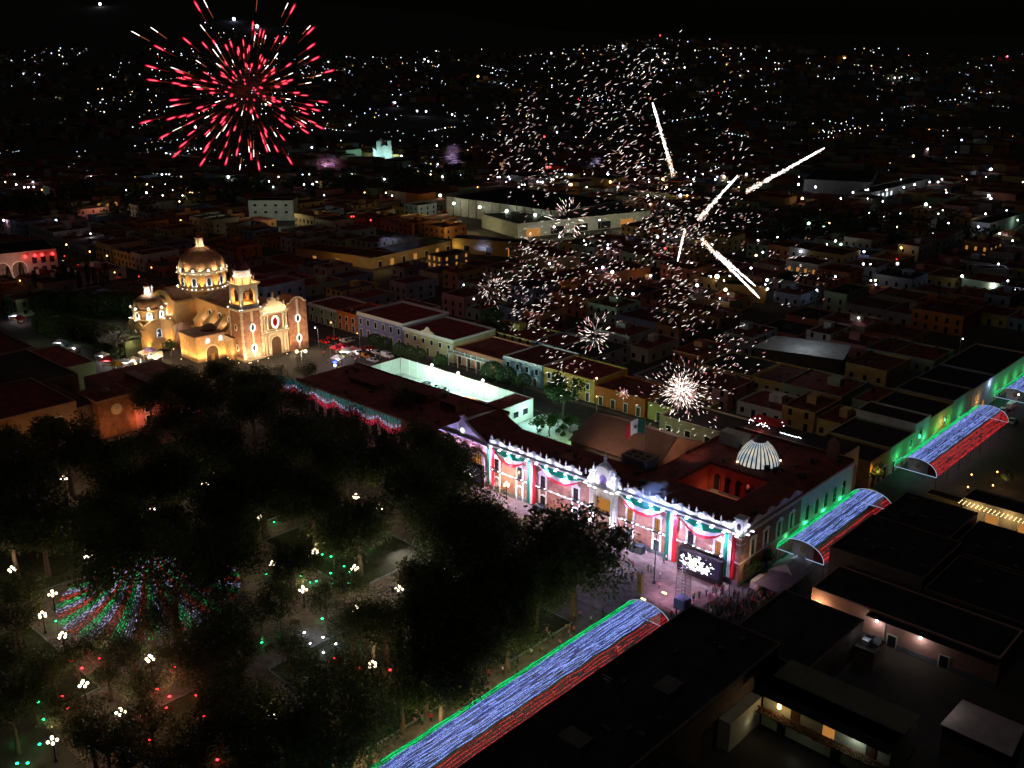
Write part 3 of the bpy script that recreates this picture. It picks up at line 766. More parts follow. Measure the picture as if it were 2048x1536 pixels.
# video screens
def screen(name, s, t, w, h, z, label, seed):
    th = thing(name, W(s, t, 0), GA, label, 'screen', 'outdoor video screens')
    m = MB(); m.box(-0.5, -0.2, z - 1.2, w + 0.5, 0.6, z + h + 0.6); m.build('frame', paint('black screen frame', (0.008, 0.008, 0.012), 0.6), th)
    mt, n, l = nt('video picture %d' % seed); n.remove(n['Principled BSDF'])
    tc = n.new('ShaderNodeTexCoord'); mp = n.new('ShaderNodeMapping'); mp.inputs['Location'].default_value = (seed, 0, 0)
    l.new(tc.outputs['Object'], mp.inputs['Vector'])
    nz = n.new('ShaderNodeTexNoise'); nz.inputs['Scale'].default_value = 1.5; nz.inputs['Detail'].default_value = 2.5; nz.inputs['Roughness'].default_value = 0.55
    l.new(mp.outputs['Vector'], nz.inputs['Vector'])
    sx = n.new('ShaderNodeSeparateXYZ'); l.new(tc.outputs['Object'], sx.inputs[0])
    def mm(op, a, b=None):
        q = n.new('ShaderNodeMath'); q.operation = op
        for i, v_ in enumerate((a, b)):
            if v_ is None: continue
            if isinstance(v_, (int, float)): q.inputs[i].default_value = v_
            else: l.new(v_, q.inputs[i])
        return q.outputs[0]
    dx = mm('MULTIPLY', mm('SUBTRACT', sx.outputs['X'], w * 0.42), 1.0 / (w * 0.30)); dz = mm('MULTIPLY', mm('SUBTRACT', sx.outputs['Z'], z + h * 0.46), 1.0 / (h * 0.42))
    r2 = mm('ADD', mm('MULTIPLY', dx, dx), mm('MULTIPLY', dz, dz))
    v_ = mm('ADD', nz.outputs['Fac'], mm('MULTIPLY', mm('SUBTRACT', 1.0, r2), 0.10))
    rp = n.new('ShaderNodeValToRGB'); e0, e1 = rp.color_ramp.elements
    e0.position, e0.color = 0.50, (0.012, 0.008, 0.022, 1); e1.position, e1.color = 0.545, (1, 1, 1, 1)
    l.new(v_, rp.inputs['Fac'])
    e = n.new('ShaderNodeEmission'); e.inputs['Strength'].default_value = 2.6
    l.new(rp.outputs['Color'], e.inputs['Color']); l.new(e.outputs[0], n['Material Output'].inputs['Surface'])
    m = MB(); m.quad((0, -0.21, z), (w, -0.21, z), (w, -0.21, z + h), (0, -0.21, z + h)); m.build('picture', mt, th)
    return th
screen('video_screen', 55.6, -2.4, 9.0, 3.5, 1.3, 'big black-framed video screen showing white bursts at the palace corner', 3)
screen('video_screen', -6.6, -4.2, 8.0, 3.6, 3.2, 'video screen showing white bursts half hidden by trees near gabled porch', 11)
# ================================================================== THE CHURCH
CHO = Vector((-88.7, 317.1, 0)); CHA = R(45.0)
CC, CSN = math.cos(CHA), math.sin(CHA)
def CW(x, y, z): return Vector((CHO.x + x * CC - y * CSN, CHO.y + x * CSN + y * CC, z))
CH = thing('parish_church', CHO, CHA, 'floodlit ochre baroque church with tiled dome, single finished bell tower and brick front', 'church')
OCH = paint('ochre church plaster', (0.56, 0.34, 0.13), 0.85, 0.22, 0.35, 0.2)
TILE = brick('orange tile brickwork', (0.36, 0.16, 0.085), (0.28, 0.115, 0.06), (0.42, 0.25, 0.15), 1.0, 0.5, 0.5)
VAULT = paint('brown vault render', (0.26, 0.135, 0.085), 0.85, 0.35, 0.3, 0.3)
RUBBLE = paint('honey rubble masonry', (0.46, 0.30, 0.15), 0.9, 0.35, 1.1, 0.5)
CSTONE = paint('cream carved stone', (0.62, 0.52, 0.38), 0.8, 0.2, 1.5, 0.4)
TWHITE = paint('white church trim', (0.74, 0.72, 0.68), 0.75, 0.1, 1.0)
REDDOME = paint('deep red cupola', (0.16, 0.035, 0.03), 0.75, 0.3, 0.6)
DOMEM = paint('weathered dome tiles', (0.27, 0.15, 0.08), 0.7, 0.45, 0.45, 0.3)
lensw = MB(); lensw.box(-0.16, -0.10, 0, 0.16, 0.10, 0.12)
lensw_me = lensw.mesh('floodlight', LED_WARM); lensc_me = lensw.mesh('floodlight', LED_WHITE)
def cflood(x, y, z, tx, ty, tz, w, c=AMBER, ang=80, cold=False, fix=True):
    if fix and (z > 1 or int(x * 7 + y * 3) % 3 == 0): link('floodlight', lensc_me if cold else lensw_me, CH, (x, y, z))
    spot(CW(x, y, z + 0.22), CW(tx, ty, tz), w * 5.6, c, ang, 0.9)
def oval(par, name, c, rx, rz, y, fr, front=True, n=14, frm=TWHITE, gl=DARKGLASS, ax='x'):
    mb_ = MB()
    def ell(k): return [(c[0] + (rx + k) * math.cos(2 * math.pi * i / n + .2), c[1] + (rz + k) * math.sin(2 * math.pi * i / n + .2)) for i in range(n)]
    if ax == 'x':
        ring_face(mb_, ell(fr), ell(0), y - 0.25, y)
        w = mb_.build(name, frm, par)
        p = MB(); p.face(ell(0), y - 0.06, y - 0.01); p.build('pane', gl, w)
    else:
        o, i_ = ell(fr), ell(0)
        for a in range(n):
            b = (a + 1) % n
            mb_.add([(y - 0.25, *o[a]), (y - 0.25, *o[b]), (y - 0.25, *i_[b]), (y - 0.25, *i_[a]), (y, *o[a]), (y, *o[b])], [(0, 3, 2, 1), (0, 1, 5, 4)])
        w = mb_.build(name, frm, par)
        p = MB(); p.face(i_, y - 0.06, y - 0.01, 0, 'y'); p.build('pane', gl, w)
    return w
def win(par, x0, x1, z0, zs, y, ax='x', fr=0.35, gl=DARKGLASS, frm=TWHITE, nm='window'):
    inn = arch_poly(x0, x1, z0, zs, n=6); out = arch_poly(x0 - fr, x1 + fr, z0 - fr * .6, zs, n=6)
    m_ = MB(); n = len(inn)
    for i in range(n):
        j = (i + 1) % n
        if ax == 'x': m_.add([(out[i][0], y - .22, out[i][1]), (out[j][0], y - .22, out[j][1]), (inn[j][0], y - .22, inn[j][1]), (inn[i][0], y - .22, inn[i][1]), (out[i][0], y, out[i][1]), (out[j][0], y, out[j][1])], [(0, 1, 2, 3), (0, 4, 5, 1)])
        else: m_.add([(y - .22, *out[i]), (y - .22, *out[j]), (y - .22, *inn[j]), (y - .22, *inn[i]), (y, *out[i]), (y, *out[j])], [(0, 3, 2, 1), (0, 1, 5, 4)])
    w = m_.build(nm, frm, par)
    p = MB(); p.face(inn, y - 0.06, y - 0.01, 0, 'x' if ax == 'x' else 'y'); p.build('pane', gl, w)
    return w
# nave, vaults, buttresses
m = MB(); m.box(4, 7.6, 0, 21, 62, 14.6); m.build('nave', OCH, CH)
m = MB(); m.box(3.7, 7.6, 14.6, 21.3, 38, 14.9); m.build('nave_cornice', OCH, CH)
for k in range(3):
    m = MB(); v, f = [], []
    m.dome((12.5, 12.6 + k * 9.2, 14.85), 7.4, 2.6, 14, 5); m.build('vault', VAULT, CH, True)
m = MB(); m.box(4.2, 7.8, 14.9, 20.8, 38, 15.0); m.build('nave_roof', VAULT, CH)
for k in range(4):
    y = 11.5 + k * 6.6
    if k < 3: win(CH, y + 2.3, y + 4.1, 9.2, 11.4, 4.0, 'y')
    m = MB(); m.lathe([(1.5, 0.0), (1.5, 8.4)], (1.0, y, 0), 14); m.box(1.0, y - 1.1, 0, 4, y + 1.1, 8.4)
    m.add([(-0.6, y - 1.6, 8.4), (-0.6, y + 1.6, 8.4), (4, y + 1.6, 8.4), (4, y - 1.6, 8.4), (4, y + .5, 12.8), (4, y - .5, 12.8)], [(0, 3, 2, 1), (0, 1, 4, 5), (1, 2, 4), (3, 0, 5), (2, 3, 5, 4)])
    m.build('buttress', OCH, CH)
    cflood(2.6, y + 3.2, 5.4, 4, y + 3.2, 11.5, 420, AMBER, 95, fix=k < 3)
    cflood(-0.8, y + 2.6, 5.3, 1.0, y + .6, 8.0, 240, AMBER, 80, fix=False)
m = MB(); m.box(-1.0, 9.5, 0, 4, 38, 5.0); m.box(-1.2, 9.3, 5.0, 4, 38, 5.2); m.build('side_aisle', OCH, CH)
# transept with curved gables
m = MB(); m.box(-4.2, 38, 0, 29.2, 55, 14.2)
gp_ = [(38, 14.2), (55, 14.2), (55, 15.0), (53.2, 15.2), (50.5, 16.8), (48.2, 17.4), (44.8, 17.4), (42.5, 16.8), (39.8, 15.2), (38, 15.0)]
m.face(gp_, -4.2, -3.6, 0, 'y'); m.build('transept', OCH, CH)
m = MB(); m.dome((1.2, 46.5, 14.1), 6.4, 3.2, 14, 5); m.build('vault', VAULT, CH, True)
m = MB(); m.dome((24, 46.5, 14.1), 6.4, 3.2, 14, 5); m.build('vault', VAULT, CH, True)
win(CH, 45.6, 47.4, 9.0, 12.0, -4.2, 'y')
for y in (40.5, 43.6, 49.4, 52.5): cflood(-5.0, y, 8.4, -4.2, y, 13, 300, AMBER, 80)
m = MB(); m.box(-4.6, 38.2, 8.1, -4.2, 54.8, 8.4); m.build('transept_ledge', OCH, CH)
cflood(-6.5, 46.5, 0.3, -4.2, 46.5, 7, 900, AMBER, 110)
m = MB(); m.lathe([(0.5, 0), (0.5, 1.2), (0.2, 1.6), (0.5, 2.2), (0.05, 3.4)], (-3.9, 54.4, 15), 8); m.build('pinnacle', TWHITE, CH); bulb(CW(-4.9, 53.6, 17), 60, COOL, 0.1)
# crossing dome
DX, DY = 12.2, 46.6
m = MB(); m.lathe([(9.6, 14.2), (9.4, 16.4), (8.7, 16.7), (8.7, 17.0)], (DX, DY, 0), 16); m.build('dome_base', OCH, CH)
m = MB(); m.lathe([(8.1, 16.8), (8.1, 22.0)], (DX, DY, 0), 32); DR = m.build('drum', OCH, CH)
m = MB(); m.lathe([(8.15, 21.9), (8.8, 22.1), (8.8, 22.5), (8.2, 22.7), (8.2, 23.2)], (DX, DY, 0), 32); m.build('drum_cornice', CSTONE, CH)
prof = [(8.2 * math.cos(a) , 8.0 * math.sin(a)) for a in [math.pi / 2 * j / 10 for j in range(11)]]
prof[-1] = (0.9, 8.0)
m = MB(); m.lathe(prof, (DX, DY, 23.0), 32); DM = m.build('dome', DOMEM, CH, True)
m = MB()
for i in range(8):
    a = 2 * math.pi * i / 8 + 0.2
    for (r0, z0), (r1, z1) in zip(prof[:-1], prof[1:]):
        m.tube((DX + (r0 + .08) * math.cos(a), DY + (r0 + .08) * math.sin(a), 23 + z0), (DX + (r1 + .08) * math.cos(a), DY + (r1 + .08) * math.sin(a), 23 + z1), 0.16, 0.16, 5)
m.build('dome_rib', DOMEM, DM)
def drum_window(cx_, cy_, r, a, w, z0, zs, par, name='drum_window', fr=0.45):
    """arched surround standing on a round drum at bearing a"""
    u = Vector((-math.sin(a), math.cos(a), 0)); n_ = Vector((math.cos(a), math.sin(a), 0)); c = Vector((cx_, cy_, 0)) + n_ * (r + 0.12)
    inn = arch_poly(-w, w, z0, zs, n=6); out = arch_poly(-w - fr, w + fr, z0 - fr, zs, n=6)
    m_ = MB(); n = len(inn)
    def pt(q, d): return c + u * q[0] + n_ * d + Vector((0, 0, q[1]))
    for i in range(n):
        j = (i + 1) % n
        m_.add([pt(out[i], .1), pt(out[j], .1), pt(inn[j], .1), pt(inn[i], .1), pt(out[i], -.35), pt(out[j], -.35)], [(0, 1, 2, 3), (0, 4, 5, 1)])
    wd = m_.build(name, TWHITE, par)
    p = MB(); p.add([pt(q, -0.02) for q in inn], [tuple(range(n))]); p.build('pane', DARKGLASS, wd)
    return Vector(c), n_, u
CAMB = math.atan2(-CHO.y - DY, -CHO.x)           # only bearings the square can see get lamps
for i in range(10):
    a = 2 * math.pi * i / 10 + 0.08
    c, n_, u = drum_window(DX, DY, 8.1, a, 0.62, 18.2, 20.2, DR)
    L_ = MB(); q = Vector((DX, DY, 0)) + n_ * 8.35; L_.lathe([(0.5, 0), (0.62, 0.2), (0.5, 0.9), (0.2, 1.2)], (q.x, q.y, 23.1), 8); L_.build('dome_pinnacle', TWHITE, CH)
    face = n_.x * -0.456 + n_.y * -0.89
    if face > -0.25:
        for du in (-0.75, 0.75):
            q = c + n_ * 0.9 + u * du
            link('floodlight', lensc_me, CH, (q.x, q.y, 16.95)); spot(CW(q.x, q.y, 17.15), CW(c.x + u.x * du, c.y + u.y * du, 19.8), 620, (1, 0.95, 0.86), 60, 0.9)
        b_ = a + math.pi / 10; nb = Vector((math.cos(b_), math.sin(b_), 0)); q = Vector((DX, DY, 0)) + nb * 9.0
        link('floodlight', lensw_me, CH, (q.x, q.y, 16.95)); spot(CW(q.x, q.y, 17.1), CW(DX + nb.x * 8.1, DY + nb.y * 8.1, 20.5), 2200, (1.0, 0.60, 0.22), 75, 0.9)
        q = Vector((DX, DY, 0)) + n_ * 9.3; bulb(CW(q.x, q.y, 23.7), 210, (1, 0.9, 0.72), 0.15)
        q = Vector((DX, DY, 0)) + nb * 9.2; link('floodlight', lensw_me, CH, (q.x, q.y, 22.5)); spot(CW(q.x, q.y, 22.9), CW(DX + nb.x * 5, DY + nb.y * 5, 29), 2600, (1.0, 0.70, 0.38), 80, 0.9)
def lantern(cx_, cy_, z, r, h, par, w, nm='lantern', wc=(1, 0.72, 0.4)):
    m_ = MB(); m_.lathe([(r * 1.25, 0), (r * 1.3, 0.25), (r, 0.3)], (cx_, cy_, z), 12)
    for i in range(8):
        a = 2 * math.pi * i / 8; m_.lathe([(r * .17, 0.3), (r * .17, h)], (cx_ + r * .82 * math.cos(a), cy_ + r * .82 * math.sin(a), z), 6)
    m_.lathe([(r * .42, 0.3), (r * .42, h)], (cx_, cy_, z), 8)
    m_.lathe([(r * 1.2, h), (r * 1.25, h + .25), (r, h + .3)], (cx_, cy_, z), 12)
    l_ = m_.build(nm, TWHITE, par)
    m_ = MB(); m_.dome((cx_, cy_, z + h + .3), r, r * 1.1, 12, 4); m_.lathe([(0.12, 0), (0.3, 0.3), (0.06, 0.6), (0.05, 1.9)], (cx_, cy_, z + h + .3 + r * 1.05), 6)
    m_.box(cx_ - 0.5, cy_ - 0.05, z + h + r + 2.2, cx_ + 0.5, cy_ + 0.05, z + h + r + 2.32); m_.build('lantern_cap', REDDOME, l_)
    for a in (3.6, 4.6, 5.4): bulb(CW(cx_ + r * 1.5 * math.cos(a), cy_ + r * 1.5 * math.sin(a), z + 0.9), w * 2, wc, 0.12)
    bulb(CW(cx_, cy_ - r * 0.6, z + h * .55), w * .8, (1.0, 0.32, 0.08), 0.15)
lantern(DX, DY, 30.9, 1.35, 3.0, DM, 60)
# bell tower
m = MB(); m.box(0, 0, 0, 7.6, 7.6, 17.0); TW = m.build('tower', TILE, CH)
m = MB(); m.box(-0.35, -0.35, 17.0, 7.95, 7.95, 17.5); m.box(-0.6, -0.6, 17.5, 8.2, 8.2, 17.9); m.box(-0.15, -0.15, 0, 7.7, 7.75, 1.0)
m.build('tower_cornice', CSTONE, TW)
m = MB()
for k in range(14):                                  # long-and-short stones at the corner and mid pilaster strips
    z = 1.0 + k * 1.14; d = 0.55 if k % 2 else 0.34
    m.box(-0.12, -0.12, z, d, 0.3, z + 1.0); m.box(-0.12, 0.3, z, 0.05, d + .25, z + 1.0)
    m.box(7.4 - d, -0.12, z, 7.72, 0.1, z + 1.0); m.box(-0.12, 7.3 - d, z, 0.05, 7.7, z + 1.0)
m.box(3.55, -0.14, 1.2, 4.05, 0, 3.0); m.box(3.55, -0.14, 6.2, 4.05, 0, 10.0); m.box(3.4, -0.14, 13.3, 4.2, 0, 17.0)
m.build('quoin', CSTONE, TW)
for z in (4.3, 11.4):
    oval(TW, 'oval_window', (3.8, z), 0.62, 1.05, 0, 0.5)
    bulb(CW(3.8, -1.3, z), 190, (0.92, 0.94, 1.0), 0.2); oval(TW, 'oval_window', (3.8, z), 0.55, 0.9, 0, 0.35, ax='y')
m = MB()
BX, B0, B1 = 3.8, 0.55, 7.05
m.box(B0, B0, 17.9, B1, B1, 19.2)
for (x, y) in ((B0, B0), (B1 - 1.1, B0), (B0, B1 - 1.1), (B1 - 1.1, B1 - 1.1)): m.box(x, y, 19.2, x + 1.1, y + 1.1, 25.4)
for (x, y) in ((B0 - .15, B0 - .15), (B1 - .35, B0 - .15), (B0 - .15, B1 - .35)): m.lathe([(0.42, 0), (0.42, 1.0), (0.30, 1.1), (0.26, 6.0), (0.42, 6.3)], (x + .25, y + .25, 19.0), 8)
for y0, y1 in ((B0, B0 + .9), (B1 - .9, B1)):
    m.face([(B0 + 1.1, 25.4), (B0 + 1.1, 22.5)] + [(BX + 2.15 * math.cos(t), 22.4 + 2.15 * math.sin(t)) for t in [math.pi - math.pi * k / 8 for k in range(9)]] + [(B1 - 1.1, 22.5), (B1 - 1.1, 25.4)][::1], y0, y1)
for x0, x1 in ((B0, B0 + .9), (B1 - .9, B1)):
    m.face([(B0 + 1.1, 25.4), (B0 + 1.1, 22.5)] + [(BX + 2.15 * math.cos(t), 22.4 + 2.15 * math.sin(t)) for t in [math.pi - math.pi * k / 8 for k in range(9)]] + [(B1 - 1.1, 22.5), (B1 - 1.1, 25.4)], x0, x1, 0, 'y')
BEL = m.build('belfry', CSTONE, TW)
m = MB(); m.box(B0 - .5, B0 - .5, 25.4, B1 + .5, B1 + .5, 25.8); m.box(B0 - .8, B0 - .8, 25.8, B1 + .8, B1 + .8, 26.2); m.build('belfry_cornice', CSTONE, BEL)
m = MB(); m.lathe([(0.1, 2.0), (0.5, 1.8), (0.75, 0.6), (1.1, 0.0)], (BX, BX, 20.6), 12); m.box(BX - 2, BX - .1, 22.6, BX + 2, BX + .1, 22.9); m.build('bell', paint('bronze', (0.16, 0.09, 0.04), 0.4, 0.2, 1, 0, 0.8), BEL)
bulb(CW(BX, BX - 1.6, 20.2), 900, (1.0, 0.34, 0.06), 0.3); bulb(CW(BX - 1.6, BX + .3, 20.4), 700, (1.0, 0.34, 0.06), 0.3)
for x in (B0 - .3, B1 + .1): cflood(x, -0.5, 17.9, x, 0.5, 22, 210, (1, 0.9, 0.7), 60, True)
cflood(-0.5, B1, 17.9, 0.4, B1, 22, 160, (1, 0.9, 0.7), 60, True); cflood(-0.5, -0.3, 17.9, B0, B0, 23, 160, (1, 0.9, 0.7), 60, True)
m = MB(); m.lathe([(2.9, 26.2), (2.9, 28.0), (3.15, 28.1), (3.15, 28.4), (2.7, 28.5), (2.7, 29.9), (2.9, 30.0), (2.9, 30.3), (2.3, 30.4)], (BX, BX, 0), 16); m.build('tower_drum', TWHITE, TW)
m = MB(); m.dome((BX, BX, 30.3), 2.35, 2.6, 16, 5); m.lathe([(0.55, 32.7), (0.6, 33.3), (0.62, 34.4), (0.3, 34.7)], (BX, BX, 0), 10); m.build('cupola', REDDOME, TW, True)
for i in range(8):
    a = 2 * math.pi * i / 8 + .3; x, y = BX + 3.55 * math.cos(a), BX + 3.55 * math.sin(a)
    q = MB(); q.lathe([(0.3, 0), (0.3, 0.4), (0.12, 0.6), (0.3, 1.0), (0.04, 1.9)], (x, y, 26.2), 7); q.build('pinnacle', CSTONE, TW)
    if math.cos(a) * -0.456 + math.sin(a) * -0.89 > -0.3:
        bulb(CW(BX + 3.9 * math.cos(a + .35), BX + 3.9 * math.sin(a + .35), 26.9), 190, (1.0, 0.45, 0.12), 0.12)
        bulb(CW(BX + 3.7 * math.cos(a), BX + 3.7 * math.sin(a), 28.9), 95, (1, 0.9, 0.74), 0.12)
# carved front between the towers
m = MB(); m.box(7.6, 0.6, 0, 17.6, 7.6, 15.6)
m.face([(7.6, 15.6), (17.6, 15.6), (17.6, 16.4), (16.4, 16.9), (15.6, 18.0), (14.4, 18.4), (13.6, 19.4), (12.6, 20.0), (11.6, 19.4), (10.8, 18.4), (9.6, 18.0), (8.8, 16.9), (7.6, 16.4)], 0.6, 1.8)
FA = m.build('front', CSTONE, CH)
m = MB(); m.box(9.6, 0.30, 9.2, 15.6, 0.6, 15.0); m.build('front_panel', TILE, FA)
m = MB()
for x in (8.1, 9.3, 15.3, 16.5):
    for z, h in ((0.6, 6.8), (8.9, 5.4)):
        m.lathe([(0.52, 0), (0.52, 0.7), (0.36, 0.9), (0.31, h - .7), (0.5, h - .4), (0.5, h)], (x + .3, 0.15, z), 10)
m.build('column', CSTONE, FA)
m = MB()
for z, o in ((7.5, 0.5), (8.2, 0.75), (14.4, 0.6), (15.0, 0.95)): m.box(7.4, 0.6 - o, z, 17.8, 0.6, z + 0.45)
m.build('entablature', CSTONE, FA)
w = arch_frame(10.7, 14.5, 0, 4.6, 0.5, 0.2, 0.6); w = w.build('doorway', CSTONE, FA)
p = MB(); p.face(arch_poly(10.7, 14.5, 0, 4.6), 0.5, 0.58); p.build('door_leaf', WOOD, w)
oval(FA, 'octagonal_window', (12.6, 11.6), 0.95, 1.7, 0.30, 0.75, n=8, gl=glow('red window glow', (0.9, 0.03, 0.03), 0.35))
bulb(CW(12.6, -1.2, 11.6), 220, (1.0, 0.97, 0.9), 0.2)
for i, x in enumerate((8.6, 10.6, 12.6, 14.6, 16.6)):
    q = MB(); q.lathe([(0.35, 0), (0.35, 0.3), (0.14, 0.5), (0.4, 1.0), (0.3, 1.3), (0.05, 2.0)], (x, 0.5, (16.6, 18.2, 20.0, 18.2, 16.6)[i]), 8); q.build('urn', CSTONE, FA)
for x, z in ((9.3, 15.7), (11.4, 15.7), (13.8, 15.7), (15.9, 15.7)): bulb(CW(x, -0.7, z), 200, (1, 0.80, 0.48), 0.12)
m = MB(); m.dome((9.9, 2.6, 15.6), 1.1, 1.3, 10, 4); m.dome((15.3, 2.6, 15.6), 1.1, 1.3, 10, 4); m.build('cupolette', paint('orange cupolette', (0.42, 0.17, 0.06), 0.8), FA)
for x in (8.0, 9.9, 15.3, 17.2): cflood(x, -1.4, 0.05, x, 0.3, 7, 240, (1.0, 0.68, 0.34), 70, fix=True)
for x in (8.8, 12.6, 16.4): cflood(x, -0.4, 8.7, x, 0.4, 13, 130, (1.0, 0.80, 0.50), 80)
# unfinished right tower with curled top
m = MB(); m.box(17.6, 0, 0, 25.2, 7.6, 15.6); m.face([(17.6, 15.6), (25.2, 15.6), (25.2, 16.9), (24.2, 17.0), (23.6, 17.9), (22.4, 18.6), (20.4, 18.6), (19.2, 17.9), (18.6, 17.0), (17.6, 16.9)], 0, 7.6)
RT = m.build('stub_tower', TILE, CH)
m = MB()
tp = [(17.6, 16.9), (18.6, 17.0), (19.2, 17.9), (20.4, 18.6), (22.4, 18.6), (23.6, 17.9), (24.2, 17.0), (25.2, 16.9)]
for a, b in zip(tp, tp[1:]): m.tube((a[0], -0.1, a[1] + .1), (b[0], -0.1, b[1] + .1), 0.28, 0.28, 6)
m.box(21.1, -0.14, 0.8, 21.7, 0, 2.8); m.box(21.1, -0.14, 5.6, 21.7, 0, 9.8); m.box(21.0, -0.14, 12.8, 21.8, 0, 18.0)
m.build('scroll_trim', CSTONE, RT)
for z in (4.2, 11.3):
    oval(RT, 'oval_window', (21.4, z), 0.62, 1.05, 0, 0.5); bulb(CW(21.4, -1.3, z), 190, (0.92, 0.94, 1.0), 0.2)
for x in (1.2, 3.8, 6.2, 18.6, 21.4, 24.2): cflood(x, -1.7, 0.05, x, 0, 7.5, 620 if x < 8 else 360, (1.0, 0.70, 0.38), 60)
for y in (1.0, 3.6, 6.4): cflood(-1.8, y, 0.05, 0, y, 8, 800, (1.0, 0.66, 0.32), 62)
for x in (0.6, 3.0, 5.2): cflood(x, -1.6, 0.05, x, 0, 3, 400, (1.0, 0.88, 0.62), 80)
cflood(3.8, -3.4, 0.05, 3.8, 0, 12, 1600, (1.0, 0.62, 0.36), 50); cflood(21.4, -3.4, 0.05, 21.4, 0, 12, 1100, (1.0, 0.62, 0.36), 50)
# low sacristy in front of the aisle
m = MB(); m.box(-11.5, 10.4, 0, -1.0, 21.5, 8.6); SA = m.build('sacristy', RUBBLE, CH)
m = MB(); m.box(-11.9, 10.0, 8.6, -0.9, 21.9, 8.95); m.build('sacristy_roof', VAULT, SA)
m = MB(); m.dome((-3.4, 16, 8.9), 3.0, 2.2, 14, 5); m.build('sacristy_dome', VAULT, SA, True)
m = MB(); m.box(-1.0, 4.5, 0, 0, 10.4, 7.6); m.build('link_wall', RUBBLE, SA)
for x in (-7.3, -2.5): win(SA, x - .55, x + .55, 6.2, 7.2, 10.4, fr=0.3, gl=LITWHITE)
w = arch_frame(-8.2, -3.8, 0, 2.8, 0.5, 10.1, 10.4).build('side_doorway', CSTONE, SA)
p = MB(); p.face(arch_poly(-8.2, -3.8, 0, 2.8), 10.32, 10.37); p.build('door_leaf', WOOD, w)
p = MB(); p.box(-6.6, 9.9, 0, -5.4, 10.1, 2.4); p.build('inner_door', LITGLASS, w)
for x in (-10.8, -9.2, -6.0, -3.0, -1.4): cflood(x, 8.6, 0.05, x, 10.4, 3.0, 360, (1.0, 0.56, 0.18), 75)
for y in (12, 15, 18.5, 21): cflood(-13.2, y, 0.05, -11.5, y, 3.4, 420, (1.0, 0.56, 0.18), 75)
# domed side chapel
X0, Y0 = -13.2, 38.4
m = MB(); m.box(X0 - 5.6, Y0 - 5.6, 0, X0 + 5.6, Y0 + 5.6, 9.0)
m.face([(X0 - 5.6, 9.0), (X0 + 5.6, 9.0), (X0 + 4.8, 9.8), (X0 + 2.6, 10.8), (X0 - 2.6, 10.8), (X0 - 4.8, 9.8)], Y0 - 5.6, Y0 - 5.0)
m.face([(Y0 - 5.6, 9.0), (Y0 + 5.6, 9.0), (Y0 + 4.8, 9.8), (Y0 + 2.6, 10.8), (Y0 - 2.6, 10.8), (Y0 - 4.8, 9.8)], X0 - 5.6, X0 - 5.0, 0, 'y')
CP_ = m.build('side_chapel', OCH, CH)
m = MB(); m.box(X0 - 6.6, Y0 - 6.6, 0, X0 - 5.0, Y0 - 5.0, 8.2); m.build('corner_buttress', OCH, CP_)
m = MB(); m.box(X0 + 4.8, Y0 - 6.4, 0, X0 + 6.4, Y0 - 5.0, 8.2); m.build('corner_buttress', OCH, CP_)
m = MB(); m.lathe([(6.0, 9.0), (6.0, 10.6), (6.4, 10.8), (6.4, 11.2)], (X0, Y0, 0), 8, 0, math.pi / 8); m.build('octagon_base', OCH, CP_)
m = MB(); m.lathe([(5.3, 11.2), (5.3, 14.0), (5.8, 14.2), (5.8, 14.5), (5.3, 14.6)], (X0, Y0, 0), 24); CD = m.build('chapel_drum', OCH, CP_)
m = MB(); m.dome((X0, Y0, 14.5), 5.3, 4.6, 24, 7); m.build('chapel_dome', DOMEM, CP_, True)
for i in range(8):
    a = 2 * math.pi * i / 8 + 0.33
    c, n_, u = drum_window(X0, Y0, 5.3, a, 0.5, 11.9, 12.9, CD, fr=0.55)
    q = Vector((X0, Y0, 0)) + n_ * 5.55; L_ = MB(); L_.lathe([(0.6, 0), (0.7, 0.3), (0.5, 0.8), (0.1, 1.0)], (q.x, q.y, 14.6), 8); L_.build('dome_pinnacle', TWHITE, CP_)
    if n_.x * -0.456 + n_.y * -0.89 > -0.3:
        q = c + n_ * 1.2; link('floodlight', lensc_me, CH, (q.x, q.y, 11.2)); bulb(CW(q.x, q.y, 12.1), 380, (1, 0.94, 0.84), 0.15)
        q = Vector((X0, Y0, 0)) + n_ * 6.3; bulb(CW(q.x, q.y, 15.3), 200, (1, 0.86, 0.6), 0.12)
lantern(X0, Y0, 18.9, 0.95, 2.6, CP_, 110, wc=(1, 0.95, 0.86))
win(CP_, X0 - 0.7, X0 + 0.7, 5.0, 7.0, Y0 - 5.6, fr=0.35)
win(CP_, Y0 - 0.6, Y0 + 0.6, 5.0, 6.6, X0 - 5.6, 'y', fr=0.35, gl=LITWHITE)
bulb(CW(X0, Y0 - 6.4, 6.2), 90, COOL, .2)
for x in (X0 - 4.4, X0 + 3.8): cflood(x, Y0 - 7.2, 0.05, x, Y0 - 5.6, 4.4, 800, (1.0, 0.58, 0.2), 60)
cflood(X0, Y0 - 9.5, 0.05, X0, Y0 - 5.6, 6, 1300, (1.0, 0.62, 0.28), 90); cflood(X0 - 8, Y0 - 2, 0.05, X0 - 5.6, Y0, 6, 700, (1.0, 0.62, 0.28), 90)
m = MB(); m.dome((-4.6, 32.5, 0), 4.2, 8.6, 16, 6); m.build('apse_shell', VAULT, CH, True)
bulb(CW(-8.6, 29.4, 7.2), 220, COOL, .2)
for y in (14.9, 21.5, 28.1): bulb(CW(2.6, y, 9.4), 130, (0.92, .95, 1.0), .2); bulb(CW(0.9, y, 6.4), 260, AMBER, .2)
for y in (44.6, 48.4): bulb(CW(-5.2, y, 10.4), 200, (1, .9, .75), .2)
for x in (-7.3, -2.5): bulb(CW(x, 9.5, 6.9), 90, COOL, .2)
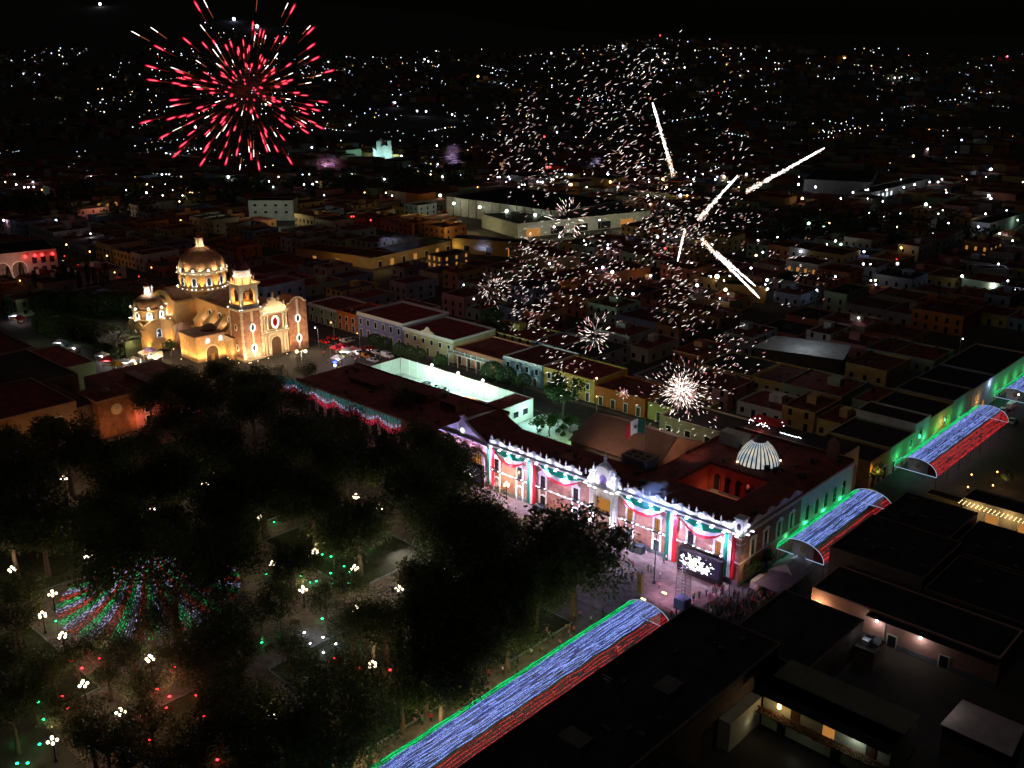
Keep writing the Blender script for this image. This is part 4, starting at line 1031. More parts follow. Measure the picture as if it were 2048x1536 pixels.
for a, b, w_ in (((-30, 20, 1), (-6, 30, 10), 26000), ((-22, -4, 1), (2, 10, 9), 16000), ((6, -22, 1), (4, 0, 9), 9000), ((26, -20, 1), (22, 0, 9), 7000), ((-26, 52, 1), (-4, 46, 12), 15000)): spot(CW(*a), CW(*b), w_, (1.0, 0.56, 0.20), 75, .9)
# forecourt lamp pools
for x, y in ((4, -9), (14, -7), (24, -8), (-12, 2), (-20, 18), (-24, 30)): bulb(CW(x, y, 5.0), 1500, (1.0, 0.70, 0.40), 0.3)
# ================================================================== HOUSES
CREAMS = [('cream', (0.48, 0.40, 0.29)), ('ochre', (0.45, 0.27, 0.10)), ('terracotta', (0.38, 0.14, 0.08)), ('white', (0.58, 0.56, 0.52)), ('pink', (0.50, 0.25, 0.22)), ('pale green', (0.33, 0.42, 0.28)), ('grey', (0.30, 0.29, 0.28)), ('pale blue', (0.28, 0.35, 0.48)), ('yellow', (0.52, 0.38, 0.13)), ('orange', (0.50, 0.19, 0.06))]
def wallm(nm, c): return paint(nm + ' house plaster', c, 0.88, 0.2, 0.35, 0.15)
ROOFS = [('dark red roof', ROOF_RED), ('rust roof', ROOF_RUST), ('dark roof', ROOF_DARK), ('grey concrete roof', ROOF_GREY)]
def wbox(mbx, s, z, w, h, face, D, depth=0.12, W_=0):
    """window block centred at s on the front (y=0) or on the +s flank (x=W_)"""
    if face == 'f': mbx.box(s - w / 2, -depth, z, s + w / 2, 0.0, z + h)
    else: mbx.box(W_, s - w / 2, z, W_ + depth, s + w / 2, z + h)
def house(s, t, w, d, h, wall, roof, label, wins=(), cat='house', group=None, para=0.5, name='town_house', z=0.0, trim=None, rot=GA, loc=None, glass=DARKGLASS):
    """flat-roofed house: wins = (face, position, sill, width, height, glass) each a window part with its pane"""
    th = thing(name, loc if loc is not None else W(s, t, z), rot, label, cat, group)
    m = MB(); m.box(0, 0, -0.5, w, d, h); m.build('wall', wall, th)
    m = MB(); m.box(0.25, 0.25, h, w - 0.25, d - 0.25, h + 0.06); m.build('roof', roof, th)
    m = MB(); p = para
    m.box(-0.08, -0.08, h, w + 0.08, 0.25, h + p); m.box(-0.08, d - 0.25, h, w + 0.08, d + 0.08, h + p)
    m.box(-0.08, 0.25, h, 0.25, d - 0.25, h + p); m.box(w - 0.25, 0.25, h, w + 0.08, d - 0.25, h + p)
    if trim: m.box(-0.2, -0.25, h - 0.35, w + 0.2, -0.08, h - 0.05)
    m.build('parapet', trim or wall, th)
    for f_, x, sl, ww, hh, g in wins:
        fr = MB()
        wbox(fr, x, sl - 0.2, ww + 0.5, hh + 0.45, f_, d, 0.12, w)
        fo = fr.build('door' if sl < 0.3 else 'window', TWHITE, th)
        pn = MB()
        if f_ == 'f': pn.box(x - ww / 2, -0.16, sl, x + ww / 2, -0.12, sl + hh)
        else: pn.box(w + 0.12, x - ww / 2, sl, w + 0.16, x + ww / 2, sl + hh)
        pn.build('door_leaf' if sl < 0.3 else 'pane', g, fo)
    return th
D_, L1 = DARKGLASS, LITGLASS
def doors(n, w, z0=0.1, hh=2.6, ww=1.2, g=WOOD): return [('f', (i + .5) * w / n, z0, ww, hh, g) for i in range(n)]
def upper(n, w, z0=4.4, hh=2.0, ww=1.1, g=D_): return [('f', (i + .5) * w / n, z0, ww, hh, g) for i in range(n)]
# the painted row across the street behind the white yard
house(-158, 63, 17.5, 15, 6.4, wallm('sage green', (0.32, 0.40, 0.25)), ROOF_RUST, 'sage green two-storey house beside the church front with white door frames', doors(5, 17.5) + upper(3, 17.5, 3.9, 1.7), trim=TWHITE)
OR_ = house(-140.2, 63, 11.5, 16, 6.2, wallm('vivid orange', (0.62, 0.17, 0.035)), ROOF_RUST, 'vivid orange corner house with a people-filled roof terrace', doors(3, 11.5) + upper(3, 11.5, 3.8, 1.6) + [('s', 4, 0.1, 1.2, 2.5, WOOD), ('s', 8, 3.6, 1.1, 1.8, D_), ('s', 12.5, 3.6, 1.1, 1.8, D_)], para=0.9)
house(-127.6, 62.5, 25, 22, 8.0, wallm('periwinkle', (0.23, 0.25, 0.52)), ROOF_RED, 'long periwinkle blue two-storey house with white cornice on the street corner', doors(6, 25) + upper(6, 25, 4.6, 2.0) + [('s', 5, 4.6, 1.1, 2, D_)], trim=TWHITE, para=0.9)
CRM = house(-102.4, 62.5, 25, 20, 7.2, wallm('butter cream', (0.54, 0.43, 0.24)), ROOF_RED, 'butter cream two-storey house with carved stone crest next to the blue house', doors(5, 25, 0.1) + upper(6, 25, 4.2, 1.6), trim=TWHITE, para=0.7)
m = MB(); m.face([(9.5, 7.9), (16, 7.9), (15.4, 8.6), (14, 8.9), (13.4, 9.8), (12.6, 10.2), (11.8, 9.8), (11.2, 8.9), (9.9, 8.6)], -0.3, 0.1); m.build('crest', CSTONE, CRM)
PKH = house(-77.2, 63, 22, 18, 5.2, wallm('salmon', (0.58, 0.24, 0.14)), ROOF_RED, 'salmon single-storey shop row with a white railed porch roof', doors(5, 22, 0.1, 2.8, 1.6))
m = MB(); m.box(-0.3, -3.4, 4.4, 22.3, -0.1, 4.7)
for i in range(9): m.box(i * 2.7 - .15, -3.35, 4.7, i * 2.7 + .1, -3.1, 5.9)
m.box(-0.3, -3.4, 5.55, 22.3, -3.2, 5.7)
for i in range(6): m.box(i * 4.3 + .1, -3.3, 0, i * 4.3 + .35, -3.05, 4.4)
m.build('porch', TWHITE, PKH)
house(-55, 63, 16, 18, 6.8, wallm('pale sky blue', (0.30, 0.44, 0.58)), ROOF_RUST, 'pale sky blue house end behind round street trees', doors(3, 16) + upper(4, 16, 4.0, 1.7) + [('s', 5, 4, 1.2, 1.8, D_)], trim=WHITE)
house(-38.8, 63.5, 20, 16, 6.6, wallm('mustard', (0.52, 0.34, 0.08)), ROOF_RED, 'mustard yellow house front behind the tall street tree', doors(4, 20) + upper(4, 20, 3.9, 1.7))
house(-18.6, 63.5, 18, 14, 5.2, wallm('deep orange', (0.48, 0.13, 0.03)), ROOF_RUST, 'deep orange lit house wall beneath the red street lamp', doors(4, 18))
house(0, 64, 15, 13, 4.6, wallm('lemon', (0.58, 0.48, 0.16)), ROOF_GREY, 'lemon yellow low wall house lit by a lamp near the sheet roof', doors(2, 15))
house(14, 49.4, 23.5, 13, 8.2, wallm('dull beige', (0.40, 0.33, 0.24)), ROOF_DARK, 'dull beige two-storey block behind the glass dome with dark windows', upper(4, 23.5, 4.2, 2.2, 1.5) + [('s', 4, 4.2, 1.4, 2.2, D_), ('s', 9, 4.2, 1.4, 2.2, D_)])
# lit-up terrace bar behind the dome
BAR = thing('terrace_bar', W(38.5, 49.5, 0), GA, 'rooftop terrace bar glowing red with many small bulbs beyond the glass dome', 'bar')
m = MB(); m.box(0, 0, 0, 26, 8, 11.5); m.build('wall', wallm('dull beige', (0.40, 0.33, 0.24)), BAR)
m = MB(); m.box(0.3, 0.3, 11.5, 25.7, 7.7, 11.6); m.build('roof', ROOF_DARK, BAR)
m = MB(); m.box(0.4, 1.2, 13.4, 8.6, 6.2, 13.55); m.build('awning', paint('red awning', (0.50, 0.03, 0.03), 0.8), BAR)
m = MB()
for x in (0.6, 8.4):
    for y in (1.3, 6.0): m.box(x - .06, y - .06, 11.6, x + .06, y + .06, 13.4)
m.build('awning_post', DARKMETAL, BAR)
m = MB()
for i in range(30): m.ball((0.5 + 8 * random.random(), 0.9 + 0.4 * random.random() + 4 * (i % 2) * random.random(), 12.6 + 1.2 * random.random()), 0.10, 5, 3)
for i in range(18): m.ball((9.4 + 5.6 * i / 18, 0.9, 12.4 + 0.25 * random.random()), 0.09, 5, 3)
tag(m.build('string_bulb', LED_WHITE, BAR), kind='stuff')
bulb(W(42.8, 50.4, 12.4), 120, (1.0, 0.12, 0.10), 0.4)
# ---------------------------------------------------------------- the white-walled yard
YD = thing('walled_yard', W(-82.4, 27, 0), GA, 'bright floodlit parking yard enclosed by a tall white panel wall', 'yard')
POSTW = paint('bright wall post', (0.80, 0.82, 0.78), 0.7, 0.05)
PANEL = paint('white wall panel', (0.56, 0.60, 0.53), 0.75, 0.08, 0.4)
m = MB(); m.box(0, 0, 0, 51, 17, 0.06); m.build('floor', paint('pale yard concrete', (0.46, 0.47, 0.45), 0.85, 0.15, 0.3), YD)
pm = MB(); pm.box(0, 0, 0, 3.72, 0.18, 5.0); pme = pm.mesh('wall_panel', PANEL)
po = MB(); po.box(0, -0.06, 0, 0.22, 0.26, 5.15); pome = po.mesh('wall_post', POSTW)
for i in range(13):
    link('wall_panel', pme, YD, (0.2 + i * 3.92, 17.0, 0.06)); link('wall_post', pome, YD, (i * 3.92 - 0.02, 17.0, 0.06))
for i in range(3):
    o = link('wall_panel', pme, YD, (0.0, 5.2 + i * 3.92, 0.06)); o.rotation_euler = (0, 0, R(90))
    o = link('wall_post', pome, YD, (0.04, 5.0 + i * 3.92, 0.06)); o.rotation_euler = (0, 0, R(90))
m = MB(); m.box(-0.25, 4.8, 5.15, 0.15, 17.4, 5.3); m.box(0.15, 16.95, 5.21, 51.2, 17.35, 5.3); m.build('wall_coping', ROOF_RUST, YD)
m = MB(); m.box(0.0, 3.2, 0.06, 0.12, 4.9, 3.2); m.build('gate', paint('orange gate', (0.45, 0.16, 0.05), 0.7), YD)
m = MB(); m.box(6, 0.2, 3.0, 20, 3.6, 3.1); m.build('carport_roof', paint('translucent pale sheet', (0.55, 0.58, 0.58), 0.6), YD)
lp = MB(); lp.tube((0, 0, 0), (0, 0, 6.0), 0.06); lp.box(-0.12, -0.4, 5.9, 0.12, 0, 6.0)
lp_me = lp.mesh('yard_lamp', STEEL); lb = MB(); lb.ball((0, 0, 0), 0.42, 10, 6); lb_me = lb.mesh('lamp_globe', LED_WHITE)
for i, x in enumerate((15.5, 27.2, 37.6)):
    t = thing('yard_lamp', W(-82.4 + x, 43.6, 0), GA, ('yard lamp on the white wall nearest the street cars', 'middle yard lamp on the white wall', 'yard lamp on the white wall nearest the red-roofed wing')[i], 'lamp', 'lamps along the white yard wall')
    link('post', lp_me, t); link('lamp_globe', lb_me, t, (0, -0.35, 6.15))
    bulb(W(-82.4 + x, 42.4, 6.0), 2400, (0.66, 1.0, 0.84), 0.3)
for x in (8, 20, 32, 44): spot(W(-82.4 + x, 29.5, 8.0), W(-82.4 + x, 44, 2.5), 11000, (0.66, 1.0, 0.84), 125, 1.0)
WG = house(-31.0, 26.4, 6.8, 16.2, 5.6, paint('white wing plaster', (0.66, 0.68, 0.64), 0.8, 0.1), ROOF_RED, 'red-roofed white wing closing the yard with two square windows', [('s', 9.0, 1.9, 2.0, 1.7, D_), ('s', 12.8, 1.9, 2.0, 1.7, D_), ('s', 5.4, 0.3, 1.0, 2.2, D_)], para=0.12)
house(-40, 27.2, 8.4, 4.5, 5.2, wallm('terracotta', (0.38, 0.14, 0.08)), ROOF_RED, 'small terracotta roof block beside the white yard floor', [], para=0.3)
tag(sheet('courtyard', -24, 26.6, 8, 46.5, 0.02, paint('pale court paving', (0.40, 0.42, 0.40), 0.85)), kind='structure')
bulb(W(-19, 38, 4.5), 2600, (0.55, 1.0, 0.85), 0.4); bulb(W(1.5, 33, 2.2), 3000, (0.45, 1.0, 0.30), 0.4); bulb(W(-8, 31, 3.5), 700, (0.6, 1.0, 0.6), 0.4)
# ---------------------------------------------------------------- LED-string canopies over the street
S_G = strand_mat('green led string', (0.02, 0.95, 0.24), 1.1, (0.0, 0.6, 0.14), 0.5, 7.0, 0.44)
S_W = strand_mat('white led string', (0.32, 0.43, 1.0), 1.5, (0.10, 0.15, 0.60), 0.7, 7.0, 0.46)
S_R = strand_mat('red led string', (1.0, 0.05, 0.06), 1.4, (0.45, 0.01, 0.015), 0.4, 7.0, 0.48)
S_WD = strand_mat('dim white led string', (0.22, 0.30, 0.95), 0.55, (0.10, 0.13, 0.5), 0.3, 7.0, 0.5); S_GD = strand_mat('dim green led string', (0.02, 0.8, 0.2), 0.4, (0, .4, .1), 0.2, 7.0, 0.5); S_RD = strand_mat('dim red led string', (0.9, 0.04, 0.05), 0.4, (.3, .01, .01), 0.15, 7.0, 0.5)
S_E = glow('cyan white rope light', (0.50, 0.72, 1.0), 0.8, 'NONE'); S_GE = glow('green rope light', (0.03, 1.0, 0.35), 1.3, 'NONE')
CANC, CANH = 72.85, 5.1
def arc(u):                                          # u 0 left eave .. 1 right eave
    a = math.pi * (1 - u)
    return CANC + CANH * math.cos(a), 2.9 + 3.5 * math.sin(a) ** 0.9
def canopy(t0, t1, label, CANO=0.0, step=1.6, ends=(True, True), n=(24, 46, 28), swell=0.0):
    th = thing('light_canopy', W(CANC + CANO, t0, 0), GA, label, 'light canopy', 'tricolour light-string canopies over the side street')
    rnd = random.Random(int(t0 * 7))
    L = t1 - t0; k = max(3, int(L / step))
    for (u0, u1), nn, mt, nm, gap in (((0.0, 0.34), n[0], (S_G, S_GD), 'green_strings', 0.0), ((0.35, 0.675), n[1], (S_W, S_WD), 'white_strings', 0.04), ((0.69, 1.0), n[2], (S_R, S_RD), 'red_strings', 0.22)):
        m = MB()
        for i in range(nn):
            if rnd.random() < gap or (nn == n[1] and i in (int(nn * .3), int(nn * .62), int(nn * .8))): continue
            dim = 1 if rnd.random() < .38 else 0
            u = u0 + (u1 - u0) * (i + 0.5 + rnd.uniform(-.3, .3)) / nn
            x, z = arc(u); ph = rnd.uniform(0, 6); am = rnd.uniform(0.02, 0.10)
            pts = []
            for j in range(k + 1):
                y = L * j / k
                sag = -0.16 * abs(math.sin(math.pi * y / 7.4)) + am * math.sin(y * 0.8 + ph)
                pts.append(Vector((x - CANC + 0.05 * math.sin(y * 0.6 + ph), y, z + sag)))
            for a, b in zip(pts, pts[1:]):
                if rnd.random() > .05: m.tube(a, b, 0.047, 0.047, 3, dim if rnd.random() > .12 else 1)
        tag(m.build(nm, mt, th), kind='stuff')
    m = MB()
    for j in range(int(L / 7.4) + 1):
        y = min(L, j * 7.4)
        pr = None
        for i in range(17):
            x, z = arc(i / 16); p = Vector((x - CANC, y, z - 0.08))
            if pr is not None: m.tube(pr, p, 0.05, 0.05, 4)
            pr = p
        for x in (-CANH, CANH): m.tube((x, y, 0), (x, y, 2.9), 0.07, 0.07, 5)
    tag(m.build('frame', DARKMETAL, th), kind='stuff')
    for e_, y in zip(ends, (0.0, L)):
        if not e_: continue
        m = MB(); pr = None
        for i in range(25):
            x, z = arc(i / 24); p = Vector((x - CANC, y - 0.05, z + 0.03))
            if pr is not None: m.tube(pr, p, 0.045, 0.045, 5, 1 if i < 6 else 0)
            pr = p
        m.tube((-CANH, y - .05, 2.9), (CANH, y - .05, 2.9), 0.055, 0.055, 5)
        m.build('rope_light', [S_E, S_GE], th)
        m = MB(); mid = [(arc(u)[0] - CANC, arc(u)[1] - 0.15) for u in (0.38, 0.45, 0.5, 0.55, 0.62, 0.68)]
        m.face([(mid[0][0], 2.98), (mid[-1][0], 2.98)] + mid[::-1], y - 0.02, y + 0.02); PB = m.build('crest_panel', paint('grey net panel', (0.22, 0.21, 0.22), 0.9), th)
        m = MB(); c = ((mid[0][0] + mid[-1][0]) / 2, 4.6)
        m.face([(c[0] + 0.62 * math.cos(a) * (1 + 0.16 * math.cos(5 * a)), c[1] + 0.72 * math.sin(a) * (1 + 0.12 * math.cos(4 * a))) for a in [2 * math.pi * q / 20 for q in range(20)]], y - 0.06, y - 0.03)
        m.build('crest', paint('brown crest', (0.16, 0.10, 0.05), 0.8), PB)
        m = MB(); x0, x1 = arc(0.69)[0] - CANC, arc(0.97)[0] - CANC
        m.face([(x0, 2.98), (x1, 2.98)] + [(arc(u)[0] - CANC, arc(u)[1] - 0.15) for u in (0.93, 0.85, 0.77, 0.69)], y - 0.02, y + 0.02); m.build('red_net', paint('dark red net', (0.12, 0.012, 0.012), 0.9), th)
        bulb(W(CANC + CANO - .4, t0 + y - (1.6 if y == 0 else -1.6), 4.2), 26, (0.8, 0.85, 1.0), 0.3)
    q = int(L / 9) + 1
    for j in range(q):
        y = t0 + L * (j + .5) / q
        bulb(W(CANC + CANO - 4.9, y, 3.9), 240, (0.06, 1.0, 0.34), 0.5)
        bulb(W(CANC + CANO, y, 5.6), 70, (0.5, 0.6, 1.0), 0.5)
        bulb(W(CANC + CANO + 4.3, y, 4.2), 80 if CANO == 0 else 260, (1.0, 0.10, 0.08) if CANO == 0 else (1.0, .36, .30), 0.5)  # red string light; stronger and paler under the long canopy, added to light people
    return th
canopy(-96, -25.6, 'longest light canopy running out of the picture bottom beside the park trees', -8.6, ends=(False, True), n=(26, 50, 17))
canopy(14.4, 47, 'light canopy with crest panel beside the palace side wall')
canopy(71.8, 122, 'light canopy between the green facades beyond the street crossing')
canopy(141.5, 186, 'farthest light canopy at the right picture edge')
# house fronts along the canopy street (left side, beyond the palace block)
def house_l(t0, ln, h, cname, c, label, wins=()):
    return house(66.4 - 16, t0, 16, ln, h, wallm(cname, c), ROOF_DARK, label, [('s', q, z, w_, h_, g) for q, z, w_, h_, g in wins], cat='house', group=None, trim=None)
house_l(60.5, 11, 6.5, 'ochre', (0.45, 0.27, 0.10), 'ochre corner house with lit arches where the street crosses beyond the palace', [(2.2, 0.1, 1.6, 3.2, D_), (5.4, 0.1, 1.6, 3.2, D_), (8.6, 0.1, 1.6, 3.2, D_)])
house_l(71.6, 15, 6.8, 'pale green', (0.33, 0.42, 0.28), 'pale green house front washed green beside the crossing end of its canopy', [(3, 0.1, 1.3, 2.8, WOOD), (8, 0.1, 1.3, 2.8, WOOD), (12.5, 4, 1.1, 1.8, D_)])
house_l(86.7, 9, 8.8, 'white', (0.58, 0.56, 0.52), 'taller white house front with one big window washed green by canopy', [(3, 4.6, 2.0, 2.2, D_)])
house_l(95.8, 16, 7.8, 'yellow', (0.52, 0.38, 0.13), 'yellow house front midway along the farther canopy', [(4, 0.1, 1.3, 2.6, WOOD), (11, 4, 1.2, 1.8, D_)])
house_l(112, 14, 8.4, 'grey', (0.30, 0.29, 0.28), 'grey house front at the far end of the third canopy', [(5, 0.1, 1.5, 2.6, L1)])
house_l(126.2, 18, 8.0, 'pale blue', (0.28, 0.35, 0.48), 'pale blue house front between the two farthest canopies', [(4, 4, 1.2, 1.8, L1), (10, 0.1, 1.5, 2.6, L1)])
house_l(144.5, 30, 8.0, 'cream', (0.48, 0.40, 0.29), 'long cream house front beside the farthest canopy', [(6, 0.1, 1.3, 2.6, D_), (16, 0.1, 1.3, 2.6, D_)])
bulb(W(67.6, 62.0, 4.6), 320, AMBER, 0.2); bulb(W(67.8, 131, 4.0), 260, AMBER, 0.2); bulb(W(67.9, 104, 5.0), 160, WARMW, 0.2); bulb(W(67.4, 140, 7.0), 200, COOL, 0.2)
# ---------------------------------------------------------------- big dark block in the lower right
NEAR = thing('dark_corner_block', W(73.2, -80, 0), GA, 'big unlit flat-roofed corner block filling the dark lower right', 'building')
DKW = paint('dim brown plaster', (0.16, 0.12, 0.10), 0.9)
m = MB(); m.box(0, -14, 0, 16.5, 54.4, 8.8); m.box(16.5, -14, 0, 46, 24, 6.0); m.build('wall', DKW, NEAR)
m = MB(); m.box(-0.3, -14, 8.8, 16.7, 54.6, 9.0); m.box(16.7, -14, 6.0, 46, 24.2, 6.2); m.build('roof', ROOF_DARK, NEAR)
for x, y, w_, d_, z in ((9, 30, 3, 4, 9.0), (6, 12, 4, 3, 9.0), (20, 14, 5, 3, 6.2), (34, 10, 4, 4, 6.2)):
    m = MB(); m.box(x, y, z, x + w_, y + d_, z + 1.5); m.build('roof_hut', paint('dim grey render', (0.14, 0.13, 0.12), 0.9), NEAR)
m = MB(); m.tube((5.2, 24, 9.0), (5.2, 24, 14.3), 0.06, 0.04); m.box(4.2, 23.95, 13.4, 6.2, 24.05, 13.5); m.box(4.5, 23.95, 12.8, 5.9, 24.05, 12.9); m.build('roof_aerial', STEEL, NEAR)
clutter(NEAR, 1, -12, 15, 53, 9.0, 30, 4); clutter(NEAR, 18, -12, 44, 22, 6.2, 16, 5)
m = MB(); m.box(-0.3, -14, 9.0, 0, 54.6, 9.5); m.box(0, 54.3, 9.0, 16.7, 54.6, 9.5); m.box(16.4, -14, 9.0, 16.7, 54.3, 9.5); m.build('parapet', DKW, NEAR)
# long pinkish lit house with two lamps
P1 = house(82.5, 0.2, 33, 11, 5.6, wallm('dusty pink', (0.46, 0.28, 0.24)), ROOF_DARK, 'long dusty pink house with two bright wall lamps in the dark corner', [('f', 15.5, 0.1, 1.4, 2.2, D_), ('f', 24.5, 0.1, 1.4, 2.2, D_)], para=0.3)
m = MB(); m.box(11, -1.6, 5.2, 33, 0, 5.35); m.build('eave', DARKMETAL, P1)
m = MB(); m.box(0, -0.1, 0, 33, 0, 1.0); m.build('dado', paint('blue grey dado', (0.20, 0.22, 0.27), 0.85), P1)
m = MB(); m.tube((14.0, -0.12, 0), (14.0, -0.12, 5.2), 0.09); m.build('downpipe', TWHITE, P1)
for i, x in enumerate((12.6, 20.3)):
    q = MB(); q.ball((x, -0.35, 4.2), 0.24); q.build('wall_lamp', LED_WHITE, P1); bulb(W(82.5 + x, -0.9, 4.0), 130, (1.0, 0.84, 0.76), 0.2)
q = MB(); q.ball((1.6, -0.4, 3.0), 0.24); q.build('wall_lamp', LED_WARM, P1); bulb(W(84.3, -1.0, 3.1), 420, (1.0, 0.58, 0.30), 0.2)
m = MB()
for k in range(12):
    a0, a1 = math.pi * k / 12, math.pi * (k + 1) / 12
    m.face([(4 + 2.2 * math.cos(a), 0.6 + 2.2 * math.sin(a)) for a in (a0, a1)][:1] + [(4 + 2.5 * math.cos(a0), 0.6 + 2.5 * math.sin(a0)), (4 + 2.5 * math.cos(a1), 0.6 + 2.5 * math.sin(a1)), (4 + 2.2 * math.cos(a1), 0.6 + 2.2 * math.sin(a1))], -0.9, -0.1)
m.build('arch_canopy', DARKMETAL, P1)
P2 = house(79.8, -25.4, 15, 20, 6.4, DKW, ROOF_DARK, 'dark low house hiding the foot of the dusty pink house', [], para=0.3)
P3 = house(95.5, -9.6, 3.4, 4.6, 3.9, DKW, ROOF_GREY, 'little flat-roofed shed with pale clutter on top in dark yard', [], para=0.1)
m = MB(); m.box(0.6, 1.0, 4.0, 1.8, 2.2, 5.0); m.box(1.9, 2.6, 4.0, 3.0, 3.6, 4.8); m.build('water_tank', paint('pale tank', (0.5, 0.55, 0.58), 0.7), P3); bulb(W(96.6, -8.6, 5.9), 22, COOL, 0.1)
# galleried courtyard house
GY = thing('galleried_house', W(92.0, -34.0, 0), GA, 'galleried pale green courtyard house with hanging lamp and balcony plants', 'house')
GW = paint('pale green white gallery wall', (0.50, 0.52, 0.42), 0.85, 0.15)
m = MB(); m.box(0, 0, 0, 20, 9, 6.8); m.build('wall', GW, GY)
m = MB(); m.box(-0.4, 3.4, 6.8, 20.4, 9.2, 7.0); m.build('roof', paint('olive sheet roof', (0.16, 0.16, 0.10), 0.85), GY)
m = MB(); m.box(-0.4, -2.0, 6.6, 20.4, 3.4, 6.8); m.build('eave', ROOF_DARK, GY)
m = MB(); m.box(-0.2, -1.7, 3.1, 20.2, 0, 3.3); m.build('gallery_floor', WOOD, GY)
m = MB()
for i in range(56): m.box(0.1 + i * 0.36, -1.68, 3.3, 0.16 + i * 0.36, -1.62, 4.3)
m.box(0, -1.7, 4.3, 20, -1.6, 4.38); m.build('railing', paint('reddish railing', (0.18, 0.06, 0.04), 0.7), GY)
for i, (x, z, w_, h_, g) in enumerate(((5.4, 3.4, 1.4, 2.4, WOOD), (10.8, 3.4, 1.8, 2.5, LITGLASS), (17.2, 3.4, 1.4, 2.4, WOOD), (3.4, 0.1, 1.4, 2.4, D_), (12.2, 0.1, 1.5, 2.4, D_))):
    m = MB(); m.box(x - w_ / 2, -0.1, z, x + w_ / 2, 0, z + h_); m.build('door', g, GY)
lv = MB(); rl = random.Random(5)
for i in range(500):
    c = Vector((rl.uniform(0.2, 19.8), -1.7 + rl.gauss(0, .22), 4.0 + rl.gauss(0, .3) - (0.5 if i % 3 else 0)))
    a = Vector((rl.gauss(0, 1), rl.gauss(0, 1), rl.gauss(0, 1))).normalized() * .16; b = a.orthogonal().normalized() * .10
    lv.quad(c - a, c + b, c + a, c - b)
tag(lv.build('balcony_plants', leafmat('balcony leaves', (0.05, 0.07, 0.02), (0.09, 0.11, 0.03)), GY), kind='stuff')
m = MB(); m.lathe([(0.05, 0.9), (0.28, 0.75), (0.34, 0.2), (0.2, 0)], (0, 0, 0), 8); m.tube((0, 0, .9), (0, 0, 1.5), .02); o = m.build('hanging_lamp', LED_AMBER, GY); o.location = (3.2, -1.0, 5.0)
bulb(W(95.2, -35.4, 5.2), 90, (1.0, 0.78, 0.42), 0.2); bulb(W(107.0, -35.0, 5.6), 80, (0.90, 1.0, 0.82), 0.2); bulb(W(100, -38.5, 1.6), 18, (0.95, 1.0, 0.75), 0.2)
m = MB(); m.box(0, 0, 0, 2.4, 9, 5.0); m.build('wall', GW, thing('side_wing', W(89.4, -43.2, 0), GA, 'short pale wing with a lit doorway left of the gallery', 'building'))
bulb(W(92.6, -38.0, 2.6), 8, (1.0, 0.9, 0.6), 0.2)
LR = thing('sheet_roofed_shed', W(114.8, -22.0, 0), GA, 'shed with a pale tin roof lit by one lamp at lower right', 'shed')
m = MB(); m.box(0, 0, 0, 9.5, 5.6, 5.0); m.build('wall', DKW, LR)
m = MB(); gable_quad(m, (-0.3, -0.4, 5.1), (9.8, -0.6, 5.0), (9.4, 6.0, 6.2), (0.4, 6.2, 6.2)); m.build('roof', paint('pale tin', (0.42, 0.36, 0.35), 0.5, 0.2, 0.7, 0.2), LR)
bulb(W(114.2, -19.6, 8.0), 45, (1.0, 0.9, 0.86), 0.15)
LR2 = thing('skylit_shed', W(89.0, -66, 0), GA, 'shed with a slatted pale skylight at bottom picture edge', 'shed')
m = MB(); m.box(0, 0, 0, 10, 9, 5.5); m.build('wall', DKW, LR2)
for i in range(7): m = MB(); m.box(0.3 + i * 1.4, 0.3, 5.5, 1.35 + i * 1.4, 8.7, 5.65); m.build('slat', paint('pale tin', (0.42, 0.36, 0.35), 0.5), LR2)
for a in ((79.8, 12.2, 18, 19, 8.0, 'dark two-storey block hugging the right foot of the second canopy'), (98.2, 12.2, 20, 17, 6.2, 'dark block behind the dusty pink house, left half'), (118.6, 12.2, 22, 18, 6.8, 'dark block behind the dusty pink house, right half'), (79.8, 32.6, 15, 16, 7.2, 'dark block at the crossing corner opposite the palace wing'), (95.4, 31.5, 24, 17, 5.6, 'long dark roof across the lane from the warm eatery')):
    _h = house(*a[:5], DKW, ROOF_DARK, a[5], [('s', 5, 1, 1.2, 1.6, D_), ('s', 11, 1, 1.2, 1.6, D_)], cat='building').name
    clutter(bpy.data.objects[_h], 1, 1, a[2] - 1, a[3] - 1, a[4] + .06, 9, int(a[0]))
# warm string-lit eatery and garden beyond the crossing
EA = house(88.0, 60.5, 30, 7, 4.4, wallm('cream', (0.48, 0.40, 0.29)), ROOF_DARK, 'cream eatery front under strings of warm bulbs right of the crossing', [('f', 6.5, 0.3, 2.4, 2.4, L1), ('f', 13, 0.3, 2.0, 2.4, L1), ('f', 20, 0.3, 2.0, 2.4, L1)], cat='restaurant')
def bulbs(parent_loc, a, b, n, sag, label, mt=LED_WARM, r=0.10, cat='string lights', group=None, name='string_lights'):
    th = thing(name, parent_loc, GA, label, cat, group)
    m = MB(); c = MB(); a, b = Vector(a), Vector(b); pr = None
    for i in range(n + 1):
        u = i / n; p = a.lerp(b, u) - Vector((0, 0, sag * 4 * u * (1 - u)))
        m.ball(p - Vector((0, 0, .12)), r, 6, 4)
        if pr is not None: c.tube(pr, p, 0.015, 0.015, 3)
        pr = p
    tag(m.build('bulb', mt, th), kind='stuff'); c.build('cable', DARKMETAL, th)
    return th
for i in range(3):
    bulbs(W(88, 58.0, 0), (0, 0 + i * .9, 4.6), (30, 0.3 + i * .8, 4.4), 34, 0.4, ('warm bulb string along the eatery front nearest the street', 'middle warm bulb string over the eatery front', 'warm bulb string tight under the eatery eave')[i], group='bulb strings at the eatery')
for x in (91, 98, 106, 114): bulb(W(x, 58.6, 3.6), 180, (1.0, 0.70, 0.34), 0.4)
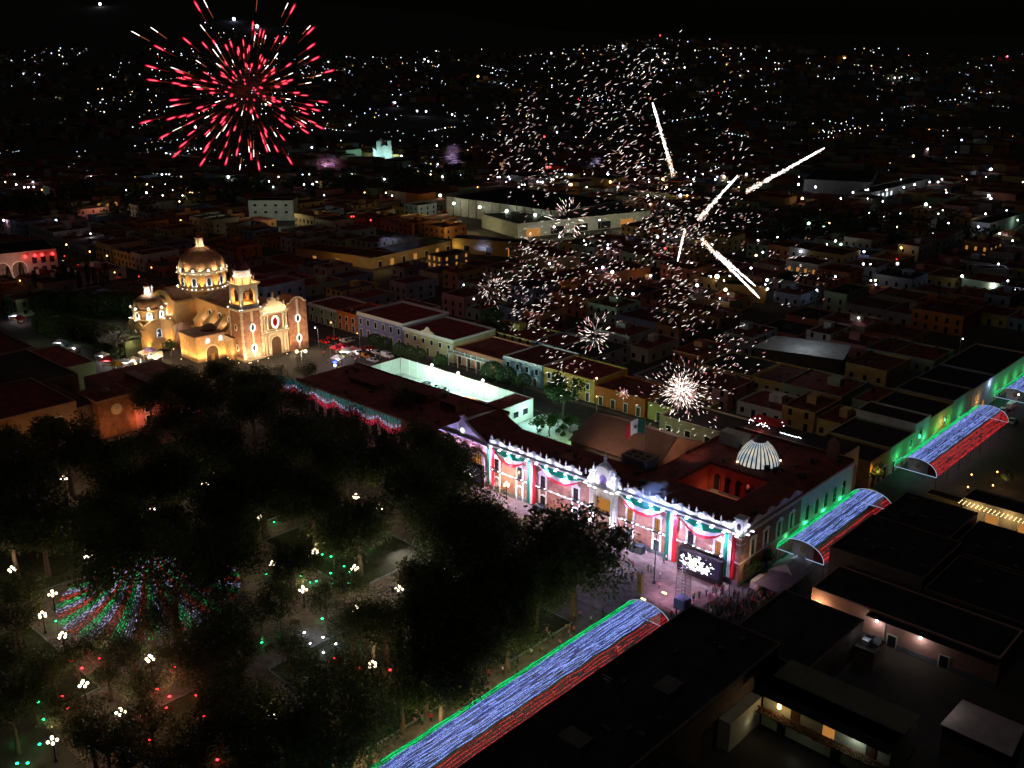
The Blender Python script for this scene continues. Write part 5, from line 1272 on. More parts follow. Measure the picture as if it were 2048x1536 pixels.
for x, y in ((84, 76), (90, 82), (95, 76), (88, 90)): bulb(W(x, y, 3.0), 150, (1.0, 0.52, 0.22), 0.3)
house(79.6, 60.8, 8, 3.2, 3.2, wallm('brown yellow', (0.40, 0.28, 0.12)), ROOF_DARK, 'low brown yellow garden wall at the crossing', [], cat='wall', para=0.1)
# ================================================================== LEFT BLOCK (clock house and roofs)
def hw(L, Rr, d, h, wall, roof, label, wins=(), **k):
    """house whose front runs from world point L to world point Rr"""
    w = (Rr - L).length
    return house(0, 0, w, d, h, wall, roof, label, wins, loc=Vector((L.x, L.y, k.pop('z', 0.0))), rot=math.atan2(Rr.y - L.y, Rr.x - L.x), **k)
PKW = paint('rose pink plaster', (0.50, 0.24, 0.25), 0.88, 0.15, 0.5)
PB_ = thing('pink_arcade_house', W(-127.5, -38.5, 0), GA, 'rose pink house with wavy parapet beside the clock tower, dark red roof', 'building')
m = MB(); m.box(0, 0, 0, 29.5, 23, 8.4); m.build('wall', PKW, PB_)
m = MB(); m.box(0.2, 0.2, 8.4, 29.2, 22.8, 8.5); m.build('roof', ROOF_RED, PB_)
m = MB(); m.box(8, 8.6, 8.5, 24, 11.6, 9.5); m.build('roof_light', paint('dull brown sheet', (0.22, 0.12, 0.11), 0.8), PB_)
m = MB()
for i in range(3):
    y0 = i * 7.6
    m.face([(y0, 8.4), (y0 + 7.6, 8.4), (y0 + 7.6, 10.0), (y0 + 6.2, 9.9), (y0 + 4.8, 9.3), (y0 + 3.8, 9.15), (y0 + 2.8, 9.3), (y0 + 1.4, 9.9), (y0, 10.0)], 29.2, 29.55 + .001 * i, 0, 'y')
m.box(29.5, 0, 7.4, 29.8, 23, 7.7); m.build('wavy_parapet', PKW, PB_)
for y, z, h_ in ((4, 3.9, 2.8), (10.5, 3.9, 2.8), (17, 3.9, 2.8), (4, .1, 2.8), (10.5, .1, 2.8), (17, .1, 2.8)):
    m = MB(); m.box(29.5, y - 1.1, z, 29.62, y + 1.1, z + h_ + .3); w = m.build('window', STONE, PB_)
    m = MB(); m.box(29.62, y - .8, z + .15, 29.66, y + .8, z + h_); m.build('pane', DARKGLASS, w)
CK = thing('clock_tower', W(-107.5, -48.6, 0), GA, 'squat brick tower with cream round clock face under a flat roof', 'clock tower')
m = MB(); m.box(0, 0, 0, 10.2, 10, 10.6); m.build('wall', TILE, CK)
m = MB(); m.box(-0.5, -0.5, 10.6, 10.7, 10.5, 10.9); m.box(-0.3, -0.3, 10.2, 10.5, 10.3, 10.6); m.build('cornice', paint('dim tan stone', (0.34, 0.24, 0.16), 0.85), CK)
m = MB(); m.box(-0.2, -0.2, 10.9, 10.4, 10.2, 11.0); m.build('roof', ROOF_RED, CK)
m = MB(); m.dome((4.5, 5, 11.0), 1.5, 1.1, 10, 4); m.build('roof_cap', paint('dusty rose cap', (0.30, 0.16, 0.15), 0.85), CK)
m = MB(); m.lathe([(1.55, 0), (1.55, 0.12), (1.3, 0.16), (1.3, 0.10), (0.02, 0.10)], (0, 0, 0), 24)
CF = m.build('clock_face', paint('cream clock dial', (0.62, 0.50, 0.34), 0.7, 0.08), CK); CF.rotation_euler = (R(90), 0, R(90)); CF.location = (10.2, 5.0, 7.4)
m = MB(); m.tube((0, 0, 0.16), (0.75, 0.5, 0.16), 0.05, 0.03, 4); m.tube((0, 0, 0.16), (-0.25, 1.05, 0.16), 0.05, 0.03, 4)
for k in range(12): a = math.pi * k / 6; m.tube((1.02 * math.cos(a), 1.02 * math.sin(a), .12), (1.18 * math.cos(a), 1.18 * math.sin(a), .12), 0.05, 0.05, 4)
m.build('clock_hand', DARKMETAL, CF)
bulb(W(-95.0, -43, 7.0), 26, (1.0, 0.70, 0.40), 0.2)
LBK = house(-128, -75, 28.2, 22, 11.0, paint('dim tan stone', (0.34, 0.24, 0.16), 0.85), ROOF_RED, 'dark red roofed corner block with stone cornice left of the clock tower', [('s', 5, 5.5, 1.4, 2.8, D_), ('s', 11, 5.5, 1.4, 2.8, D_), ('s', 17, 5.5, 1.4, 2.8, D_)], trim=paint('dim tan stone', (0.34, 0.24, 0.16)), cat='building', para=0.6)
house(-127.6, -52.5, 27, 3.8, 8.8, DKW, ROOF_RED, 'dark infill house with two small lit windows between clock tower and corner block', [('f', 6, 5.2, 1.0, 1.6, LITWHITE), ('f', 14, 5.0, 1.5, 1.3, LITWHITE)], cat='building')
house(-168, -38, 26.5, 9.5, 7.6, wallm('pale green', (0.33, 0.42, 0.28)), ROOF_RED, 'pale green gable-ended house with red roof beside the food stalls', [], cat='building', para=0.25)
house(-166, -66, 36, 27, 8.6, paint('dim tan stone', (0.34, 0.24, 0.16)), ROOF_DARK, 'wide dark flat roof between the green house and the pink house', [], cat='building', para=0.5)
house(-216, -70, 48, 34, 8.4, DKW, ROOF_RUST, 'wide dim rust roof at the left picture edge with chimney boxes', [], cat='building', para=0.5)
for s, t in ((-178, -50), (-186, -44)):
    pass
for i, (s, t, c, st_) in enumerate(((-99, -80, (1, 0.35, 0.12), 500), (-94, -68, (1, 0.42, 0.14), 600), (-93, -56, (1, 0.5, 0.2), 500), (-95.5, -38, (1, 0.30, 0.12), 420), (-95.5, -27, (1.0, 0.16, 0.16), 420), (-92, -47, (1.0, .4, .15), 420))):
    bulb(W(s, t, 3.2), st_, c, 0.3)
# ================================================================== LIT LANDMARKS FURTHER OUT
RB = hw(pix(-60, 566), pix(119, 546), 30, 11.0, wallm('rosy grey', (0.36, 0.26, 0.25)), ROOF_DARK, 'big hall with tall arched windows under four red lamps at left', [('f', 16 + i * 0, 0, 1, 1, D_) for i in ()], cat='building')
Lr, Rr = pix(-60, 566), pix(119, 546); wR = (Rr - Lr).length
for i in range(3):
    x = wR * (0.18 + 0.19 * i); fr_ = arch_frame(x - 3, x + 3, 0, 4.2, 0.4, -0.3, 0.0); w = fr_.build('arched_window', STONE, RB)
    p = MB(); p.face(arch_poly(x - 3, x + 3, 0, 4.2), -0.08, -0.03); p.build('pane', glow('rosy amber glass', (1.0, 0.42, 0.28), 0.10), w)
    p = MB()
    for k in (-1.5, 0, 1.5): p.box(x + k - .08, -0.2, 0, x + k + .08, -0.1, 6.8)
    for z in (2, 4.2): p.box(x - 3, -0.2, z, x + 3, -0.1, z + .15)
    p.build('glazing_bar', DARKMETAL, w)
for i in range(3):
    for z in (1.0, 5.6):
        x = wR * (0.74 + 0.10 * i); p = MB(); p.box(x - 1, -0.1, z, x + 1, 0, z + 3); p.build('window', DARKGLASS, RB)
eR = (Rr - Lr).normalized(); nR = Vector((eR.y, -eR.x, 0))
for k in (0.64, 0.75, 0.83, 0.95):
    q = Lr + eR * wR * k + nR * 0.9; p = MB(); p.ball((wR * k, -0.9, 9.4), 0.7); p.build('red_lamp', LED_RED, RB); bulb(Vector((q.x, q.y, 8.9)), 500, (1.0, 0.04, 0.03), 0.4)
q = Lr + eR * wR * 0.5 + nR * 9; bulb(Vector((q.x, q.y, 6)), 2200, (1.0, 0.55, 0.40), 0.5)
WB = hw(pix(499, 441), pix(588, 441), 14, 11.5, wallm('white', (0.58, 0.56, 0.52)), ROOF_DARK, 'bright white three-storey block with small dark windows beyond the church', [('f', 4 + 6.2 * i, z, 1.9, 1.5, D_) for i in range(4) for z in (4.2, 8.4)], cat='building')
c = pix(545, 449); bulb(Vector((c.x - 8, c.y - 16, 10)), 2600, (0.86, 1.0, 0.80), 0.5); bulb(Vector((c.x + 10, c.y - 16, 10)), 2200, (0.86, 1.0, 0.80), 0.5)
hw(pix(190, 427), pix(242, 425), 12, 10, wallm('terracotta', (0.38, 0.14, 0.08)), ROOF_DARK, 'terracotta house with three lit openings below the red firework', [('f', 3 + 5 * i, 4.5, 1.6, 2.2, L1) for i in range(3)])
c = pix(215, 436); bulb(Vector((c.x, c.y - 8, 8)), 1300, (1, 0.6, 0.4), 0.4)
hw(pix(592, 518), pix(740, 537), 16, 5.0, wallm('ochre', (0.45, 0.27, 0.10)), ROOF_RUST, 'long low ochre house with glowing doorways left of the arcade', [('f', 12, 0.1, 2.0, 2.6, L1), ('f', 26, 0.1, 2, 2.6, L1)])
AR = hw(pix(742, 539), pix(912, 500), 18, 4.8, wallm('tan', (0.34, 0.25, 0.15)), ROOF_DARK, 'long cream arcade wall glowing from warm street lamps behind the church roofs', [('f', 6 + 8 * i, 0.1, 2.2, 2.8, L1 if i % 2 else D_) for i in range(7)], cat='building')
for x, y in ((660, 531), (700, 536), (733, 541), (768, 537), (800, 529), (830, 522), (862, 514), (905, 503)):
    q = pix(x, y + 3); bulb(Vector((q.x + 1, q.y - 2.2, 3.6)), 330, (1.0, 0.66, 0.24), 0.3)
hw(pix(1105, 590), pix(1300, 560), 16, 5.6, wallm('terracotta', (0.38, 0.14, 0.08)), ROOF_RUST, 'long terracotta street front lit in amber patches under the sparks', [('f', 6 + 9 * i, 0.1, 1.8, 2.6, L1 if i % 2 else D_) for i in range(6)])
hw(pix(1012, 512), pix(1110, 545), 14, 6.4, wallm('cream', (0.48, 0.40, 0.29)), ROOF_RUST, 'cream street corner house with amber lamp below the market hall', [('f', 5, 3.6, 1.4, 1.8, D_), ('f', 14, 3.6, 1.4, 1.8, D_)])
for x, y in ((1075, 508), (1090, 545), (1205, 531), (1290, 560), (1380, 560), (1455, 590), (1525, 592), (1120, 585)):
    q = pix(x, y + 5); bulb(Vector((q.x, q.y - 4, 3.8)), 300, (1.0, 0.62, 0.20), 0.3)
hw(pix(1440, 600), pix(1530, 607), 10, 6.5, wallm('ochre', (0.45, 0.27, 0.10)), ROOF_DARK, 'ochre house lit amber under the two falling comets', [('f', 5, 1, 1.5, 2, D_), ('f', 11, 1, 1.5, 2, D_)])
# market hall with masts and the long pale hangar beside it
MK = hw(pix(893, 428), pix(1118, 462), 60, 10.5, paint('pale hall panel', (0.48, 0.50, 0.46), 0.8), ROOF_DARK, 'big pale floodlit market hall with a row of dark masts', [], cat='market hall')
Lm, Rm = pix(893, 428), pix(1118, 462); em = (Rm - Lm).normalized(); nm_ = Vector((em.y, -em.x, 0)); wm = (Rm - Lm).length
for i in range(14):
    p = MB(); x = wm * (i + .3) / 14; p.tube((x, -2.2, 0), (x, -2.2, 15.5), 0.22, 0.16, 5); p.build('mast', DARKMETAL, MK)
m = MB(); m.box(wm * .72, -6, 2.6, wm * .98, -0.2, 3.0); m.build('market_canopy', WHITE, MK)
for i in range(4):
    q = Lm + em * wm * (0.14 + 0.24 * i) + nm_ * 6; p = MB(); p.ball((wm * (0.14 + 0.24 * i), -6, 8.5), 0.8); p.build('floodlight', glow('hall floodlight', (0.9, 1.0, 0.85), 12, 'NONE'), MK); bulb(Vector((q.x, q.y, 8.2)), 3200, (1.0, 0.94, 0.68), 0.6)
HG = hw(pix(1035, 477), pix(1300, 448), 40, 7.5, paint('pale hall panel', (0.48, 0.50, 0.46), 0.8), paint('greenish dark sheet', (0.07, 0.08, 0.06), 0.7), 'long low hangar with a bright open front beside the market hall', [('f', 10 + 16 * i, 0.3, 9, 4.2, L1 if i in (0, 4) else D_) for i in range(6)], cat='hangar')
for i in range(6):
    q = pix(1040 + 50 * i, 481 - 5.6 * i); bulb(Vector((q.x, q.y - 7, 6)), 1100, (1.0, 0.92, 0.60), 0.5)
hw(pix(905, 505), pix(1095, 520), 10, 7, wallm('yellow', (0.52, 0.38, 0.13)), ROOF_DARK, 'yellow wall lit by three lamps in front of the market hall', [('f', 12 * i + 8, 0.2, 3, 4, L1 if i == 2 else D_) for i in range(5)])
for x, y in ((907, 445), (932, 443), (955, 441), (895, 462)): q = pix(x, y + 22); bulb(Vector((q.x, q.y - 5, 7)), 1500, (1.0, 0.85, 0.4), 0.4)
# white far church
q = pix(766, 318); zq = ZT(q.x, q.y)
FC = thing('hill_church', (q.x, q.y, zq), 0.3, 'small white domed church glowing cyan in the dark far town', 'church')
FCW = paint('far white plaster', (0.62, 0.64, 0.62), 0.8)
m = MB(); m.box(-7, -9, 0, 7, 14, 9); m.face([(-7, 9), (7, 9), (5, 11.5), (0, 13.5), (-5, 11.5)], -9, -8); m.build('nave', FCW, FC)
m = MB(); m.box(-6.6, -9.2, 9, -3.4, -6, 17); m.box(3.4, -9.2, 9, 6.6, -6, 17); m.build('tower', FCW, FC)
m = MB(); m.lathe([(4.5, 9), (4.5, 13), (4.3, 13.2), (3.5, 15.6), (1.2, 17.2), (0.1, 18.6)], (0, 6, 0), 14); m.build('dome', FCW, FC)
for dx, dy in ((-8, -16), (8, -16), (-13, 0)): bulb((q.x + dx, q.y + dy, zq + 5), 4200, (0.55, 1.0, 0.92), 0.6)
hw(pix(1606, 385), pix(1738, 392), 70, 9, wallm('grey', (0.30, 0.29, 0.28)), ROOF_DARK, 'very wide grey warehouse far right behind the rising comet', [], cat='warehouse')
hw(pix(1740, 402), pix(1858, 372), 14, 5, wallm('white', (0.58, 0.56, 0.52)), ROOF_DARK, 'white lit shopfront row beside the wide grey warehouse', [('f', 6 + 7 * i, 0.3, 3, 3, LITWHITE) for i in range(5)])
hw(pix(1955, 560), pix(2015, 562), 8, 5, wallm('white', (0.58, 0.56, 0.52)), ROOF_DARK, 'lone white lit house wall with window in the dark right', [('f', 6, 1.4, 3, 1.4, D_), ('f', 12, 1.4, 2, 1.4, D_)])
bulb(pix(1985, 572, 4.0) - Vector((0, 0, 0)), 420, (0.95, 0.98, 1.0), 0.3)
hw(pix(1975, 478), pix(2045, 455), 10, 8, wallm('white', (0.58, 0.56, 0.52)), ROOF_DARK, 'pale house corner lit white near the right edge', [('f', 6, 4, 1.6, 1.8, D_), ('f', 14, 4, 1.6, 1.8, D_)])
q = pix(2000, 482); bulb((q.x, q.y - 6, 6), 700, (0.9, 0.97, 1.0), 0.3)
TN = thing('sagging_tin_roof', pix(1500, 730), R(-20), 'pale sagging tin roof patch lit amid the dark roofs right of centre', 'roof')
m = MB(); gable_quad(m, (0, 0, 6), (29, -5, 6.2), (31, 6, 8), (6, 10, 7.8)); gable_quad(m, (6.2, 10.2, 7.7), (31, 6.3, 7.9), (32, 13, 6), (9, 17, 6)); m.build('roof', paint('pale grey tin', (0.40, 0.41, 0.42), 0.6, 0.25, 0.3), TN)
m = MB(); m.box(1, 1, 0, 29, 12, 5.9); m.build('wall', DKW, TN)
q = pix(1600, 735); bulb((q.x, q.y - 4, 13), 700, (0.85, 0.93, 1.0), 0.4)
# ================================================================== ORDINARY TOWN BLOCKS
rh = random.Random(21)
HALF = math.atan(1024 / FPX) + 0.03
def in_view(p, pad=0.0):
    v = p
    az = math.atan2(v.x, v.y)
    return v.y > 40 and abs(az) < HALF + pad
BUSY = []                                            # footprints already taken: (s0, t0, s1, t1)
BUSY += [(-230, -190, 68, 62.0), (-128.4, 62, -96, 66), (66, -160, 79.4, 240), (79.4, -160, 124, 8), (79.4, 50, 126, 72), (79.4, 72, 100, 100), (48, 60, 68, 182), (36, 48, 68, 60)]
BUSY += [(-215, -150, -85, 0)]
for o in list(col.objects):
    if o.parent is None and o.type == 'EMPTY' and 'label' in o:
        pts = [ST(Matrix.Translation(o.location) @ Matrix.Rotation(o.rotation_euler.z, 4, 'Z') @ ch.matrix_basis @ v.co) for ch in o.children if ch.type == 'MESH' for v in ch.data.vertices]
        if pts: BUSY.append((min(p[0] for p in pts), min(p[1] for p in pts), max(p[0] for p in pts), max(p[1] for p in pts)))
def busy(s0, t0, s1, t1):
    for a, b, c, d in BUSY:
        if s0 < c and s1 > a and t0 < d and t1 > b: return True
    return False
cand = []
S0, SPER, T0, TPER = -186 - 78 * 12, 78.0, 62.0 - 74 * 6, 74.0
for bi in range(0, 30):
    for bj in range(0, 22):
        bs, bt = S0 + bi * SPER + 10, T0 + bj * TPER
        for row, (ta, tb) in enumerate(((0, 21), (22, 42), (43, 63))):
            s = bs
            while s < bs + 66:
                w = rh.uniform(9, 19)
                w = min(w, bs + 68 - s)
                if w < 6: break
                d = rh.uniform(0.7, 0.98) * (tb - ta)
                h = rh.choice((3.6, 4.2, 4.6, 6.4, 7.0, 7.6)) if row != 1 else rh.choice((3.2, 4.0, 5.5))
                t = bt + ta + (0 if row == 0 else rh.uniform(0, 1.5))
                c = W(s + w / 2, t + d / 2, 0)
                if rh.random() < 0.93 and in_view(c) and math.hypot(c.x, c.y) < 1000 and not busy(s, t, s + w, t + d):
                    cand.append((math.hypot(c.x, c.y), s, t, w, d, h, row))
                s += w + (0.02 if rh.random() < .8 else 3)
cand.sort()
HLM = [(ST(pix(x, y))[0], ST(pix(x, y))[1], q) for x, y, q in ((60, 590, 'below the red-lit hall'), (60, 480, 'beyond the red-lit hall'), (230, 470, 'in the blocks beyond the church dome'), (330, 520, 'just behind the church dome'), (480, 560, 'right behind the bell tower'), (540, 480, 'below the white three-storey block'), (640, 590, 'behind the church front'), (680, 540, 'before the lit arcade wall'), (740, 600, 'behind the blue house'), (820, 560, 'beyond the arcade wall right end'), (850, 640, 'behind the cream house'), (960, 690, 'behind the salmon shops'), (960, 590, 'at left tip of spark cloud'), (1050, 660, 'under the left spark clumps'), (1100, 740, 'behind the mustard house'), (1180, 640, 'under the radial burst'), (1240, 720, 'behind the deep orange wall'), (1330, 700, 'above the dense white burst'), (1330, 600, 'under the falling comets'), (1450, 650, 'right of the falling comets'), (1440, 790, 'right of the dense white burst'), (1560, 690, 'by the sagging tin roof'), (1600, 800, 'beyond the glass dome'), (1650, 600, 'under the right ring of sparks'), (1760, 700, 'in the dark right middle'), (1780, 800, 'before the green canopy facades'), (1900, 640, 'in the dark far right'), (1980, 720, 'left of the farthest canopy'), (2000, 900, 'right of the third canopy'), (1950, 1180, 'behind the dusty pink house'), (1900, 1050, 'behind the warm eatery'))]
print('house candidates', len(cand))
NEARH = 285
wcol = [(n, wallm(n, c)) for n, c in CREAMS]
far_wall, far_roof = {}, {}
cnt_lab = {}
for idx, (dist, s, t, w, d, h, row) in enumerate(cand):
    red = (s < 60 and rh.random() < 0.75) or rh.random() < 0.25
    rn, rm = rh.choice(ROOFS[:2]) if red else rh.choice(ROOFS[2:] + ROOFS[2:3])
    wn_, wm_ = rh.choice(wcol)
    ins = rh.uniform(0.1, 0.9)
    if idx < NEARH:
        ss, tt = s, t
        st_ = 'low' if h < 5 else 'tall'
        room = rh.random() < 0.4; tank = rh.random() < .35
        near_ = min(HLM, key=lambda e: (e[0] - s) ** 2 + (e[1] - t) ** 2)[2]
        lab = f'{st_} {wn_} house, {rn}' + (', roof room' if room else ', roof tank' if tank else '') + ', ' + near_
        th = thing('town_house', W(s, t, 0), GA, lab, 'house', 'flat-roofed houses of the old town')
        m = MB(); m.box(0, 0, -0.3, w, d, h)
        if room: m.box(w * ins * .6, d * .5, h, w * ins * .6 + min(4, w * .3), d * .5 + 3.2, h + 2.3)
        m.build('wall', wm_, th)
        m = MB(); m.box(0.22, 0.22, h, w - 0.22, d - 0.22, h + 0.05); m.build('roof', rm, th)
        m = MB(); p = rh.uniform(0.3, 0.9)
        m.box(0, 0, h, w, 0.22, h + p); m.box(0, d - .22, h, w, d, h + p); m.box(0, .22, h, .22, d - .22, h + p); m.box(w - .22, .22, h, w, d - .22, h + p)
        m.build('parapet', wm_, th)
        if tank:
            m = MB(); x, y = rh.uniform(1.5, w - 1.5), rh.uniform(1.5, d - 1.5); m.lathe([(0.6, 0), (0.65, .9), (0.6, 1.5), (.2, 1.7)], (x, y, h + .05), 8); m.build('water_tank', paint('black tank', (0.03, 0.03, 0.03), 0.5), th)
        if dist < 520: clutter(th, .6, .6, w - 1.5, d - 1.5, h + .05, int(w * d / 26), idx)
        m = MB(); n = max(2, int(w / 3.4))
        for k in range(n):
            x = (k + .5) * w / n
            m.box(x - .6, -0.08, 0.1 if k % 2 else 1.0, x + .6, 0, 2.5)
            if h > 5: m.box(x - .55, -0.08, 4.0, x + .55, 0, 5.8)
        for k in range(max(1, int(d / 5))):
            y = (k + .5) * d / max(1, int(d / 5)); m.box(w, y - .6, 1.0, w + .08, y + .6, 2.5)
            if h > 5: m.box(w, y - .6, 4.0, w + .08, y + .6, 5.6)
        tag(m.build('window', LITGLASS if rh.random() < 0.02 else DARKGLASS, th), kind='stuff')
    else:
        k = (wn_, rn)
        b = far_wall.setdefault(wn_, MB()); c2 = far_roof.setdefault(rn, MB())
        P_ = [W(s, t), W(s + w, t), W(s + w, t + d), W(s, t + d)]
        zg = min(ZT(p.x, p.y) for p in P_) - 1
        b.prism([(p.x, p.y) for p in P_], zg, zg + 1 + h)
        c2.prism([(p.x, p.y) for p in [W(s + .2, t + .2), W(s + w - .2, t + .2), W(s + w - .2, t + d - .2), W(s + .2, t + d - .2)]], zg + 1 + h, zg + 1.06 + h)
# the farther town on the rising ground, one mass of small houses
for i in range(2600):
    dd = 1000 * (1.0 + 1.7 * rh.random() ** 1.2); az = rh.uniform(-HALF, HALF)
    x, y = dd * math.sin(az), dd * math.cos(az)
    if noise.noise((x / 260, y / 260, 4)) < -0.12: continue
    wn_, _ = rh.choice(wcol); rn = rh.choice(('dark roof', 'grey concrete roof', 'rust roof'))
    w, d, h, a = rh.uniform(8, 18), rh.uniform(8, 16), rh.uniform(3, 8), GA + rh.choice((0, .3, -.4))
    ca, sa = math.cos(a), math.sin(a)
    P_ = [(x + u * ca - v * sa, y + u * sa + v * ca) for u, v in ((0, 0), (w, 0), (w, d), (0, d))]
    zg = ZT(x, y) - 2
    far_wall.setdefault(wn_, MB()).prism(P_, zg, zg + 2 + h)
    far_roof.setdefault(rn, MB()).prism(P_, zg + 2 + h + .01, zg + 2.3 + h)
# gather into one mass
MM = MB(); mats_ = []
for kk, b in list(far_wall.items()) + list(far_roof.items()):
    mi = len(mats_); mats_.append(dict(wcol).get(kk) or dict(ROOFS)[kk]); MM.add(b.v, b.f, mi)
tag(MM.build('distant_houses', mats_), 'dense dark mass of small far houses rising to the hills', kind='stuff')
# ================================================================== TREES
BARK = paint('grey brown bark', (0.10, 0.075, 0.055), 0.9, 0.3, 2.0, 0.4)
LEAF = leafmat('dark tree leaves', (0.042, 0.060, 0.024), (0.10, 0.12, 0.050))
LEAF2 = leafmat('laurel leaves', (0.030, 0.060, 0.020), (0.050, 0.095, 0.030))
def crown_mesh(seed, R_, sz, n, leaf, flat=0.85, mat=LEAF, lobes=26, form=None):
    r = random.Random(seed); m = MB()
    L = []
    for i in range(lobes):
        d = Vector((r.gauss(0, 1), r.gauss(0, 1), r.gauss(0, 1) * 0.9)).normalized()
        if d.z < -0.55: d.z *= 0.4
        q = r.uniform(0.35, 0.82)
        L.append((Vector((d.x * R_ * q, d.y * R_ * q, d.z * sz * q)), r.uniform(0.22, 0.40) * R_))
    for i in range(n):
        c, lr = r.choice(L)
        if form == 'ball':
            c, lr = Vector((0, 0, 0)), R_
        d = Vector((r.gauss(0, 1), r.gauss(0, 1), r.gauss(0, 1))).normalized()
        p = c + Vector((d.x * lr, d.y * lr, d.z * lr * (flat if form != 'ball' else sz / R_))) * ((r.uniform(0.5, 1.1) if r.random() < .86 else r.uniform(1.1, 1.45)) if form != 'ball' else r.uniform(0.86, 1.03))
        a = Vector((r.gauss(0, 1), r.gauss(0, 1), r.gauss(0, .7))).normalized(); b = a.orthogonal().normalized()
        b = (b * math.cos(i) + a.cross(b) * math.sin(i))
        a = a * leaf * r.uniform(.6, 1.3); b = b * leaf * r.uniform(.4, .8)
        m.add([p - a, p + b * .8 - a * .1, p + a, p - b * .8 + a * .1], [(0, 1, 2, 3)])
    return m.mesh('crown', mat)
def trunk_mesh(seed, h, r0, spread, lean=0.0):
    r = random.Random(seed); m = MB()
    pts = [Vector((0, 0, -0.2))]
    for k in range(1, 4): pts.append(Vector((lean * k + r.uniform(-.25, .25), r.uniform(-.25, .25), h * k / 3)))
    rr = [r0 * 1.35, r0, r0 * .85, r0 * .7]
    for i in range(3): m.tube(pts[i], pts[i + 1], rr[i], rr[i + 1], 8)
    for k in range(6):
        a = 2 * math.pi * k / 6 + r.uniform(-.4, .4); b = pts[3] if k % 2 else pts[2].lerp(pts[3], .6)
        e = b + Vector((math.cos(a) * spread * .5, math.sin(a) * spread * .5, spread * r.uniform(.4, .7)))
        e2 = e + Vector((math.cos(a + .4) * spread * .4, math.sin(a + .4) * spread * .4, spread * .35))
        m.tube(b, e, r0 * .45, r0 * .22, 6); m.tube(e, e2, r0 * .22, r0 * .08, 5)
        e3 = e + Vector((math.cos(a - .7) * spread * .4, math.sin(a - .7) * spread * .4, spread * .15)); m.tube(e, e3, r0 * .18, r0 * .06, 5)
    return m.mesh('trunk', BARK)
CR = [crown_mesh(40 + i, 8.0, 6.4, 8600, 0.32, lobes=32) for i in range(5)]
OPEN = [crown_mesh(140 + i, 7.6, 7.4, 3600, 0.26, lobes=26) for i in range(4)]
TRK = [trunk_mesh(60 + i, 8.0, 0.45, 6.0) for i in range(5)]
CRS = [crown_mesh(80 + i, 3.0, 2.6, 1500, 0.24, mat=LEAF2, lobes=14) for i in range(3)]
BALL = [crown_mesh(90 + i, 2.2, 1.9, 1500, 0.22, mat=LEAF2, form='ball') for i in range(2)]
TRS = [trunk_mesh(100 + i, 2.6, 0.18, 2.0) for i in range(3)]
def tree(p, k, sc, label, group='big shade trees of the square', zc=None, cr=None, tr=None, name='shade_tree', cz=11.4, szz=1.0):
    th = thing(name, p, random.uniform(0, 6.28), label, 'tree', group)
    t = link('trunk', (tr or TRK)[k % len(tr or TRK)], th); t.scale = (sc, sc, sc)
    c = link('crown', (cr or CR)[k % len(cr or CR)], th); c.scale = (sc, sc, sc * szz); c.location = (0, 0, cz * sc)
    return th
LAMPS = [(24, 1140, 'by the left picture edge above the light cone'), (85, 1231, 'left of the light cone skirt'), (125, 1272, 'left of the paved path below the light cone'), (167, 1369, 'among the red lawn lights'), (105, 1482, 'near the bottom left corner'), (241, 1425, 'between the two red-lit lawns'), (300, 1318, 'below the light cone'), (276, 1075, 'behind the light cone apex'),
 (305, 1018, 'deep under the trees left of centre'), (176, 1113, 'at the tip of the light cone'), (105, 1188, 'at the left skirt of the light cone'), (712, 994, 'upper middle of the square'), (758, 1017, 'under the dark tree right of upper middle'), (521, 1037, 'upper middle left under trees'), (630, 1104, 'beside the green ground lights, upper'),
 (546, 1128, 'behind the right skirt of the light cone'), (709, 1137, 'at the edge of the smoky clearing'), (606, 1180, 'left of the clearing, above the white ground lights'), (798, 1178, 'right under the smoky clearing'), (890, 1136, 'beyond the clearing, half hidden'), (745, 1330, 'beside the long canopy amid trees'), (1013, 970, 'before the first palace windows'), (128, 958, 'under the corner block trees'), (410, 968, 'in the dark middle left'), (545, 1435, 'at the bottom under the dark trees'), (712, 1219, 'with a bright top globe below the clearing')]
CLEAR = [(x, y) for x, y, q in LAMPS if (x, y) != (1013, 970)] + [(350, 1350), (360, 1390), (300, 1410), (150, 1200), (200, 1215), (640, 1270), (615, 1290), (790, 1120), (830, 1100), (650, 1110), (660, 1160), (140, 1330), (680, 1145), (500, 1180), (920, 1160), (950, 1180), (170, 1395)] + [(x / 2.866, 1000 + y / 2.866) for x, y in ((505, 875), (412, 927), (470, 970), (358, 1132), (393, 1202), (1005, 963), (1030, 1007), (900, 1090), (973, 1133), (1127, 1125), (952, 1197), (823, 1248), (1173, 1248), (860, 1382), (220, 1165), (250, 1265), (95, 1387), (228, 1407))]
def clear_off(x, y, rp):
    """shift a crown so that the lamps and clearings the photograph shows stay in the open"""
    for k in range(5):
        for a, b in CLEAR:
            d = math.hypot(x - a, y - b)
            if d < rp: f = (rp - d) * .6 / max(d, 1); x += (x - a) * f; y += (y - b) * f
    return x, y
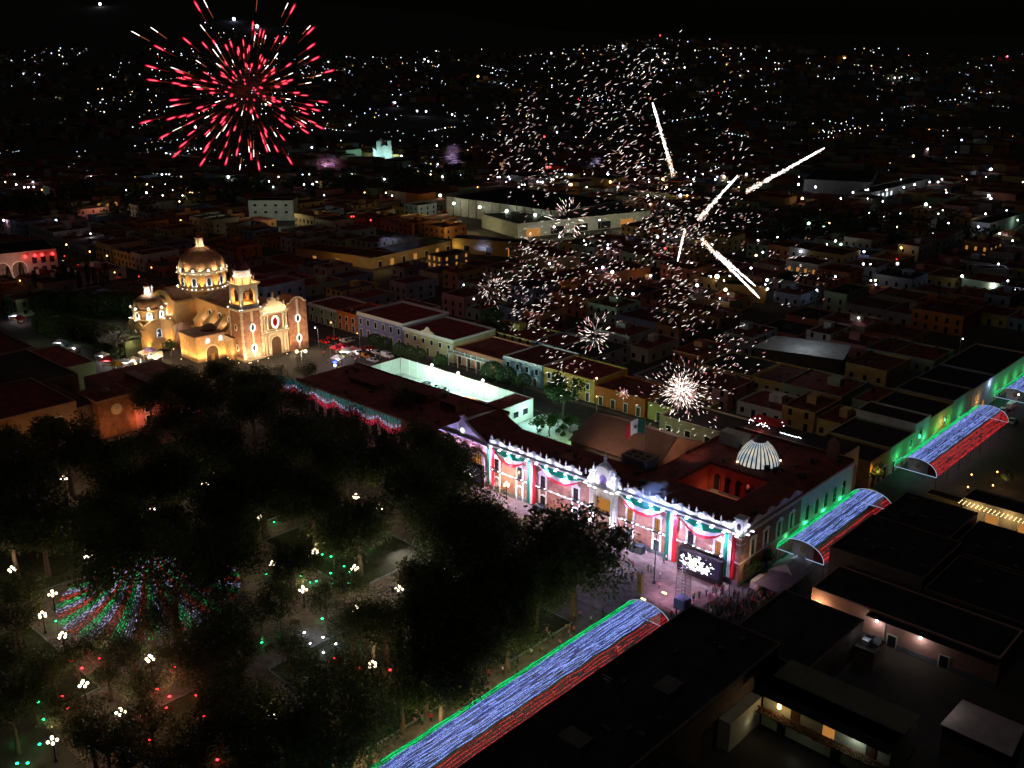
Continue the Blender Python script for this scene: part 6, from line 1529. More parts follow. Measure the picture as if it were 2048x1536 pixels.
TL = [(1150, 1098, 9.2, 'broad dark round tree standing alone before the palace portal'), (905, 935, 7.0, 'dark tree in front of the palace gabled porch'), (850, 990, 8.2, 'dark tree left of the first palace window'),
 (945, 1045, 7.6, 'dark tree reaching up to the palace lamp'), (880, 1075, 7.2, 'dark tree behind the smoky clearing on its right'), (815, 805, 5.6, 'feathery tree standing before the white yard wall'), (690, 925, 8.4, 'dark tree below the light curtains'),
 (775, 925, 7.6, 'dark tree between light curtains and gabled porch'), (600, 880, 7.8, 'dark tree right of the church front, far side of the square'), (505, 812, 7.2, 'dark tree below the church tower'), (400, 790, 7.8, 'tall dark tree hiding the pink house'),
 (425, 890, 8.4, 'dark tree in mid square below the pink house'), (330, 965, 7.6, 'dark tree in front of the orange-lit arcade'), (520, 960, 8.6, 'dark tree in the middle of the square'), (215, 925, 6.8, 'dark tree before the clock tower'), (130, 905, 7.8, 'dark tree before the corner block'),
 (40, 950, 8.6, 'dark tree at left picture edge below the corner block'), (622, 1000, 7.6, 'dark tree above the smoky clearing, left'), (740, 1015, 7.0, 'forked tree whose trunk stands in the smoky clearing'), (560, 765, 4.6, 'small tree at the church door'), (612, 745, 3.8, 'narrow small tree right of the church door'),
 (80, 1050, 7.4, 'dark tree at left above the light cone'), (200, 1040, 7.0, 'dark tree over the left tip of the light cone'), (320, 1045, 6.0, 'dark tree right behind the light cone'), (478, 1075, 6.0, 'thin dark tree right of the light cone'), (30, 1235, 6.2, 'tree at left edge beside twin globe lamps'),
 (235, 1100, 9.01, 'sparse tree in front of the light cone'), (345, 1150, 9.0, 'dark tree hiding the light cone apex'), (330, 1265, 4.6, 'low dark tree below the light cone'), (480, 1305, 6.0, 'dark tree left of the white ground lights'), (560, 1215, 4.4, 'small tree behind the white ground lights'),
 (470, 1450, 8.0, 'dark tree at the bottom left of centre'), (570, 1510, 8.2, 'dark tree on the bottom picture edge'), (655, 1425, 6.8, 'dark tree left of the globe lamp near the long canopy'), (735, 1440, 5.8, 'dark tree beside the long canopy near bottom'), (650, 1535, 6.4, 'yellow-lit tree by the canopy foot at bottom'),
 (745, 1265, 5.4, 'dark tree below the smoky clearing'), (825, 1275, 7.2, 'dark tree amid the globe lamps right of the clearing'), (895, 1225, 7.6, 'dark tree over the blue-lit path'), (985, 1180, 7.6, 'dark tree left of the lone round tree'), (1015, 1255, 5.6, 'tree beside the top end of the long canopy'),
 (880, 1355, 6.2, 'tree behind the crowd beside the long canopy'), (800, 1375, 5.4, 'tree over the red ground light near canopy'), (215, 1345, 4.4, 'small tree between the red lawn lights'), (105, 1335, 5.0, 'small tree left of the red lawn lights'), (20, 1420, 6.4, 'tree at left edge above the bottom corner'),
 (255, 1510, 5.6, 'dark tree at bottom left with green lights'), (385, 1500, 6.0, 'dark tree at bottom below the red lawn'), (1075, 1165, 6.4, 'dark tree touching the left side of the lone round tree'), (640, 1105, 3.8, 'low tree beside the green ground lights'), (930, 1130, 6.6, 'dark tree between clearing and lone tree')]
for i, (x, y, r, lab) in enumerate(TL):
    sc = r / 6.9
    if x < 580 and y > 1225: sc *= .78
    if r < 9: x, y = clear_off(x, y, r * (6.2 if x < 580 and y > 1225 else 8.0))
    p = pix(x, y, 10.6 * sc)
    op = y > 1130 and x < 860 or 540 < x < 860 and y < 860
    tree((p.x, p.y, 0), i, sc, lab, szz=1.12, cz=12.2 if op else 10.6, cr=OPEN if op else None)

MORE = [(330, 1225), (390, 1160), (420, 1265), (590, 1130), (520, 1225), (575, 1290), (650, 1205), (700, 1250), (560, 1170), (690, 1170), (470, 1265), (215, 1170), (270, 1200), (300, 1240), (380, 1200), (430, 1235), (470, 1200), (350, 1300), (410, 1310), (450, 1345), (210, 1290), (265, 1300), (150, 1300), (40, 1180), (120, 1420), (280, 1375), (210, 1480), (440, 1420), (520, 1450), (600, 800), (700, 842), (560, 790), (860, 900), (610, 850), (440, 745), (520, 770), (350, 770), (300, 800), (470, 775), (350, 840), (560, 850), (660, 860), (720, 870), (820, 870), (290, 890), (90, 870), (10, 890), (160, 960), (260, 990), (390, 1000), (460, 1010), (570, 1045), (680, 1075), (800, 1000), (840, 1060), (1000, 1070), (960, 1110), (930, 1190), (160, 1120), (380, 1110), (420, 1180), (440, 1120), (390, 1340), (430, 1380), (530, 1400), (600, 1330), (620, 1475), (700, 1490), (690, 1350), (780, 1330), (850, 1320), (940, 1290), (300, 1440), (180, 1455), (60, 1370), (20, 1310), (330, 1530), (500, 1540), (770, 1230), (860, 1170), (270, 1050), (20, 1060)]
LM = [(712, 1000, 'the dark middle of the square'), (325, 1190, 'the light cone'), (905, 935, 'the gabled porch'), (1150, 1098, 'the lone round tree'), (345, 1365, 'the red lawn lights'), (640, 1265, 'the white ground lights'), (790, 1120, 'the smoky clearing'), (250, 850, 'the clock tower'), (500, 740, 'the church tower'), (745, 1330, 'the lone globe lamp by the canopy'), (60, 860, 'the corner block'), (690, 800, 'the light curtains'), (560, 1500, 'the bottom edge'), (960, 1360, 'the long canopy')]
rm_ = random.Random(31); seen_ = {}; ORD = ('', ', nearest it', ', farther off', ', farthest off', ', beyond the others', ', the outermost')
for i, (x, y) in enumerate(MORE):
    r = rm_.uniform(5.6, 7.6) * (1 if y > 900 else .85); sc = r / 6.9
    lo_ = x < 720 and y > 1120
    if lo_: r *= .68; sc = r / 6.9
    if min(math.hypot(x - a, y - b) for a, b in (CLEAR if not lo_ else [(u, v) for u, v, q in LAMPS])) < r * (7.0 if not lo_ else 5.0): continue
    p = pix(x, y, 10.6 * sc)
    q = min(LM, key=lambda e: (e[0] - x) ** 2 + (e[1] - y) ** 2); side = ('left of', 'right of')[x > q[0]] if abs(x - q[0]) > abs(y - q[1]) else ('behind', 'in front of')[y > q[1]]
    lb_ = ('broad', 'middling', 'slender')[i % 3] + f' dark tree {side} {q[2]}'; seen_.setdefault(lb_, []).append(1)
    tree((p.x, p.y, 0), i + 2, sc, lb_ + ORD[min(5, len(seen_[lb_]) - 1)], cz=11.4, cr=OPEN if (y > 1130 and x < 860 or 540 < x < 860 and y < 900) else None)
# clipped laurels and street trees
def ball_tree(x, y, z, r, lab, grp='round clipped street trees'):
    p = pix(x, y, z); th = thing('clipped_tree', (p.x, p.y, 0), random.uniform(0, 6), lab, 'tree', grp)
    c = link('crown', random.choice(BALL), th); c.location = (0, 0, z); c.scale = (r / 2.2,) * 3
    m = MB(); m.tube((0, 0, -.1), (0, 0, z - r * .5), .16, .12, 7); m.build('trunk', BARK, th)
ROWT = ['clipped tree nearest the blue house corner', 'second clipped tree before the blue house', 'clipped tree before the cream house left part', 'clipped tree before the cream house middle', 'clipped tree at the cream house right end', 'dark round tree before the salmon shops', 'big round tree before the sky blue house', 'round tree at the end of the sky blue house', 'round tree by the mustard house']
for (x, y, r), lab in zip([(749, 680, 2.6), (768, 687, 2.6), (800, 698, 2.5), (818, 703, 2.4), (838, 709, 2.4), (881, 721, 2.3), (985, 742, 3.6), (1012, 751, 3.3), (1047, 760, 2.4)], ROWT): ball_tree(x, y, 4.2, r, lab)
for i, x in enumerate((90, 128, 165, 212, 258)):
    ball_tree(x, 606 + (x - 90) * 0.02, 5.0, 5.6, ('leftmost big domed laurel behind the dark hedge', 'second domed laurel from the left', 'middle domed laurel behind the hedge', 'domed laurel left of the chapel, second from it', 'domed laurel next to the small chapel dome')[i], 'domed laurels behind the long hedge')
HG_ = thing('laurel_hedge', pix(175, 668, 3.5) - Vector((0, 0, 3.5)), math.atan2((pix(255, 690) - pix(90, 645)).y, (pix(255, 690) - pix(90, 645)).x), 'long tall clipped laurel hedge with rounded top running to the chapel', 'hedge')
hl = (pix(262, 694) - pix(85, 645)).length
def hedge_mesh(L, wd, h, n, seed):
    r = random.Random(seed); m = MB()
    for i in range(n):
        a = r.uniform(0, math.pi); x = r.uniform(-L / 2, L / 2)
        rr = r.uniform(.9, 1.04)
        p = Vector((x, wd * rr * math.cos(a), h * rr * (0.15 + .85 * math.sin(a) ** .6) + .35 * math.sin(x * .9)))
        u = Vector((r.gauss(0, 1), r.gauss(0, 1), r.gauss(0, 1))).normalized(); b = u.orthogonal().normalized()
        u *= .38; b *= .26; m.quad(p - u, p + b, p + u, p - b)
    return m.mesh('foliage', LEAF)
link('foliage', hedge_mesh(hl, 4.6, 8.0, 9000, 4), HG_)
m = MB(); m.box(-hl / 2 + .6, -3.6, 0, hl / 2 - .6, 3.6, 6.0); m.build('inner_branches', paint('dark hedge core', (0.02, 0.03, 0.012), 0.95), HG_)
pl = pix(232, 700, 5); tree((pl.x, pl.y, 0), 2, 0.9, 'big rounded laurel catching pale smoke at the end of the hedge', 'domed laurels behind the long hedge', cr=BALL, tr=TRS, cz=4.6 / .9 * .9, szz=1.0).children[1].scale = (3.2, 3.2, 3.0)
for i, x in enumerate((132, 146, 160, 176, 190, 205, 214, 120, 70, 45, 20)):
    p = pix(x, 556 + (i % 3) * 8, 3); th = thing('cypress', (p.x, p.y, 0), 0, 'slim dark cypress in the little park left of the church', 'tree', 'slim cypresses in the left park')
    c = link('crown', BALL[i % 2], th); c.location = (0, 0, 5.2); c.scale = (0.5, 0.5, 2.4)
    m = MB(); m.tube((0, 0, 0), (0, 0, 2), .14, .1, 6); m.build('trunk', BARK, th)
for x, y, z, r, lab in ((1128, 780, 9, 6.2, 'tall street tree rising over the green-lit court'), (985, 640, 8, 5.4, 'dark tree among the roofs left of the spark cloud'), (1005, 655, 6, 4.4, 'smaller dark tree beside the roof tree'), (1100, 838, 5, 3.2, 'palm-like tree inside the green court'), (1075, 845, 3, 2.2, 'low bush tree in the green court'), (1140, 842, 3.4, 2.4, 'bright green shrub tree in the green court'), (1500, 1130, 3.2, 2.6, 'small tree at the palace side wall foot'), (1535, 1108, 3.0, 2.4, 'small tree under the canopy mouth'), (340, 690, 4, 2.6, 'small tree before the sacristy wall'), (1750, 945, 4, 2.6, 'flat street tree at the crossing corner')):
    p = pix(x, y, z); tree((p.x, p.y, 0), int(x), r / 3.0, lab, None, cr=CRS, tr=TRS, name='street_tree', cz=z / (r / 3.0))
for i, (x, y) in enumerate(((84, 76), (88, 81), (92, 75), (96, 83), (86, 90), (100, 78), (82, 84), (94, 92))):
    t = thing('garden_table', W(x, y, 0), i, 'round restaurant table with a warm candle lamp in the walled garden', 'table', 'lamp-lit tables of the restaurant garden')
    m = MB(); m.lathe([(.5, .72), (.5, .76)], (0, 0, 0), 10); m.tube((0, 0, 0), (0, 0, .72), .05); m.build('table_top', WOOD, t)
    m = MB(); m.ball((0, 0, 1.0), .17, 8, 5); m.build('table_lamp', LED_AMBER, t)
    th = tree(W(x + 2, y + 2.5, 0), i, .62, 'small garden tree between the restaurant tables', 'restaurant garden trees', cr=CRS, tr=TRS, name='garden_tree', cz=5.0) if i % 2 else None
for i in range(26):                                 # shrubs in the green court
    p = W(random.uniform(-20, 6), random.uniform(30, 45)); th = thing('shrub', p, random.uniform(0, 6), ('low', 'taller', 'spreading')[i % 3] + ' leafy shrub in the green-lit court ' + ('by the white wing', 'in its middle', 'by the sheet-roofed hall')[min(2, int((ST(p)[0] + 20) / 9))], 'shrub', 'shrubs in the green-lit court')
    c = link('foliage', CRS[i % 3], th); s_ = random.uniform(.25, .5); c.scale = (s_,) * 3; c.location = (0, 0, s_ * 1.8)
for x, y, w_ in ((120, 628, 900), (200, 626, 900), (265, 640, 700), (60, 650, 500), (230, 722, 500)): q = pix(x, y, 7); bulb(q, w_, (.75, 1.0, .55), .4)
# dark treeline belts in the middle distance
def grove(cx_, cy_, rx, ry, n, seed):
    r = random.Random(seed); m = MB()
    for i in range(n):
        a = r.uniform(0, 6.28); q = math.sqrt(r.random()); x, y = cx_ + rx * q * math.cos(a), cy_ + ry * q * math.sin(a)
        R0 = r.uniform(3, 6); z0 = ZT(x, y) + R0 * 1.2
        for k in range(70):
            d = Vector((r.gauss(0, 1), r.gauss(0, 1), r.gauss(0, 1))).normalized() * R0 * r.uniform(.7, 1.05)
            u = Vector((r.gauss(0, 1), r.gauss(0, 1), r.gauss(0, 1))).normalized(); b = u.orthogonal() * .7
            p = Vector((x, y, z0)) + d; m.quad(p - u, p + b, p + u, p - b)
    return tag(m.build('trees', LEAF), kind='stuff')
for k, (x, y, rx, ry, n) in enumerate(((690, 385, 90, 40, 60), (800, 365, 60, 30, 40), (330, 400, 70, 40, 50), (1500, 470, 60, 40, 40), (1750, 470, 60, 50, 40), (120, 430, 60, 30, 40))):
    p = pix(x, y); grove(p.x, p.y, rx, ry, n, k)
# ================================================================== LAMPS OF THE SQUARE
GLOBE = glow('warm opal globe', (1.0, 0.80, 0.52), 7.0, 'NONE')
gb = MB(); gb.ball((0, 0, 0), 0.24, 10, 6); gb_me = gb.mesh('globe', GLOBE, True)
ps = MB(); ps.lathe([(0.28, 0), (0.28, .3), (0.12, .5), (0.08, 3.2), (0.1, 3.4)], (0, 0, 0), 8)
for k in range(4): ps.tube((0, 0, 3.1), (0.62 * math.cos(k * 1.571), 0.62 * math.sin(k * 1.571), 3.35), .04, .04, 5)
ps.tube((0, 0, 3.3), (0, 0, 4.0), .05, .05, 6)
ps_me = ps.mesh('post', DARKMETAL)
for i, (x, y, wh) in enumerate(LAMPS):
    p = pix(x, y, 3.6)
    th = thing('globe_lamp', (p.x, p.y, 0), i * 1.3, 'five-globe cast iron lamp ' + wh, 'lamp', 'globe lamps of the square')
    link('post', ps_me, th)
    for k in range(4): link('globe', gb_me, th, (0.62 * math.cos(k * 1.571), 0.62 * math.sin(k * 1.571), 3.6))
    link('globe', gb_me, th, (0, 0, 4.25))
    bulb((p.x, p.y, 5.4), 420, (1.0, 0.72, 0.42), 0.35)
# small coloured ground lights
def fixture(m_):
    f = MB(); f.lathe([(0.14, 0.22), (0.17, 0.30), (0.15, 0.34)], (0, 0, 0), 8); return f.mesh('lens', m_)
gl_body = MB(); gl_body.lathe([(0.06, 0), (0.06, .12), (0.17, .16), (0.18, .26)], (0, 0, 0), 8); gl_me = gl_body.mesh('housing', DARKMETAL)
lensm = {'r': fixture(glow('red ground light', (1.0, 0.02, 0.03), 11.0, 'NONE')), 'g': fixture(glow('green ground light', (0.02, 1.0, 0.32), 7.0, 'NONE')), 'w': fixture(glow('white ground light', (0.82, 0.88, 1.0), 12.0, 'NONE'))}
def ground_light(x, y, k):
    p = pix(x, y, 0.15); c = {'r': (1.0, 0.10, 0.05), 'g': (0.1, 1.0, 0.3), 'w': (0.7, 0.8, 1.0)}[k]
    nm = {'r': 'red', 'g': 'green', 'w': 'white'}[k]
    wh = {'r': 'on the lawns of the square', 'g': 'in the tree beds of the square', 'w': 'shining up through smoke on the paved path'}[k]
    th = thing('ground_light', (p.x, p.y, 0.1), 0, f'small {nm} ground spotlight {wh}', 'ground light', f'{nm} ground spotlights')
    link('housing', gl_me, th); l = link('lens', lensm[k], th); l.scale = (1.35, 1.35, 1.0)
    bulb((p.x, p.y, 0.9), {'r': 42, 'g': 20, 'w': 30}[k], c, 0.2)
for x, y in [(505, 875), (412, 927), (470, 970), (572, 915), (358, 1132), (393, 1202), (1005, 963), (1030, 1007), (900, 1090), (973, 1133), (1127, 1125), (952, 1197), (823, 1248), (1173, 1248), (860, 1382), (1247, 1496)]: ground_light(x / 2.866, 1000 + y / 2.866, 'r')
for x, y in [(220, 1165), (250, 1265), (95, 1387), (228, 1407), (100, 1517), (160, 1515), (323, 700)]: ground_light(x / 2.866, 1000 + y / 2.866, 'g')
Z4 = lambda x, y: (450 + x / 3.072, 900 + y / 3.072)
for x, y in [(815, 533), (893, 612), (598, 647), (740, 623), (652, 660), (733, 720), (765, 755), (650, 763), (466, 783), (560, 812), (520, 820), (665, 822), (762, 824), (253, 770), (597, 1043), (742, 1042), (795, 1110), (228, 1190), (348, 1135), (303, 448), (1180, 762)]: ground_light(*Z4(x, y), 'g')
for x, y in [(487, 1128), (603, 1158), (522, 1195), (682, 1198), (606, 1250), (1570, 776), (1608, 993), (440, 313), (1640, 790)]: ground_light(*Z4(x, y), 'w')
for x, y in [(675, 1287), (820, 1347), (1015, 1358), (1192, 1288), (1385, 1187)]: ground_light(*Z4(x, y), 'r')
for x, y, w_, c in ((790, 1110, 380, (1.0, 0.85, 0.62)), (840, 1125, 320, (0.8, 0.85, 1.0)), (640, 1265, 260, (0.75, 0.8, 1.0)), (345, 1365, 240, (1.0, 0.45, 0.28)), (200, 1290, 200, (1.0, 0.7, 0.5)), (910, 1170, 220, (0.6, 0.65, 1.0)), (330, 1400, 150, (1, .3, .2)), (1180, 1150, 160, (.6, .5, 1))):
    p = pix(x, y, 6.0); bulb(p, w_ * 2.2, c, 0.5)
for i, (x, y, q) in enumerate(((590, 1250, 'left of the white ground lights'), (668, 1262, 'right of the white ground lights'), (720, 1165, 'at the clearing lower edge'), (840, 1090, 'at the clearing far edge'), (395, 1350, 'on the red-lit lawn edge'), (300, 1335, 'below the light cone'), (175, 1300, 'on the lower left path'), (215, 1400, 'between red-lit lawns'), (770, 1060, 'beyond the forked tree'), (540, 1300, 'in the lower middle of the square'))):
    p = pix(x, y); t = thing('park_bench', p, i * .8, 'dark iron park bench ' + q, 'bench', 'benches of the square')
    m = MB(); m.box(-.9, -.25, .42, .9, .25, .48); m.build('seat', WOOD, t); m = MB(); m.box(-.9, .25, .5, .9, .31, .95); m.build('backrest', WOOD, t)
    for x_ in (-.75, .75): m = MB(); m.box(x_ - .05, -.22, 0, x_ + .05, .28, .42); m.build('leg', DARKMETAL, t)
# the big cone of light strings over the bandstand
kc = pix(300, 1180, 4); KC = thing('light_string_cone', (kc.x, kc.y, 0), 0, 'huge cone of green, white and red light strings hung over the bandstand', 'light canopy')
SG2 = strand_mat('green cone string', (0.03, 1.0, 0.28), 1.0, (0.0, .3, .08), .3, 2.2, .5); SW2 = strand_mat('white cone string', (0.62, 0.62, 1.0), 1.2, (.15, .15, .3), .3, 2.2, .5); SR2 = strand_mat('red cone string', (1.0, 0.10, 0.06), 0.9, (.3, .02, .01), .25, 2.2, .5)
strs = {'green_strings': MB(), 'white_strings': MB(), 'red_strings': MB()}
NSTR = 180; rk = random.Random(3)
for i in range(NSTR):
    a = 2 * math.pi * i / NSTR + rk.uniform(-.004, .004)
    nm = ('green_strings', 'white_strings', 'red_strings')[(i // 4) % 3]
    pr = None
    for j in range(10):
        u = j / 9; r_ = 1.0 + 15.2 * u
        z = 12.2 - 9.0 * u - 1.7 * math.sin(math.pi * u) + rk.uniform(-.05, .05)
        p = Vector((r_ * math.cos(a), r_ * math.sin(a), z))
        if pr is not None: strs[nm].tube(pr, p, .06, .06, 3)
        pr = p
for (nm, b), mt in zip(strs.items(), (SG2, SW2, SR2)): tag(b.build(nm, mt, KC), kind='stuff')
m = MB(); m.tube((0, 0, 0), (0, 0, 12.6), .16, .1, 8); m.lathe([(1.0, 12.1), (1.1, 12.2), (1.0, 12.3)], (0, 0, 0), 20)
for k in range(12): a = k * math.pi / 6; m.tube((16.2 * math.cos(a), 16.2 * math.sin(a), 0), (16.2 * math.cos(a), 16.2 * math.sin(a), 3.2), .07, .07, 5)
m.build('frame', STEEL, KC)
bulb((kc.x - 10, kc.y - 6, 3.4), 300, (0.9, .85, .95), .6); bulb((kc.x + 8, kc.y - 8, 3.4), 240, (1.0, .6, .7), .6)
KB = thing('bandstand', (kc.x + 3, kc.y + 4, 0), 0.2, 'round bandstand with domed roof under the light string cone', 'bandstand')
m = MB(); m.lathe([(3.6, 0), (3.6, 1.2), (3.4, 1.2)], (0, 0, 0), 12); m.build('base', GREYSTONE, KB)
m = MB()
for k in range(8): a = k * math.pi / 4; m.tube((3.1 * math.cos(a), 3.1 * math.sin(a), 1.2), (3.1 * math.cos(a), 3.1 * math.sin(a), 4.4), .1, .1, 6)
m.build('column', STONE, KB)
m = MB(); m.lathe([(3.7, 4.4), (3.5, 4.7), (2.4, 5.9), (.9, 6.7), (.1, 7.4)], (0, 0, 0), 16); m.build('roof', ROOF_RUST, KB)
# illuminated swags on the portico wing
for i in range(6):
    s0 = -90 + i * 9.4
    t = thing('light_curtain', W(s0, 2.0, 0), GA, ('leftmost', 'second from left', 'third from left', 'fourth from left', 'second from right', 'rightmost')[i] + ' of the swagged light curtains on the arcaded building', 'light curtain', 'light curtains along the arcaded building')
    st_ = {'red_strings': MB(), 'white_strings': MB(), 'teal_strings': MB()}
    for k in range(44):
        x = k * .21; u = k / 43; c = 4 * u * (1 - u)
        z1 = 7.9
        for nm, za, zb in (('teal_strings', 7.9, 7.9 - 1.0 - .9 * c), ('white_strings', 6.8 - .9 * c, 6.2 - 1.5 * c), ('red_strings', 6.1 - 1.5 * c, 4.9 - 1.9 * c)):
            if rk.random() < .8: st_[nm].tube((x, rk.uniform(-.1, .1), za), (x + rk.uniform(-.1, .1), 0, zb), .05, .05, 3)
    for nm, mt in (('red_strings', strand_mat('red curtain string', (1.0, .05, .12), .8, (.3, .01, .02), .2, 2, .45)), ('white_strings', strand_mat('white curtain string', (.7, .7, 1.0), .9, (.1, .1, .3), .2, 2, .45)), ('teal_strings', strand_mat('teal curtain string', (.05, .8, .8), .25, (.02, .2, .2), .15, 2, .45))):
        tag(st_[nm].build(nm, mt, t), kind='stuff')
    bulb(W(s0 + 4.5, -0.8, 4.5), 110, (1.0, .45, .6), .4)
# town street lamps: near ones placed one by one, far ones spread over the rising town
far_l = {}
sl = MB(); sl.tube((0, 0, -1), (0, 0, 6.5), .09, .06, 5); sl.tube((0, 0, 6.4), (0.9, 0, 6.8), .05, .05, 4); sl_me = sl.mesh('pole', STEEL)
def lamp_head(nm, c, s): 
    b = MB(); b.ball((0, 0, 0), 1.0, 8, 5); return b.mesh('lamp_head', glow(nm, c, s))
HEADS = {'white': lamp_head('cool white street lamp', (0.82, 0.88, 1.0), 16), 'blue': lamp_head('bluish street lamp', (0.60, 0.66, 1.0), 16), 'warm': lamp_head('warm street lamp', (1.0, 0.74, 0.42), 12), 'amber': lamp_head('amber street lamp', (1.0, 0.48, 0.12), 10), 'red': lamp_head('red beacon', (1.0, 0.03, 0.03), 10), 'green': lamp_head('greenish lamp', (0.6, 1.0, 0.75), 10)}
def street_lamp(x, y, kind, r, lab=None, zz=None, pw=0, grp='street lamps of the town'):
    """lamp seen at (x, y); r is the radius of its lit globe in metres"""
    lo, hi = 60.0, 9000.0
    for Y in [60 * 1.02 ** k for k in range(255)]:
        q = pixd(x, y, Y)
        if q.z - 6.5 <= ZT(q.x, q.y): break
    z = ZT(q.x, q.y)
    zone = next(q for lim, q in ((120, 'at the far left'), (300, 'left of the red burst'), (520, 'below the red burst' if y > 190 else 'amid the red burst'), (700, 'right of the red burst'), (900, 'near the cyan church'), (1080, 'left of the spark cloud'), (1280, 'behind the left spark cloud'), (1420, 'behind the tall comet'), (1600, 'right of the comets'), (1800, 'near the wide grey warehouse'), (9999, 'at the far right')) if x < lim)
    depth = 'high on the far hill' if y < 118 else 'on the upper slope' if y < 170 else 'on the lower slope' if y < 260 else 'in the far streets' if y < 380 else 'in the nearer streets'
    size = 'glaring' if r > .75 else 'bright' if r > .45 else 'small'
    cn = size + ' ' + {'white': 'cool white', 'blue': 'bluish white', 'warm': 'warm', 'amber': 'amber', 'red': 'red', 'green': 'pale green'}[kind]
    th = thing('street_lamp', (q.x, q.y, z), random.uniform(0, 6), lab or f'{cn} street lamp {depth} {zone}', 'street lamp', grp)
    p_ = link('pole', sl_me, th); h = link('lamp_head', HEADS[kind], th, (0.9, 0, 6.8)); h.scale = (r,) * 3
    if pw: bulb((q.x, q.y, z + 6.0), pw, {'white': COOL, 'blue': (.7, .75, 1), 'warm': WARMW, 'amber': AMBER, 'red': (1, .05, .03), 'green': (.6, 1, .75)}[kind], .3)
    return q
PROM = [(200, 12, 'white', 7), (468, 40, 'blue', 8), (515, 57, 'blue', 8), (1320, 72, 'red', 4), (791, 210, 'blue', 2.0), (834, 224, 'white', 1.6), (851, 224, 'blue', 1.7), (903, 230, 'white', 1.4), (393, 258, 'white', 1.8), (332, 312, 'white', 1.3), (455, 357, 'white', 1.2), (624, 297, 'white', 1.2), (804, 314, 'blue', 1.1), (872, 292, 'white', 1.0), (924, 352, 'white', 1.2), (887, 356, 'white', 1.0), (771, 363, 'white', 1.0), (699, 255, 'white', 1.2),
 (1145, 370, 'amber', 1.3), (1218, 366, 'amber', 1.4), (1326, 360, 'amber', 1.4), (1331, 376, 'amber', 1.1), (1287, 426, 'white', 1.0), (1446, 358, 'warm', 1.3), (1490, 354, 'white', 1.2), (1598, 373, 'white', 1.2), (1631, 377, 'white', 1.1), (1775, 383, 'white', .8), (1810, 377, 'white', .9), (1828, 374, 'white', .9), (1860, 368, 'white', .9), (1876, 365, 'white', .9), (1825, 313, 'warm', 1.5), (1857, 303, 'white', 1.2), (1983, 344, 'white', 1.5), (1974, 396, 'white', 1.2), (2002, 387, 'white', 1.1), (1970, 433, 'white', .9), (2036, 445, 'green', .9), (1798, 433, 'white', .8), (1922, 281, 'blue', 1.2), (1667, 556, 'white', .7), (1720, 640, 'white', .6), (1633, 585, 'white', .55), (1922, 680, 'warm', .4), (2034, 797, 'white', .45), (1460, 598, 'blue', .55), (1444, 603, 'white', .55), (1530, 588, 'amber', .6),
 (9, 443, 'blue', 1.1), (113, 443, 'blue', 1.0), (185, 469, 'blue', .7), (358, 404, 'warm', .8), (364, 441, 'amber', .6), (137, 497, 'amber', .8), (178, 509, 'amber', .7), (210, 514, 'amber', .6), (249, 512, 'amber', .6), (305, 545, 'amber', .5), (328, 509, 'white', .6), (230, 548, 'amber', .5), (45, 565, 'amber', .5), (283, 559, 'red', .4), (134, 518, 'red', .4), (950, 605, 'white', .7), (932, 599, 'amber', .45), (923, 573, 'white', .55), (1192, 764, 'amber', .55), (1194, 797, 'amber', .35), (667, 650, 'amber', .45), (636, 664, 'white', .4), (719, 673, 'amber', .35), (1087, 277, 'red', 1.6), (1094, 339, 'red', 1.2), (1100, 339, 'red', 1.2), (700, 436, 'red', .8), (707, 437, 'red', .7), (743, 442, 'red', .8), (1793, 521, 'red', .4), (2013, 115, 'red', 2.2), (955, 155, 'amber', 3.0), (1690, 118, 'amber', 3.0)]
for x, y, k, r in PROM: street_lamp(x, y, k, r * (0.62 if y < 400 else .48), pw=(200 if y > 300 and k != 'red' else 0) * (1.0 if y < 480 else .32), lab=None)
rl = random.Random(77)
nfar = 0
stuffm = {k: MB() for k in HEADS}
def roll(): return rl.choices(('white', 'blue', 'warm', 'amber', 'green', 'red'), (58, 14, 16, 6, 5, 1))[0]
pts = []
while len(pts) < 1150:
    x = rl.uniform(-10, 2058); y = 96 + 300 * rl.random() ** 1.5
    if 620 < x < 1010 and y < 118 and rl.random() < .6: continue
    if noise.noise((x / 130, y / 42, 9.0)) < -0.10 + (0.22 if x < 120 or 900 > x > 640 and y > 330 else 0): continue
    if x > 1500 and (y > 330 and rl.random() < .6 or rl.random() < .25): continue
    pts.append((x, y))
for i in range(46):                                  # lamps strung along far streets
    x, y = rl.uniform(0, 2048), 110 + 250 * rl.random(); sl_ = rl.choice((-.16, -.1, .12, .2)); g = rl.uniform(6, 13)
    for k in range(rl.randint(4, 10)): pts.append((x + k * g, y + k * g * sl_ + rl.uniform(-1, 1)))
for i in range(46): pts.append((rl.uniform(395, 620), 44 + rl.random() * 40 + 14 * math.sin(i)))
for i in range(40): pts.append((rl.uniform(1215, 1420), 76 + rl.random() * 34))
for i in range(90): pts.append((rl.uniform(1100, 2048), 395 + rl.random() * 200))
pts.sort(key=lambda p: -p[1])
for i, (x, y) in enumerate(pts):
    k = roll(); 
    if i < 210:
        street_lamp(x, y, k, rl.uniform(.28, .55) * (1 + .9 * (rl.random() < .08)), grp='street lamps of the distant town'); continue
    for Y in [60 * 1.03 ** q for q in range(172)]:
        q_ = pixd(x, y, Y)
        if q_.z - 6 <= ZT(q_.x, q_.y): break
    d = math.hypot(q_.x, q_.y)
    r = (d / 2000) * rl.choice((.22, .28, .34, .42, .5, .75)) * (2.1 if rl.random() < .06 else 1)
    b = stuffm[k]; b.lathe([(r * .4, -r), (r, 0), (r * .4, r)], q_, 6)
MM = MB(); mm = []
for k, b in stuffm.items(): MM.add(b.v, b.f, len(mm)); mm.append(HEADS[k].materials[0])
